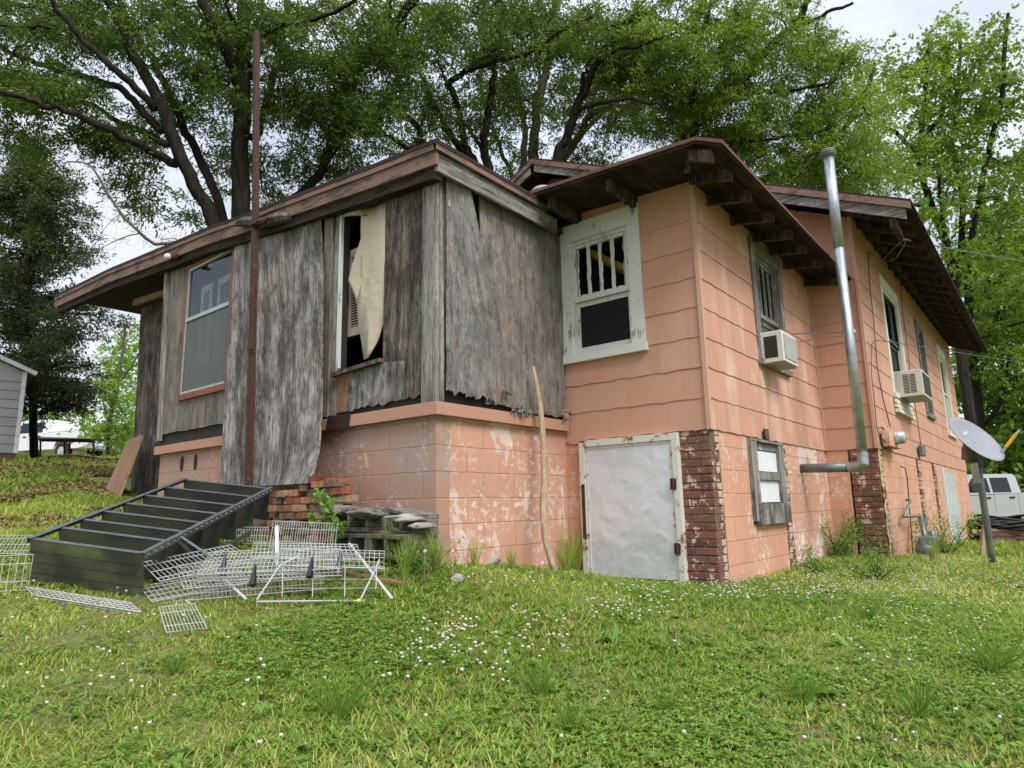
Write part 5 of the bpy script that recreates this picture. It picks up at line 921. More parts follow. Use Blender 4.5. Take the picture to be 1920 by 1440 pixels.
def pickup(name, label, body, loc, rz, crew=True):
    t_ = thing(name, label, 'pickup truck'); Lf, Wd = 6.1, 1.95   # front at +x
    prof = [(0, .55), (0, 1.22), (.02, 1.28), (2.1, 1.28), (2.12, 1.26), (4.35, 1.20), (5.5, 1.14), (5.98, 1.06), (6.1, .9), (6.1, .55), (5.62, .5)]
    def arch(cx, r=.46): return [(cx+r*math.cos(a), .5+r*math.sin(a)) for a in np.linspace(0, math.pi, 9)]
    pr = prof+arch(5.05)+arch(1.2)+[(.3, .5)]
    mb = MB(); n_ = len(pr); mb.add([(x, -Wd/2, z) for x, z in pr]+[(x, Wd/2, z) for x, z in pr], [tuple(range(n_)), tuple(range(2*n_-1, n_-1, -1))]+[(i, n_+i, n_+(i+1) % n_, (i+1) % n_) for i in range(n_)]); o = mb.build('body', body, t_, tri=True)
    gh = [(2.14, 1.28), (2.15, 1.84), (2.24, 1.92), (3.6, 1.93), (3.85, 1.88), (4.5, 1.22)]; mb = MB(); k = len(gh); f = lambda z: Wd/2-.04-(z-1.2)*.22
    mb.add([(x, -f(z), z) for x, z in gh]+[(x, f(z), z) for x, z in gh], [tuple(range(k-1, -1, -1)), tuple(range(k, 2*k))]+[(i, (i+1) % k, k+(i+1) % k, k+i) for i in range(k)]); mb.build('cab', body, t_, tri=True)
    for s in (-1, 1):
        for (xa, xb, xc_, xd) in ((2.46, 3.14, 3.12, 2.47), (3.22, 4.22, 3.74, 3.22)):
            z0, z1 = 1.30, 1.80; y0, y1 = (f(z0)+.004)*s, (f(z1)+.004)*s; mb = MB(); mb.add([(xa, y0, z0), (xb, y0, z0), (xc_, y1, z1), (xd, y1, z1), (xa, y0-.01*s, z0), (xb, y0-.01*s, z0), (xc_, y1-.01*s, z1), (xd, y1-.01*s, z1)], [(0, 1, 2, 3), (7, 6, 5, 4), (0, 4, 5, 1), (1, 5, 6, 2), (2, 6, 7, 3), (3, 7, 4, 0)]); mb.build('side_window', M['bright_glass'], t_)
        for x in (2.30, 3.16, 4.28): mb = MB(); mb.box((x, s*(Wd/2+.001), .62), (x+.012, s*(Wd/2-.01), 1.27)); mb.build('door_seam', M['dark_vent'], t_)
        for x in (2.45, 3.3): mb = MB(); mb.box((x, s*(Wd/2+.03), 1.10), (x+.17, s*(Wd/2), 1.15)); mb.build('door_handle', M['black_plastic'], t_)
        for x in (1.2, 5.05):
            mb = MB(); mb.lathe((x, s*(Wd/2-.26), .39), (0, s, 0), [(0, .34), (.02, .385), (.22, .385), (.24, .34)], 20); wh = mb.build('wheel', M['tyre'], t_); mb = MB(); mb.lathe((x, s*(Wd/2-.02), .39), (0, s, 0), [(0, .22), (.02, .21), (.022, .08), (.035, .06)], 14); mb.build('rim', M['chrome'], wh).location = (0, 0, 0)
        mb = MB(); mb.box((4.05, s*(Wd/2+.02), 1.3), (4.2, s*(Wd/2+.2), 1.52)); mb.build('mirror', M['black_plastic'], t_)
        mb = MB(); mb.box((5.9, s*.6, .92), (6.115, s*.93, 1.06)); mb.build('headlight', M['ac_white'], t_); mb = MB(); mb.box((-.015, s*.86, .85), (.05, s*.97, 1.2)); mb.build('tail_light', M['rust'], t_)
        mb = MB(); mb.box((.05, s*(Wd/2-.11), 1.281), (2.1, s*(Wd/2-.01), 1.30)); mb.build('bed_rail', M['black_plastic'], t_)
    mb = MB(); mb.add([(3.9, -.72, 1.84), (3.9, .72, 1.84), (4.46, .80, 1.30), (4.46, -.80, 1.30), (3.88, -.72, 1.82), (3.88, .72, 1.82), (4.44, .80, 1.28), (4.44, -.80, 1.28)], [(0, 1, 2, 3), (7, 6, 5, 4), (0, 4, 5, 1), (1, 5, 6, 2), (2, 6, 7, 3), (3, 7, 4, 0)]); mb.build('windscreen', M['bright_glass'], t_)
    mb = MB(); mb.box((6.0, -.55, .75), (6.12, .55, 1.05)); mb.build('grille', M['dark_vent'], t_); mb = MB(); mb.box((6.02, -.95, .48), (6.2, .95, .68)); mb.box((-.15, -.9, .5), (-.01, .9, .66)); mb.build('bumper', M['chrome'], t_)
    t_.location = loc; t_.rotation_euler = (0, 0, rz); return t_
def face(u, v, D, L_at, lab, name, mat, yaw_off, zfix=0):
    p = at(u, v, 'd', D); dirv = -RT; ang = math.atan2(dirv[1], dirv[0])+yaw_off; d = np.array([math.cos(ang), math.sin(ang), 0]); o = p-d*L_at; pickup(name, lab, mat, (o[0], o[1], p[2]), ang)
face(1884, 994, 23.0, 2.15, 'silver crew cab pickup truck parked beyond the right end of the house', 'pickup_truck', M['truck_silver'], R_(4)); 
pz = at(110, 857, 'd', 31); face(112, 866, 31, 2.3, 'white pickup truck parked behind the rusty table on the far bank', 'pickup_truck', M['truck_white'], R_(-14))
mb = MB(); rr = random.Random(8); c0 = at(1885, 985, 'd', 14.5)
for k in range(9):
    a, b, h = rr.uniform(.55, .95), rr.uniform(.35, .6), rr.uniform(0, .22); ph = rr.uniform(0, 6); mb.tube([c0+RT*a*math.cos(t)+np.array([FW[0], FW[1], 0])*b*math.sin(t)+vz*(h-.05+.05*math.sin(2*t+ph)) for t in np.linspace(0, 2*math.pi*.97, 26)], .028, 6)
tag(mb.build('hose_coil', M['cable'], smooth=True), 'coil of black hose lying on the mound by the silver truck', 'hose')
for i, (u, v, D, r, sc_, lab, mt) in enumerate(((1835, 992, 15, .55, (1.6, 1, .35), 'brown heap of soil and twigs left of the hose coil', 'dirt'), (1905, 1002, 14.6, .6, (1.8, 1, .3), 'brown heap of soil below the hose coil', 'dirt'), (215, 868, 19, 1.1, (2.2, 1, .22), 'reddish brown heap of soil behind the brown board', 'dirt'), (90, 858, 26, 1.3, (2.6, 1, .22), 'low dark heap of brush in front of the white truck', 'dirt'))):
    if mt not in M: M[mt] = simple('heap_soil', (.12, .07, .05), .95, 0, .6, 6, .2, bump=.8)
    q = at(u, v, 'd', D); q[2] = gz1(q[0], q[1])+.03; blob(q, r, 'soil_heap', M[mt], lab, 'heap', i*5+2, 4, None, sc_, .7)
for i in range(3):
    a, b = at(1835+i*9, 1000-i*3, 'd', 14.2), at(1925, 996+i*4, 'd', 14); a[2] += .03; mb = MB(); mb.tube([a, (a+b)/2+vz*.03, b], [.05, .06, .04], 7); tag(mb.build('log', M['plank']), ['longest brown log beside the hose coil', 'brown log in the middle of the pile under the hose coil', 'thin brown log on the near side of the hose coil'][i], 'log', 'logs by the hose coil')
# ============================================================ the ground
def ground_mesh():
    a = np.unique(np.concatenate([np.arange(-9, 14, .11), np.arange(-30, -9, .8), np.arange(14, 60, .8), np.linspace(60, 400, 18), np.linspace(-200, -30, 14)])); n = len(a)
    X, Y = np.meshgrid(a, a, indexing='ij'); Z = gz(X.ravel(), Y.ravel()); x, y = X.ravel(), Y.ravel()
    near = np.exp(-((x+1)**2+(y+1)**2)/150); Z = Z+near*(.012*np.sin(x*5.1+np.sin(y*3.7)*2)*np.sin(y*4.3+1.2)+.008*np.sin(x*11+y*7)*np.sin(y*13-x*5))
    V = np.stack([x, y, Z], 1); I = np.arange(n*n).reshape(n, n); F = np.stack([I[:-1, :-1], I[1:, :-1], I[1:, 1:], I[:-1, 1:]], -1).reshape(-1, 4); return V, F
t = NT('lawn_soil'); o = t.co(1, 'Object'); n1 = t.noise(o, .9, 5, .6); n2 = t.noise(o, 14, 6, .7); n3 = t.noise(o, 90, 4, .7); n4 = t.noise(o, .25, 4)
soil = t.mix(t.ramp(n2, [(.4, 0), (.65, 1)]), (.11, .08, .045), (.27, .20, .12)); green = t.mix(t.ramp(n3, [(.35, 0), (.65, 1)]), (.11, .17, .03), (.22, .30, .05))
c = t.mix(t.ramp(t.math('ADD', t.math('MULTIPLY', n1, .6), t.math('MULTIPLY', n2, .4)), [(.40, 0), (.56, 1)]), green, soil); c = t.mix(t.math('MULTIPLY', t.ramp(n4, [(.4, 0), (.6, 1)]), .4), c, green); t.base(c); t.set(Roughness=.95, Specular_IOR_Level=.1); t.bump(t.math('ADD', n2, n3), .8, .03)
V, F = ground_mesh(); g_ = fast_mesh('ground', V, F, t.m, smooth=True); g_['kind'] = 'structure'
# ------------------------------------------------------------ value noise for patches
_pt = rng.random((64, 64))
def vn(x, y, s):
    x, y = np.asarray(x)/s, np.asarray(y)/s; i, j = np.floor(x).astype(int), np.floor(y).astype(int); fx, fy = x-i, y-j; fx = fx*fx*(3-2*fx); fy = fy*fy*(3-2*fy)
    g = lambda a, b: _pt[a % 64, b % 64]; return (g(i, j)*(1-fx)+g(i+1, j)*fx)*(1-fy)+(g(i, j+1)*(1-fx)+g(i+1, j+1)*fx)*fy
def inside_house(x, y, m_=.0):
    return ((x > -m_) & (y > -m_) & (y < 4.9)) | ((x > X2-m_) & (y > Y4-m_) & (y < 9)) | ((x > X4-m_) & (y > Y6-m_) & (y < 9) & (x < X6+m_)) | ((x > .4) & (y > 4.8) & (y < 9))
def scatter(n, d0, d1, pw, a0=-62, a1=54):
    "lawn positions in the sector in front of the house: distance from d0 to d1, thinning outwards with power pw"
    u = rng.random(n); e = 2-pw; d = (d0**e+(d1**e-d0**e)*u)**(1/e) if abs(e) > 1e-6 else d0*(d1/d0)**u
    az = math.atan2(FW[1], FW[0])+np.radians(rng.uniform(a0, a1, n)); x = CAMP[0]+np.cos(az)*d; y = CAMP[1]+np.sin(az)*d; k = ~inside_house(x, y); return x[k], y[k], d[k]
def blades(x, y, L_, W_, lean, seedtint, name, mat, label, cat=None, kind='stuff', curl=.5):
    n = len(x); z = gz(x, y)-.012; a = rng.uniform(0, 2*np.pi, n); b = rng.uniform(0, 2*np.pi, n); dx, dy = np.cos(a), np.sin(a); sx, sy = -np.sin(a+rng.uniform(-.6, .6, n)), np.cos(a)
    P0 = np.stack([x, y, z], 1); D1 = np.stack([dx*lean, dy*lean, np.ones(n)], 1); D1 /= np.linalg.norm(D1, axis=1, keepdims=True); S = np.stack([sx, sy, np.zeros(n)], 1)
    P1 = P0+D1*(L_*.5)[:, None]; D2 = np.stack([dx*(lean+curl+.3*rng.random(n)), dy*(lean+curl), np.ones(n)*.8], 1); D2 /= np.linalg.norm(D2, axis=1, keepdims=True); P2 = P1+D2*(L_*.5)[:, None]
    w0 = (W_*.5)[:, None]; V = np.stack([P0-S*w0*.8, P0+S*w0*.8, P1+S*w0, P1-S*w0, P2+S*w0*.12, P2-S*w0*.12], 1).reshape(-1, 3); b_ = np.arange(n)[:, None]*6
    F = np.concatenate([b_+np.array([0, 1, 2, 3]), b_+np.array([3, 2, 4, 5])]); return tag(fast_mesh(name, V, F, mat, col=np.tile(seedtint, 2)), label, cat, None, kind)
# lawn grass: dense near the camera, thinning outwards
X_, Y_, D_ = scatter(980000, 1.1, 13, 1.3); pa = vn(X_, Y_, .55); pb = vn(X_+9, Y_+4, 1.7); pc = vn(X_+3, Y_+8, .16); keep = rng.random(len(X_)) < np.clip(.42+1.3*(.5*pa+.3*pb+.2*pc)-.15, .12, 1); X_, Y_, D_, pa, pb = X_[keep], Y_[keep], D_[keep], pa[keep], pb[keep]
n = len(X_); L_ = (.020+.042*rng.random(n)**1.8)*(1+.5*pb)*(1+D_*.035)*np.where(np.hypot((X_+1.5), (Y_-1.1)) < 1.5, .7, 1); W_ = (.0021+.0022*rng.random(n))*(1+D_*.18); tint = np.clip(.45+.55*(pb-.5)-.3*(pa-.5)+.26*rng.standard_normal(n), 0, 1)
blades(X_, Y_, L_, W_, rng.uniform(.2, 1.9, n), tint, 'lawn_grass', M['grass'], 'short patchy green lawn grass in front of the house')
X_, Y_, D_ = scatter(190000, 11, 48, 1.0, -72, 58); kb = (Y_ < X_*.9+2) | (rng.random(len(X_)) < .25+.6*(vn(X_, Y_, 1.1) > .5)); X_, Y_, D_ = X_[kb], Y_[kb], D_[kb]; n = len(X_); tint = np.clip(.30+.5*(vn(X_, Y_, 3)-.5)-.22*(Y_ > X_*.9+2)+.2*rng.standard_normal(n), 0, 1)  # bank blades tinted darker, tree shade put into their colour
blades(X_, Y_, .07+.09*rng.random(n), .012+.014*rng.random(n)+D_*.0006, rng.uniform(.1, .8, n), tint, 'distant_grass', M['grass'], 'rough grass on the bank and beyond the house')
X_, Y_, D_ = scatter(48000, 1.1, 12, 1.3); k = vn(X_+5, Y_+2, .45)+.4*vn(X_, Y_, .15) > .62; X_, Y_, D_ = X_[k], Y_[k], D_[k]; n = len(X_)
blades(X_, Y_, .03+.05*rng.random(n), (.0018+.0016*rng.random(n))*(1+D_*.15), rng.uniform(.6, 2.6, n), rng.uniform(.35, 1, n), 'dead_grass', M['dry'], 'dead straw-coloured grass blades matted in the lawn')
# bank on the left is thin and brown: leaf litter
def flat_leaves(x, y, size, tilt, tint, name, mat, label, h=0.0, kind='stuff'):
    n = len(x); z = gz(x, y)+h; a = rng.uniform(0, 2*np.pi, n); N = np.stack([tilt*rng.standard_normal(n), tilt*rng.standard_normal(n), np.ones(n)], 1); N /= np.linalg.norm(N, axis=1, keepdims=True)
    U = np.stack([np.cos(a), np.sin(a), np.zeros(n)], 1); U -= N*(U*N).sum(1)[:, None]; Vv = np.cross(N, U); P = np.stack([x, y, z], 1); s = size[:, None]
    V = np.stack([P-U*s, P+Vv*s*.55, P+U*s, P-Vv*s*.55], 1).reshape(-1, 3); return tag(fast_mesh(name, V, np.arange(n*4).reshape(-1, 4), mat, col=tint), label, None, None, kind)
X_, Y_, D_ = scatter(60000, 1.2, 9, 1.2); k = vn(X_+3, Y_+8, .16)*.4+vn(X_, Y_, .55)*.6 < .52; X_, Y_, D_ = X_[k], Y_[k], D_[k]; n = len(X_)
flat_leaves(X_, Y_, .004+.007*rng.random(n)+D_*.0006, .5, rng.random(n), 'leaf_litter', M['dry'], 'dry brown leaf litter between the grass blades', .006)
X_, Y_, D_ = scatter(110000, 6.5, 20, 1.0, 6, 46); k = vn(X_, Y_, 1.1)+.5*vn(X_, Y_, .3) < .98; X_, Y_, D_ = X_[k], Y_[k], D_[k]; n = len(X_); flat_leaves(X_, Y_, .03+.035*rng.random(n), .4, rng.random(n)*.8, 'bank_litter', M['dry'], 'brown leaf litter on the thin bank at the left', .02)
# clover leaves
X_, Y_, D_ = scatter(330000, 1.1, 11, 1.25); pq = vn(X_+20, Y_+5, .8)+.35*vn(X_+1, Y_+2, .2); k = pq > .60+.45*rng.random(len(pq)); X_, Y_, D_ = X_[k], Y_[k], D_[k]; n = len(X_); L3 = []
for j in range(3): pass
ang = rng.uniform(0, 6.28, n); s_ = (.0036+.0032*rng.random(n))*(1+D_*.10); hh = .012+.03*rng.random(n); VV = []
Z_ = gz(X_, Y_)+hh
for j in range(3):
    a = ang+j*2.094; U = np.stack([np.cos(a), np.sin(a), .25*rng.standard_normal(n)], 1); W2_ = np.stack([-np.sin(a), np.cos(a), .2*rng.standard_normal(n)], 1); P = np.stack([X_, Y_, Z_], 1); VV.append(np.stack([P, P+U*(s_*1.3)[:, None]+W2_*(s_*.85)[:, None], P+U*(s_*2.0)[:, None], P+U*(s_*1.3)[:, None]-W2_*(s_*.85)[:, None]], 1))
V = np.concatenate(VV).reshape(-1, 3); tag(fast_mesh('clover_leaves', V, np.arange(len(V)).reshape(-1, 4), M['clover'], col=np.tile(np.clip(.5+.25*rng.standard_normal(n), 0, 1), 3)), 'low clover leaves growing through the lawn', None, None, 'stuff')
# clover flowers
def flowers():
    spots = []
    def add(u0, u1, v0, v1, n, s=1.0):
        for _ in range(int(n*(.95 if v1 < 1150 else .9))):
            u, v = random.uniform(u0, u1), random.uniform(v0, v1); p = onground(u, v, .05)
            if not inside_house(p[0], p[1], .03): spots.append((p[0], p[1], s))
    add(1330, 1560, 1085, 1128, 210); add(1500, 1760, 1050, 1120, 300); add(1700, 1920, 1035, 1110, 240); add(1560, 1920, 1100, 1150, 110); add(1150, 1400, 1085, 1130, 110); add(1100, 1260, 1130, 1170, 50); add(780, 900, 1160, 1240, 60)
    add(700, 960, 1190, 1290, 55); add(960, 1080, 1140, 1240, 45); add(1560, 1860, 1150, 1250, 60); add(0, 960, 1180, 1420, 24); add(40, 240, 1230, 1300, 14); add(960, 1920, 1150, 1420, 26); add(830, 1150, 1070, 1120, 24); add(0, 500, 1100, 1200, 22)
    bm = bmesh.new(); bmesh.ops.create_icosphere(bm, subdivisions=2, radius=1); iv = np.array([v.co[:] for v in bm.verts]); jf = np.array([[v.index for v in f.verts] for f in bm.faces]); bm.free(); iv = iv*(1+.27*np.sin(np.arange(len(iv))*7.3))[:, None]
    V, F, SV, SF = [], [], [], []
    for i, (x, y, s) in enumerate(spots):
        h = random.uniform(.055, .105); z = gz1(x, y); r = random.uniform(.0050, .0082)*s; t1, t2 = random.uniform(-.015, .015), random.uniform(-.015, .015); c_ = np.array([x+t1, y+t2, z+h]); V.append(iv*r*np.array([random.uniform(.8, 1.15), random.uniform(.8, 1.15), random.uniform(.65, .95)])+c_); F.append(jf+len(iv)*i)
        q = .0011; SV.append(np.array([(x-q, y, z), (x+q, y, z), c_+(q, 0, 0), c_-(q, 0, 0)])); SF.append(np.arange(4)+4*i)
    o = fast_mesh('clover_flowers', np.concatenate(V), np.concatenate(F), M['flower'], smooth=True); tag(o, 'white clover flowers scattered in drifts over the lawn', None, None, 'stuff')
    tag(fast_mesh('clover_stems', np.concatenate(SV), np.array(SF), M['clover'], col=np.full(len(SF), .6)), 'thin green clover flower stems in the lawn', None, None, 'stuff')
flowers()
def small_weeds(n):
    x, y, d = scatter(n, 1.2, 9, 1.2); k = vn(x+7, y+1, .9) > .42; x, y = x[k], y[k]; n = len(x); z = gz(x, y)+.008; VV = []; m_ = 7
    for j in range(m_):
        a = rng.uniform(0, 6.28, n); e = rng.uniform(.15, .9, n); l = rng.uniform(.018, .045, n); w_ = l*rng.uniform(.16, .30, n); U = np.stack([np.cos(a)*np.cos(e), np.sin(a)*np.cos(e), np.sin(e)], 1); S = np.stack([-np.sin(a), np.cos(a), rng.normal(0, .2, n)], 1); P = np.stack([x, y, z], 1)
        VV.append(np.stack([P, P+U*(l*.55)[:, None]+S*w_[:, None], P+U*l[:, None]-np.array([0, 0, .006]), P+U*(l*.55)[:, None]-S*w_[:, None]], 1))
    V = np.concatenate(VV).reshape(-1, 3); tag(fast_mesh('small_weeds', V, np.arange(len(V)).reshape(-1, 4), M['weed'], col=np.tile(np.clip(.5+.28*rng.standard_normal(n), 0, 1), m_)), 'small broad-leaved weeds mixed through the lawn', None, None, 'stuff')
small_weeds(13000)
# ------------------------------------------------------------ broad-leaved rosettes and tall tufts, each a plant of its own
def leaf_strip(P, D, N, L_, W_, droop, k=4):
    "strip leaf from P along D with normal N; returns verts, faces (4-gons)"
    S = np.cross(D, N); S /= np.linalg.norm(S)+1e-9; vs = []; q = np.array(P, float); d = np.array(D, float)
    for i in range(k+1):
        t_ = i/k; w_ = W_*math.sin(math.pi*min(.97, t_*.9+.08))**.8/2; vs += [q-S*w_, q+S*w_]; d = d+np.array([0, 0, -droop/k]); d /= np.linalg.norm(d); q = q+d*L_/k
    return vs, [(2*i, 2*i+1, 2*i+3, 2*i+2) for i in range(k)]
def plant(kind, p, label, R=1.0, group='broad weeds in the lawn', cat='weed', mat='weed', seed=0, nl=None):
    r = random.Random(seed); V, F = [], []; base = np.array([p[0], p[1], gz1(p[0], p[1])-.005])
    if kind == 'rosette': N_, L0, W0, el, dr = nl or 13, .11*R, .024*R, (.25, .8), .55
    elif kind == 'tuft': N_, L0, W0, el, dr = nl or 60, .20*R, .005*R, (.9, 1.5), .7
    elif kind == 'tall': N_, L0, W0, el, dr = nl or 34, .38*R, .006*R, (1.2, 1.52), .4
    for i in range(N_):
        a = r.uniform(0, 6.28); e = r.uniform(*el); d = np.array([math.cos(a)*math.cos(e), math.sin(a)*math.cos(e), math.sin(e)]); sp_ = .03*R if kind != 'rosette' else .006
        q = base+np.array([r.uniform(-1, 1)*sp_, r.uniform(-1, 1)*sp_, 0]); nn_ = np.array([-d[0]*d[2], -d[1]*d[2], 1.]) if kind == 'rosette' else np.array([math.cos(a+1.57+r.uniform(-.5, .5)), math.sin(a+1.57), .1])
        nn_ = np.cross(np.cross(d, nn_), d); v_, f_ = leaf_strip(q, d, nn_, L0*r.uniform(.6, 1.15), W0*r.uniform(.7, 1.2), dr*r.uniform(.5, 1.3)); b = len(V); V += v_; F += [tuple(b+x for x in f) for f in f_]
    return tag(fast_mesh('weed', np.array(V), np.array(F), M[mat], col=np.clip(.45+.2*np.repeat(rng.standard_normal(len(F)//4), 4), 0, 1)), label, cat, group)
WP = [(1350, 1385, 'rosette', 1.0, 'largest leafy rosette at the bottom edge right of centre'), (1500, 1310, 'tuft', .8, 'dark grass tuft in the lawn, left one on the right half'), (1540, 1300, 'rosette', 1.2, 'leafy rosette beside the dark grass tuft'), (1860, 1260, 'tuft', 1.3, 'largest bright green tuft near the right edge'), (1830, 1235, 'rosette', 1.4, 'broad-leaved plant beside the largest tuft near the right edge'),
      (1180, 1160, 'rosette', 1.3, 'leafy rosette in the lawn below the white cellar door'), (1150, 1200, 'rosette', 1.1, 'leafy rosette just below another under the white cellar door'), (1320, 1205, 'rosette', .9, 'small leafy weed below the brick pier'), (1010, 1300, 'tuft', .9, 'dark tuft in the middle of the lawn'), (1070, 1370, 'tuft', .7, 'low dark tuft at the bottom centre'), (1600, 1215, 'rosette', 1.3, 'broad weed in the lawn below the far brick pier'), (1630, 1160, 'tuft', .8, 'green tuft in the clover drift right of the house corner'),
      (640, 1340, 'tuft', 1.2, 'pale tall tuft in the lower left centre'), (570, 1200, 'tall', .45, 'thin upright grass clump in front of the white stand'), (700, 1390, 'rosette', 1.0, 'leafy rosette at the bottom edge left of centre'), (560, 1400, 'rosette', 1.2, 'leafy rosette at the bottom edge, left of another'), (150, 1340, 'rosette', .9, 'leafy weed in the lower left corner of the lawn'), (1770, 1180, 'rosette', 1.4, 'dark broad weed among clover near the right edge'), (1460, 1180, 'rosette', 1.0, 'leafy weed left of the clover drift'),
      (880, 1300, 'rosette', .8, 'small weed beneath the clover patch in the middle'), (1720, 1340, 'tuft', .8, 'bright tuft in the lower right of the lawn'), (1250, 1330, 'tuft', .6, 'small dark tuft right of the lawn centre'), (330, 1260, 'tuft', .6, 'small tuft in front of the black shelving'), (1900, 1330, 'rosette', 1.1, 'leafy weed at the lower right edge'), (850, 1215, 'rosette', 1.0, 'leafy weed inside the clover patch in the middle')]
for i, (u, v, k, R, lab) in enumerate(WP): plant(k, onground(u, v, .02), lab, R, seed=i*7+1)
TW = [(1075, 1068, 'y', -.10, 'tall', 1.15, 'tall grass clump growing in the corner beside the white cellar door'), (1062, 1075, 'y', -.16, 'tall', .8, 'shorter grass clump left of the cellar door frame'), (890, 1050, 'y', -.12, 'tall', .55, 'grass clump at the foot of the foundation corner'), (960, 1062, 'y', -.14, 'tall', .5, 'grass clump below the middle of the pink foundation'), (760, 1020, 'x', -.62, 'tall', .7, 'grass growing in front of the mossy concrete block'), (820, 1055, 'x', -.35, 'tall', .7, 'grass clump at the foundation corner beside the blocks'), (745, 930, 'x', -.25, 'tall', .9, 'dry upright stalks standing above the concrete blocks'), (1540, 1045, 'x', 5.2, 'tall', .9, 'tall weeds in the recess by the far brick pier'), (1750, 1040, 'y', -2.5, 'tall', .8, 'grass clump around the gas meter')]
for i, (u, v, ax, c_, k, R, lab) in enumerate(TW): plant(k, at(u, v, ax, c_), lab, R, 'tall grass along the foundation', 'grass clump', 'grass', seed=90+i, nl=70)
def bush(p, r, n, mat, label, name='bush', cat='bush', leaf=.035, seed=0, group=None, flat=.8, stems=7):
    "leafy bush: stems from one root, leaves spread through the volume"
    rg = np.random.default_rng(seed+5); root = np.array([p[0], p[1], gz1(p[0], p[1])]); t_ = thing(name, label, cat, tuple(root), group); mb = MB(); C_ = []
    n = int(n*2.6); leaf *= .72; stems += 5
    for i in range(stems):
        a = rg.uniform(0, 6.28); e = rg.uniform(.5, 1.4); d = np.array([math.cos(a)*math.cos(e), math.sin(a)*math.cos(e), math.sin(e)]); q = root.copy(); P = [q]
        for k in range(5): d = d+rg.normal(0, .18, 3); d /= np.linalg.norm(d); q = q+d*r*.34*np.array([1, 1, flat]); P.append(q); C_.append(q)
        mb.tube(P, [r*.018, r*.015, r*.012, r*.009, r*.006, r*.003], 5)
    mb.build('stems', M['bark'], t_); C_ = np.array(C_); c0 = C_[rg.integers(0, len(C_), n)]+rg.normal(0, r*.12, (n, 3)); V = leaf_quads(c0, rg, leaf, .45, .2)
    fast_mesh('leaves', V, np.arange(len(V)).reshape(-1, 4), M[mat], t_, col=np.clip(.5+.22*rg.standard_normal(n), 0, 1)); return t_
def leaf_quads(C_, rg, L_, aspect, droop, out=None):
    n = len(C_); D = rg.normal(0, 1, (n, 3)); 
    if out is not None: D = D+out
    D[:, 2] -= droop; D /= np.linalg.norm(D, axis=1, keepdims=True); N = rg.normal(0, 1, (n, 3))+np.array([0, 0, .9]); S = np.cross(D, N); S /= np.linalg.norm(S, axis=1, keepdims=True)+1e-9; l = (L_*rg.uniform(.65, 1.2, n))[:, None]
    return np.stack([C_, C_+D*l*.5+S*l*aspect*.5, C_+D*l, C_+D*l*.5-S*l*aspect*.5], 1).reshape(-1, 3)
bush(at(1568, 1032, 'x', 5.1), .38, 900, 'weed', 'dark leafy bush in the recess beside the far brick pier', leaf=.045, seed=1, group='weedy bushes along the house'); bush(at(1640, 1045, 'y', -2.35), .24, 500, 'weed', 'low bush hiding the foot of the far brick pier', leaf=.035, seed=2, group='weedy bushes along the house'); bush(at(1530, 1062, 'y', -1.8), .2, 420, 'weed', 'low leafy weed at the foot of the peeling foundation wall', leaf=.03, seed=3, group='weedy bushes along the house')
bush(at(1770, 1030, 'y', -2.4), .45, 800, 'bright_leaf', 'light green bush right of the gas meter', leaf=.05, seed=4, group='weedy bushes along the house'); bush(at(805, 1060, 'x', -.42), .20, 700, 'weed', 'low leafy weeds over the end of the concrete block heap', leaf=.022, seed=5, group='weedy bushes along the house'); bush(at(770, 1075, 'd', 4.3), .16, 500, 'weed', 'low leafy weeds in front of the mossy block', leaf=.02, seed=6, group='weedy bushes along the house')
# vine on the bricks
def vine(px, label, seed, leaf=.05, n=90):
    rg = np.random.default_rng(seed); P = np.array([at(u, v, 'x', x) for u, v, x in px]); t_ = thing('vine', label, 'vine', tuple(P[0]), 'vines on the brick stacks'); mb = MB(); mb.tube(list(P), .004, 5); mb.build('stem', M['weed'], t_)
    i = rg.integers(0, len(P)-1, n); f = rg.random(n)[:, None]; C_ = P[i]*(1-f)+P[i+1]*f+rg.normal(0, .028, (n, 3)); V = leaf_quads(C_, rg, leaf, .8, .5); fast_mesh('leaves', V, np.arange(len(V)).reshape(-1, 4), M['weed'], t_, col=np.clip(.5+.2*rg.standard_normal(n), 0, 1))
vine([(633, 1010, -.62), (628, 980, -.60), (616, 960, -.58), (608, 935, -.56), (598, 928, -.5)], 'green vine climbing the front of the right brick stack', 3, .055, 110); vine([(630, 1005, -.6), (600, 985, -.6), (582, 968, -.58)], 'short green vine spreading low over the bricks', 4, .045, 60)
for i, (u, v, D) in enumerate(((797, 1033, 4.2), (849, 1033, 4.3), (1017, 1055, 4.7), (847, 1008, 4.5))): p = at(u, v, 'd', D); m_ = MB(); m_.tube([(p[0], p[1], gz1(p[0], p[1])), p], .0015, 4); m_.lathe(p, (CAMP-p), [(0, .002), (.003, .010), (.005, .011), (.006, .003)], 8); tag(m_.build('pink_flower', M['petal']), ['pink flower above the mossy concrete block', 'pink flower nearest the foundation corner', 'pale pink flower beside the wooden stick', 'highest pink flower against the pink foundation'][i], 'flower')
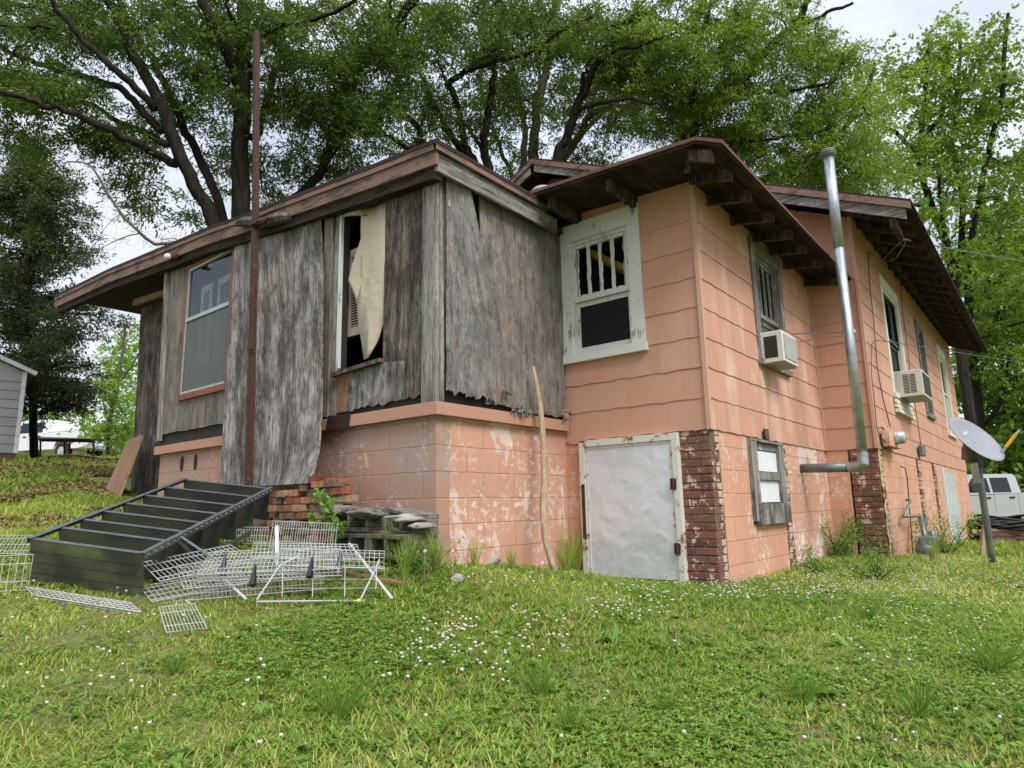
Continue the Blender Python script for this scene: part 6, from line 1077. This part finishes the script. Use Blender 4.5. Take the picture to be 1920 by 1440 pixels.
# ============================================================ trees: limbs first, then twigs grown from the nearest limb, leaves on every twig
class Tree:
    def __init__(s, name, label, bark, leaf, cat='tree', seed=0, group=None):
        s.name, s.label, s.bark, s.leaf, s.cat, s.group = name, label, bark, leaf, cat, group; s.rg = np.random.default_rng(seed); s.limbs = []; s.cl = []; s.back = 0
    def limb(s, px, w0, w1, sides=9):
        "px: (u, v, depth) knots, w0/w1 thickness in px at that depth"
        P = np.array([at(u, v, 'd', D) for u, v, D in px]); k = len(P); tt = np.linspace(0, k-1, (k-1)*5+1); Q = []
        for t_ in tt:
            i = min(int(t_), k-2); f = t_-i; p0, p1, p2, p3 = P[max(i-1, 0)], P[i], P[i+1], P[min(i+2, k-1)]
            Q.append(.5*((2*p1)+(-p0+p2)*f+(2*p0-5*p1+4*p2-p3)*f*f+(-p0+3*p1-3*p2+p3)*f**3))
        Q = np.array(Q); Q[1:-1] += s.rg.normal(0, .018, (len(Q)-2, 3)); D = np.interp(np.arange(len(Q)), np.linspace(0, len(Q)-1, k), [q[2] for q in px]); r = np.linspace(w0, w1, len(Q))*D/FPX/2
        s.limbs.append((Q, r, sides)); return s
    def trunk3(s, P, r0, r1):
        P = np.array(P, float); s.limbs.append((P, np.linspace(r0, r1, len(P)), 10)); return s
    def vol(s, u, v, D, ru, rv, rd, n):
        n = int(n); a = s.rg.normal(0, 1, (n, 3)); a /= np.linalg.norm(a, axis=1, keepdims=True); a *= s.rg.random((n, 1))**.40
        for q in a: s.cl.append(at(u+q[0]*ru, v+q[1]*rv, 'd', D+s.back+q[2]*rd))
        return s
    def build(s, per=60, R=.42, L_=.13, asp=.28, droop=.35, tw=6, tmean=.5, jitter=.06, maxlen=9, tier=True):
        rg = s.rg; Q0, r0, k0 = s.limbs[0]; gb = np.array([Q0[0][0], Q0[0][1], gz1(Q0[0][0], Q0[0][1])-.15]); new = []
        for i, (Q, r, k) in enumerate(s.limbs):   # every trunk reaches the ground, every limb its trunk
            a = Q[0]; near = min([np.min(np.linalg.norm(P-a, axis=1)) for P, _, _ in new], default=9e9)
            if i == 0 or (near > .9 and a[2]-gb[2] > .3 and r[0] > .05):
                e = gb+(0 if i == 0 else 1)*np.array([rg.uniform(-.25, .25), rg.uniform(-.25, .25), 0]); Q = np.concatenate([[e, e+(a-e)*.35+np.array([0, 0, .1]), e+(a-e)*.7], Q]); r = np.concatenate([[r[0]*1.5, r[0]*1.15, r[0]*1.05], r])
            elif near > .15:
                A_ = np.concatenate([P for P, _, _ in new]); j = int(np.argmin(np.linalg.norm(A_-a, axis=1))); Q = np.concatenate([[A_[j]], Q]); r = np.concatenate([[r[0]], r])
            new.append((Q, r, k))
        s.limbs = new; base = gb; t_ = thing(s.name, s.label, s.cat, tuple(base), s.group)
        N = np.concatenate([Q[4:] if len(Q) > 9 else Q[1:] for Q, r, k in s.limbs]); nl = len(N); C_ = np.array(s.cl)
        d = np.array([np.min(((N-c)**2).sum(1)) for c in C_]); C_ = C_[np.argsort(d)]; nodes = np.concatenate([N, C_]); par = np.full(len(nodes), -1); 
        ok = np.ones(len(C_), bool)
        for i, c in enumerate(C_):
            m_ = nl+i; q = ((nodes[:m_]-c)**2).sum(1); q[nl:] *= 1.15; j = int(np.argmin(q)); par[m_] = j
            if q[j] > maxlen**2: ok[i] = False
        cnt = np.ones(len(nodes))
        for m_ in range(len(nodes)-1, nl-1, -1): cnt[par[m_]] += cnt[m_]
        mb = MB()
        for Q, r, k in s.limbs: mb.tube(list(Q), list(r), k)
        for i, c in enumerate(C_):
            m_ = nl+i; a = nodes[par[m_]]; r = min(.045, .0048*cnt[m_]**.55); l_ = np.linalg.norm(c-a)
            if l_ < .05: continue
            w = rg.normal(0, l_*.07, (2, 3)); w[:, 2] += l_*.06; mb.tube([a, a+(c-a)*.35+w[0], a+(c-a)*.7+w[1], c], [r*1.15, r, r*.85, r*.7], 5, cap=False)
        nC = len(C_); cc = np.repeat(C_, tw, 0); dr = rg.normal(0, 1, (nC*tw, 3)); dr[:, 2] = dr[:, 2]*.5-droop*.35; dr /= np.linalg.norm(dr, axis=1, keepdims=True); tip = cc+dr*(R*rg.uniform(.5, 1.25, nC*tw))[:, None]
        kk = max(1, per//tw); f = rg.uniform(.12, 1, (nC*tw, kk)); P = cc[:, None]+(tip-cc)[:, None]*f[..., None]; P = P.reshape(-1, 3)+rg.normal(0, jitter, (nC*tw*kk, 3))*np.array([1, 1, .6]); P[:, 2] -= (f.reshape(-1)**2)*R*.25
        V = leaf_quads(P, rg, L_, asp, droop, out=np.repeat(dr, kk, 0)*1.1); ct = np.repeat(rg.normal(0, .16, nC), tw*kk); n = len(P)
        fast_mesh('crown', V, np.arange(len(V)).reshape(-1, 4), s.leaf, t_, col=np.clip(tmean+ct+.15*rg.standard_normal(n), 0, 1))
        sel = rg.random(nC*tw) < .5
        for a, b in zip(cc[sel], tip[sel]): mb.tube([a, b-np.array([0, 0, R*.15])], [.004, .002], 3, cap=False)
        mb.build('trunk', s.bark, t_, smooth=True); return t_
A = Tree('willow_oak', 'large dark-trunked oak spreading over the plywood porch at the left', M['bark'], M['oak_leaf'], seed=1)
A.limb([(452, 640, 13), (452, 400, 13), (452, 250, 13), (455, 120, 13), (462, -40, 13.2)], 36, 24, 12)
A.limb([(440, 430, 13), (445, 300, 13.2), (443, 180, 13.4), (455, 0, 13.6)], 16, 10); A.limb([(445, 620, 12.9), (402, 425, 12.8), (365, 345, 12.7), (325, 262, 12.5), (300, 190, 12.4), (262, 120, 12.3), (228, 55, 12.2), (200, -20, 12)], 27, 18, 11)
A.limb([(440, 560, 13.3), (418, 405, 13.3), (385, 320, 13.4), (352, 250, 13.5), (318, 180, 13.6), (285, 110, 13.7), (240, 40, 13.8), (215, -30, 13.9)], 19, 10)
A.limb([(326, 308, 12.6), (285, 285, 12.2), (255, 268, 12), (180, 232, 11.6), (120, 205, 11.3), (70, 192, 11.1), (0, 170, 10.8), (-60, 160, 10.5)], 17, 9); A.limb([(310, 270, 12.5), (265, 245, 12.8), (218, 226, 13), (175, 198, 13.3), (120, 190, 13.6)], 14, 6)
A.limb([(300, 245, 12.5), (265, 205, 12.6), (225, 165, 12.8), (165, 145, 13), (100, 130, 13.1), (50, 112, 13.3), (-20, 78, 13.5)], 15, 8); A.limb([(290, 205, 12.4), (245, 155, 12), (200, 115, 11.8), (150, 65, 11.6), (115, 25, 11.4), (80, -20, 11.2)], 15, 9)
A.limb([(232, 56, 12.2), (180, 48, 12.5), (120, 32, 12.7), (60, 15, 13), (-30, 2, 13.2)], 9, 6); A.limb([(120, 32, 12.7), (140, 55, 12.4), (60, 50, 12), (0, 48, 11.8)], 6, 4)
A.limb([(450, 180, 13), (436, 120, 12.8), (405, 60, 12.5), (378, 0, 12.3), (370, -30, 12.2)], 24, 16); A.limb([(425, 95, 12.7), (390, 50, 13.2), (365, 10, 13.6)], 9, 6); A.limb([(462, 60, 13), (440, 45, 12.4), (425, 10, 12), (428, -30, 11.8)], 7, 5)
A.limb([(480, 260, 13.1), (505, 170, 13.4), (530, 60, 13.8), (540, -20, 14)], 15, 10); A.limb([(470, 150, 13), (500, 60, 12.6), (560, 45, 12.2), (640, 15, 12), (690, -15, 11.8)], 10, 6)
A.limb([(452, 420, 13), (520, 390, 13.6), (585, 345, 14), (620, 270, 14.2), (632, 220, 14.3), (655, 165, 14.4)], 20, 13); A.limb([(632, 250, 14.3), (665, 232, 14), (710, 206, 13.8), (760, 202, 13.6)], 12, 7); A.limb([(655, 165, 14.4), (700, 90, 14), (735, 50, 13.6), (778, -5, 13.3)], 14, 18)
A.limb([(735, 50, 13.6), (730, 15, 13.2), (740, -20, 13)], 7, 5); A.limb([(585, 345, 14), (640, 262, 13.2), (600, 230, 12.6)], 6, 4)
A.back = .7
for v_ in ((70, 35, 12.5, 190, 75, 1.8, 75), (60, 150, 12, 150, 40, 1.6, 50), (70, 175, 11.3, 110, 26, .9, 30), (250, 50, 12.7, 190, 75, 1.8, 70), (420, 45, 13, 150, 80, 1.8, 62), (560, 90, 13, 110, 120, 1.8, 70), (610, 210, 13.2, 90, 110, 1.3, 62), (690, 110, 12.6, 110, 100, 1.2, 72), (700, 215, 12.2, 70, 45, .7, 26), (225, 275, 12.1, 70, 50, .7, 26), (150, 240, 11.6, 60, 30, .6, 9), (262, 362, 12.2, 60, 30, .5, 11), (385, 180, 12.6, 100, 80, 1.5, 38), (300, 230, 13.6, 60, 60, .8, 14),
           (430, 300, 13.6, 55, 80, .9, 16), (520, 330, 13.6, 80, 60, 1, 24), (650, 330, 14, 70, 50, 1, 20), (740, 30, 13, 120, 60, 1.4, 35), (45, 260, 11.8, 70, 40, .8, 10), (350, 385, 12.8, 20, 40, .4, 4), (-90, 100, 12, 90, 140, 2, 40), (300, -80, 12.5, 300, 60, 2, 50), (530, 200, 12.4, 60, 60, .7, 16), (400, 110, 12.2, 90, 60, .8, 16)): A.vol(*v_)
A.build(per=138, R=.52, L_=.115, asp=.28, tmean=.42)
B = Tree('willow_oak', 'grey-barked oak with forked pale trunks behind the small roof gable', M['bark_grey'], M['oak_leaf'], seed=2)
B.limb([(1000, 520, 18), (1000, 330, 18), (1000, 280, 18), (1004, 240, 18), (1012, 180, 18.2), (1028, 120, 18.4), (1035, 60, 18.6), (1040, -10, 18.8)], 24, 9, 10); B.limb([(1000, 400, 17.8), (982, 300, 17.6), (985, 250, 17.5), (978, 200, 17.4), (965, 160, 17.2), (960, 100, 17)], 15, 6); B.limb([(1004, 235, 18), (1000, 190, 18.6), (1012, 150, 19), (1005, 100, 19.3)], 9, 5)
B.limb([(1028, 400, 18), (1050, 310, 18), (1085, 258, 17.8), (1105, 220, 17.6), (1140, 195, 17.4), (1185, 175, 17.2)], 18, 9); B.limb([(1040, 340, 18.3), (1065, 285, 18.5), (1100, 240, 18.8), (1150, 200, 19), (1200, 205, 19.2)], 14, 6); B.limb([(985, 420, 18.4), (960, 330, 18.5), (935, 270, 18.6), (905, 180, 18.8), (900, 120, 19)], 10, 5)
for v_ in ((1000, 60, 18, 200, 80, 2, 70), (1030, 190, 18, 110, 90, 1.8, 42), (1130, 130, 18, 100, 90, 1.6, 44), (960, 270, 18, 70, 50, 1, 12), (1180, 220, 18, 70, 50, 1.2, 26), (920, 180, 18.5, 60, 80, 1.2, 20), (1100, 290, 18.5, 60, 40, 1, 14), (1000, -60, 18, 250, 50, 2, 30)): B.vol(*v_)
B.build(per=130, R=.58, L_=.135, asp=.3, tmean=.6)
C2 = Tree('willow_oak', 'oak with dark twisted limbs rising between the porch roof and the gable', M['bark'], M['oak_leaf'], seed=3)
C2.limb([(915, 560, 15.5), (920, 350, 15.5), (908, 285, 15.5), (912, 240, 15.4), (920, 190, 15.3), (925, 140, 15.2), (935, 60, 15), (945, 10, 14.9)], 19, 9, 10); C2.limb([(905, 420, 15.6), (895, 320, 15.6), (872, 272, 15.6), (862, 215, 15.6), (850, 170, 15.5)], 20, 10); C2.limb([(880, 400, 16), (868, 300, 16), (835, 235, 16), (810, 190, 16), (795, 150, 16)], 15, 9)
C2.limb([(850, 172, 15.5), (842, 158, 15), (880, 130, 14.6), (920, 118, 14.4), (985, 100, 14.2), (1025, 75, 14), (1060, 50, 13.9), (1110, 30, 13.8)], 12, 7); C2.limb([(905, 275, 15.5), (885, 255, 15.3), (870, 225, 15.2)], 9, 6); C2.limb([(985, 100, 14.2), (960, 92, 14.6), (900, 112, 15), (870, 130, 15.2)], 5, 4)
C2.limb([(1030, 560, 15), (1042, 310, 15), (1062, 262, 15), (1078, 210, 14.9), (1098, 165, 14.8), (1118, 118, 14.7), (1135, 88, 14.6), (1190, 30, 14.4)], 20, 12, 10); C2.limb([(1078, 212, 14.9), (1100, 200, 14.6), (1140, 190, 14.3), (1175, 186, 14.1), (1240, 195, 13.9)], 9, 5); C2.limb([(1088, 180, 14.8), (1094, 140, 14.5), (1112, 105, 14.3)], 9, 7); C2.limb([(1040, 330, 15.2), (1055, 275, 15.4), (1080, 232, 15.6)], 9, 6)
C2.limb([(1118, 118, 14.7), (1160, 95, 14.2), (1215, 80, 13.8), (1270, 60, 13.5)], 8, 5); C2.limb([(765, 520, 15.5), (790, 268, 15.5), (745, 210, 15.6), (730, 180, 15.7)], 13, 8); C2.limb([(785, 290, 15.3), (720, 255, 15.2), (650, 245, 15)], 9, 5)
C2.back = .6
for v_ in ((850, 60, 14.6, 130, 80, 1.5, 60), (980, 50, 14.2, 130, 70, 1.4, 50), (870, 200, 15, 100, 60, 1.3, 26), (1130, 50, 14.3, 120, 70, 1.4, 48), (1200, 140, 14.2, 100, 60, 1.3, 38), (780, 180, 15.2, 70, 60, 1.2, 20), (730, 290, 15.6, 70, 35, 1.0, 12), (950, 180, 15, 60, 60, 1, 12), (1000, -60, 14.5, 300, 50, 2, 30), (800, 240, 15.8, 60, 50, 1, 10)): C2.vol(*v_)
C2.build(per=132, R=.54, L_=.12, asp=.28, tmean=.5)
D2 = Tree('willow_oak', 'feathery light green oak filling the sky above the pink addition', M['bark'], M['oak_light'], seed=4)
D2.limb([(1240, 620, 16), (1250, 420, 16), (1290, 260, 16), (1370, 150, 15.8), (1420, 110, 15.6), (1470, 65, 15.4), (1500, 30, 15.2), (1525, -20, 15)], 26, 10, 10); D2.limb([(1490, 55, 15.3), (1520, 40, 15), (1560, 20, 14.8), (1600, 5, 14.7)], 9, 5); D2.limb([(1370, 152, 15.8), (1400, 150, 15.4), (1420, 120, 15.2), (1460, 85, 15)], 6, 4); D2.limb([(1270, 300, 16), (1290, 235, 15.6), (1330, 205, 15.4), (1400, 175, 15.2), (1480, 170, 15), (1560, 155, 14.8)], 10, 5)
D2.limb([(1290, 260, 16), (1350, 268, 15.7), (1420, 265, 15.5), (1480, 255, 15.3), (1560, 240, 15)], 8, 4); D2.limb([(1260, 380, 16), (1300, 180, 15.2), (1310, 90, 14.8), (1330, 20, 14.6)], 12, 7); D2.limb([(1300, 60, 14.8), (1260, 40, 14.6), (1200, 45, 14.4)], 8, 4); D2.limb([(1270, 420, 16.5), (1500, 300, 17), (1600, 220, 17.2), (1640, 120, 17.4)], 14, 7)
D2.back = .3
for v_ in ((1300, 70, 14.8, 150, 110, 1.6, 96), (1430, 70, 15, 120, 100, 1.5, 62), (1400, 200, 15.5, 170, 80, 1.5, 100), (1260, 210, 15.5, 80, 60, 1.2, 40), (1540, 110, 15, 80, 90, 1.2, 40), (1560, 230, 15.5, 90, 90, 1.4, 62), (1450, 300, 16, 150, 45, 1.4, 62), (1610, 320, 16.5, 80, 60, 1.4, 50), (1200, 100, 14.6, 70, 80, 1.2, 32), (1350, -50, 15, 250, 50, 2, 40), (1550, 340, 16.5, 120, 40, 1.2, 34), (1630, 200, 17, 50, 80, 1, 20), (1350, 250, 16, 90, 30, 1, 24)): D2.vol(*v_)
D2.build(per=144, R=.56, L_=.12, asp=.28, tmean=.5)
E2 = Tree('maple', 'maple with several rising dark limbs and light green leaves at the right', M['bark'], M['maple_leaf'], seed=5)
E2.limb([(1795, 620, 25.0), (1788, 520, 25.0), (1772, 450, 25.0), (1752, 400, 25.0), (1735, 350, 25.0), (1726, 305, 25.0), (1728, 240, 25.0), (1735, 160, 25.0), (1740, 90, 25.0)], 17, 6, 10); E2.limb([(1727, 310, 25.0), (1705, 275, 24.75), (1680, 250, 24.5), (1655, 235, 24.25)], 10, 5); E2.limb([(1727, 290, 25.0), (1742, 250, 25.5), (1765, 215, 25.75), (1775, 140, 26.0), (1780, 80, 26.25)], 9, 5)
E2.limb([(1790, 600, 25.0), (1800, 470, 25.25), (1805, 400, 25.38), (1800, 340, 25.5), (1785, 280, 25.62), (1790, 200, 25.75), (1800, 110, 26.0), (1795, 40, 26.25)], 13, 5); E2.limb([(1802, 470, 25.0), (1822, 445, 25.0), (1832, 390, 25.0), (1845, 320, 25.0), (1862, 250, 25.0), (1880, 180, 25.0), (1885, 90, 25.0), (1890, 25.0, 25.0)], 13, 6); E2.limb([(1752, 405, 25.0), (1730, 390, 24.5), (1700, 380, 24.25)], 6, 4); E2.limb([(1772, 450, 25.0), (1765, 380, 24.5), (1760, 330, 24.25)], 9, 5)
for v_ in ((1700, 160, 25.0, 100, 90, 1.8, 56), (1760, 90, 25.62, 60, 70, 1.5, 30), (1800, 210, 25.62, 110, 110, 1.8, 74), (1870, 120, 25.0, 60, 110, 1.5, 44), (1690, 290, 24.5, 70, 70, 1.3, 30), (1850, 340, 25.0, 90, 80, 1.6, 46), (1900, 480, 25.0, 60, 110, 1.5, 34), (1760, 380, 24.5, 50, 60, 1.2, 18), (1950, 250, 25.0, 60, 200, 1.8, 36), (1820, 480, 24.38, 70, 50, 1.2, 22), (1780, 300, 25.0, 60, 60, 1.2, 25.0)): E2.vol(*v_)
E2.build(per=60, R=.68, L_=.16, asp=.7, tmean=.55)
def stand(px, label, seed, leaf, bark, vols, limbs, per=60, R=.6, L_=.2, asp=.6, tmean=.45, name='woodland_tree', group='trees behind the house'):
    t_ = Tree(name, label, M[bark], M[leaf], seed=seed, group=group)
    for l in limbs: t_.limb(*l)
    for v_ in vols: t_.vol(*v_)
    return t_.build(per=per, R=R, L_=L_, asp=asp, tmean=tmean)
stand(None, 'thick dark trunk standing behind the satellite dish', 11, 'maple_leaf', 'bark', [(1880, 560, 27.5, 90, 90, 1.5, 60), (1830, 650, 27.5, 60, 60, 1.5, 34), (1900, 700, 26.88, 70, 70, 1.5, 34), (1960, 600, 27.5, 80, 160, 2, 40), (1850, 470, 28.75, 80, 50, 1.4, 26)], [([(1852, 960, 27.5), (1840, 850, 27.5), (1828, 740, 27.5), (1820, 660, 27.5), (1815, 560, 27.5), (1820, 460, 27.5)], 28, 12), ([(1843, 800, 27.5), (1872, 760, 27.0), (1885, 700, 26.75), (1896, 665, 26.62)], 8, 5), ([(1885, 705, 26.75), (1925, 708, 26.25), (1980, 700, 25.75)], 5, 4), ([(1822, 640, 27.5), (1870, 620, 27.0), (1930, 600, 26.5)], 8, 4)], per=70, R=.55, L_=.17)
stand(None, 'mid green tree filling the gap behind the silver truck', 12, 'maple_leaf', 'bark', [(1880, 830, 29, 110, 60, 2.5, 70), (1860, 730, 30, 110, 60, 2.5, 56), (1850, 600, 31, 110, 80, 2.5, 56), (1870, 900, 28, 110, 40, 2, 46), (1830, 500, 32, 90, 60, 2.2, 26)], [([(1885, 960, 30), (1888, 850, 30), (1880, 700, 30), (1870, 560, 30)], 12, 6)], per=56, R=.9, L_=.30, asp=.7)
stand(None, 'dark background tree right of the maple', 13, 'wood_leaf', 'bark', [(1960, 420, 30, 90, 200, 3, 70), (1990, 800, 28, 80, 160, 3, 60), (1870, 420, 31, 70, 70, 2, 24)], [([(1990, 980, 30), (1980, 600, 30), (1960, 300, 30)], 16, 6)], per=50, R=.9, L_=.28, asp=.6)
stand(None, 'slim tree with spring leaves behind the brown board', 14, 'bright_leaf', 'bark_grey', [(215, 700, 27, 45, 60, 1.5, 22), (235, 790, 26, 55, 45, 1.5, 30), (190, 800, 27, 50, 40, 1.5, 20), (250, 640, 28, 40, 40, 1.5, 12), (225, 740, 26, 40, 30, 1.2, 14)], [([(205, 880, 26.5), (206, 790, 26.5), (222, 720, 26.5), (230, 650, 26.5), (236, 610, 26.5)], 9, 3), ([(207, 800, 26.5), (195, 760, 26.8), (188, 700, 27)], 5, 2), ([(222, 720, 26.5), (245, 690, 26.2), (262, 660, 26)], 4, 2)], per=44, R=.6, L_=.17, asp=.6, name='spring_tree')
stand(None, 'pale leafy thicket behind the white truck at the left', 15, 'bright_leaf', 'bark_grey', [(60, 800, 40, 140, 40, 3, 40), (200, 830, 38, 80, 25, 3, 26), (300, 800, 40, 80, 60, 3, 26), (-80, 780, 40, 100, 80, 3, 30), (240, 700, 40, 60, 60, 3, 14)], [([(150, 870, 40), (155, 800, 40), (165, 700, 40)], 8, 3)], per=50, R=1.0, L_=.3, asp=.6, name='thicket')
# red cedar at the far left
cd_ = Tree('cedar', 'dark conical cedar beside the grey shed at the left', M['bark'], M['cedar_leaf'], seed=7)
cd_.limb([(66, 870, 18), (62, 780, 18), (56, 640, 18), (52, 480, 18), (50, 380, 18), (48, 300, 18), (46, 250, 18)], 15, 4, 10)
rc = np.random.default_rng(4); prof = [(245, 10), (290, 40), (340, 78), (400, 112), (460, 130), (520, 138), (580, 150), (640, 160), (700, 148), (750, 120), (800, 80), (830, 40)]
for k in range(96):
    v = 262+505*(k/96)**.9; hw = np.interp(v, [p[0] for p in prof], [p[1] for p in prof]); a = rc.uniform(0, 6.28); ru, rd = math.cos(a)*hw*rc.uniform(.75, 1.05), math.sin(a)*hw/FPX*18; c0 = 54+(v-250)*.02; dv = -hw*.10+rc.uniform(-14, 14)
    cd_.limb([(c0, v, 18), (c0+ru*.5, v+dv*.2, 18+rd*.5), (c0+ru, v+dv+8, 18+rd)], 3.5, 1.2, 4)
    for f in np.linspace(.22, 1.02, 9 if hw > 60 else 5): cd_.cl.append(at(c0+ru*f+rc.normal(0, 8), v+dv*f+rc.normal(0, 9)+6, 'd', 18+rd*f+rc.normal(0, .12)))
cd_.build(per=96, R=.36, L_=.115, asp=.34, droop=.2, tw=8, tmean=.4, jitter=.07)
# bare branch with tendrils reaching over the porch roof
bb = thing('bare_branch', 'bare leafless branch arching over the left end of the porch roof', 'branch', tuple(at(330, 452, 'd', 11.5))); mb = MB(); rr = np.random.default_rng(9)
main = [(420, 425, 11.8), (345, 452, 11.6), (318, 456, 11.5), (290, 458, 11.4), (272, 446, 11.3), (258, 432, 11.2), (232, 408, 11.1), (205, 368, 11), (185, 332, 10.9), (172, 312, 10.8), (155, 304, 10.8), (125, 303, 10.7)]
P = [at(*q[:2], 'd', q[2]) for q in main]; mb.tube(P, list(np.linspace(.035, .012, len(P))), 7)
for px, w in (([(262, 438, 11.2), (240, 442, 11), (215, 452, 10.9), (185, 468, 10.7), (150, 492, 10.5)], .012), ([(340, 452, 11.6), (322, 446, 11.4), (300, 450, 11.3)], .012), ([(225, 402, 11.1), (210, 412, 11), (195, 430, 10.9), (188, 442, 10.9)], .007)): q = [at(*z[:2], 'd', z[2]) for z in px]; mb.tube(q, list(np.linspace(w, w*.4, len(q))), 5); P += q
mb.build('limb', M['bark_grey'], bb, smooth=True); mb = MB()
for i in range(110):
    a = P[rr.integers(1, len(P))]+rr.normal(0, .05, 3); d = rr.normal(0, 1, 3); d[2] *= .8; q = [a]
    for k in range(4): d = d+rr.normal(0, .7, 3); d /= np.linalg.norm(d); a = a+d*.10; q.append(a)
    mb.tube(q, [.0035, .003, .002, .0015, .001], 3, cap=False)
mb.build('tendrils', M['bark_grey'], bb)

# far woods closing the horizon, one mass
rf = np.random.default_rng(77); nf = 26000; az = math.atan2(FW[1], FW[0])+np.radians(rf.uniform(-85, 75, nf)); dd = 85+rf.uniform(-9, 9, nf)+6*np.sin(az*9); hx, hy = CAMP[0]+np.cos(az)*dd, CAMP[1]+np.sin(az)*dd
top_ = 6.0+2.2*np.sin(az*23)+1.6*np.sin(az*41+1)+1.0*np.sin(az*83); hz_ = gz(hx, hy)+rf.random(nf)**.8*top_; V = leaf_quads(np.stack([hx, hy, hz_], 1), rf, 1.25, .7, .2)
tag(fast_mesh('far_woods', V, np.arange(len(V)).reshape(-1, 4), M['wood_leaf'], col=np.clip(.55+.3*np.sin(az*37)+.2*rf.standard_normal(nf), 0, 1)), 'low line of woods along the horizon', None, None, 'stuff')
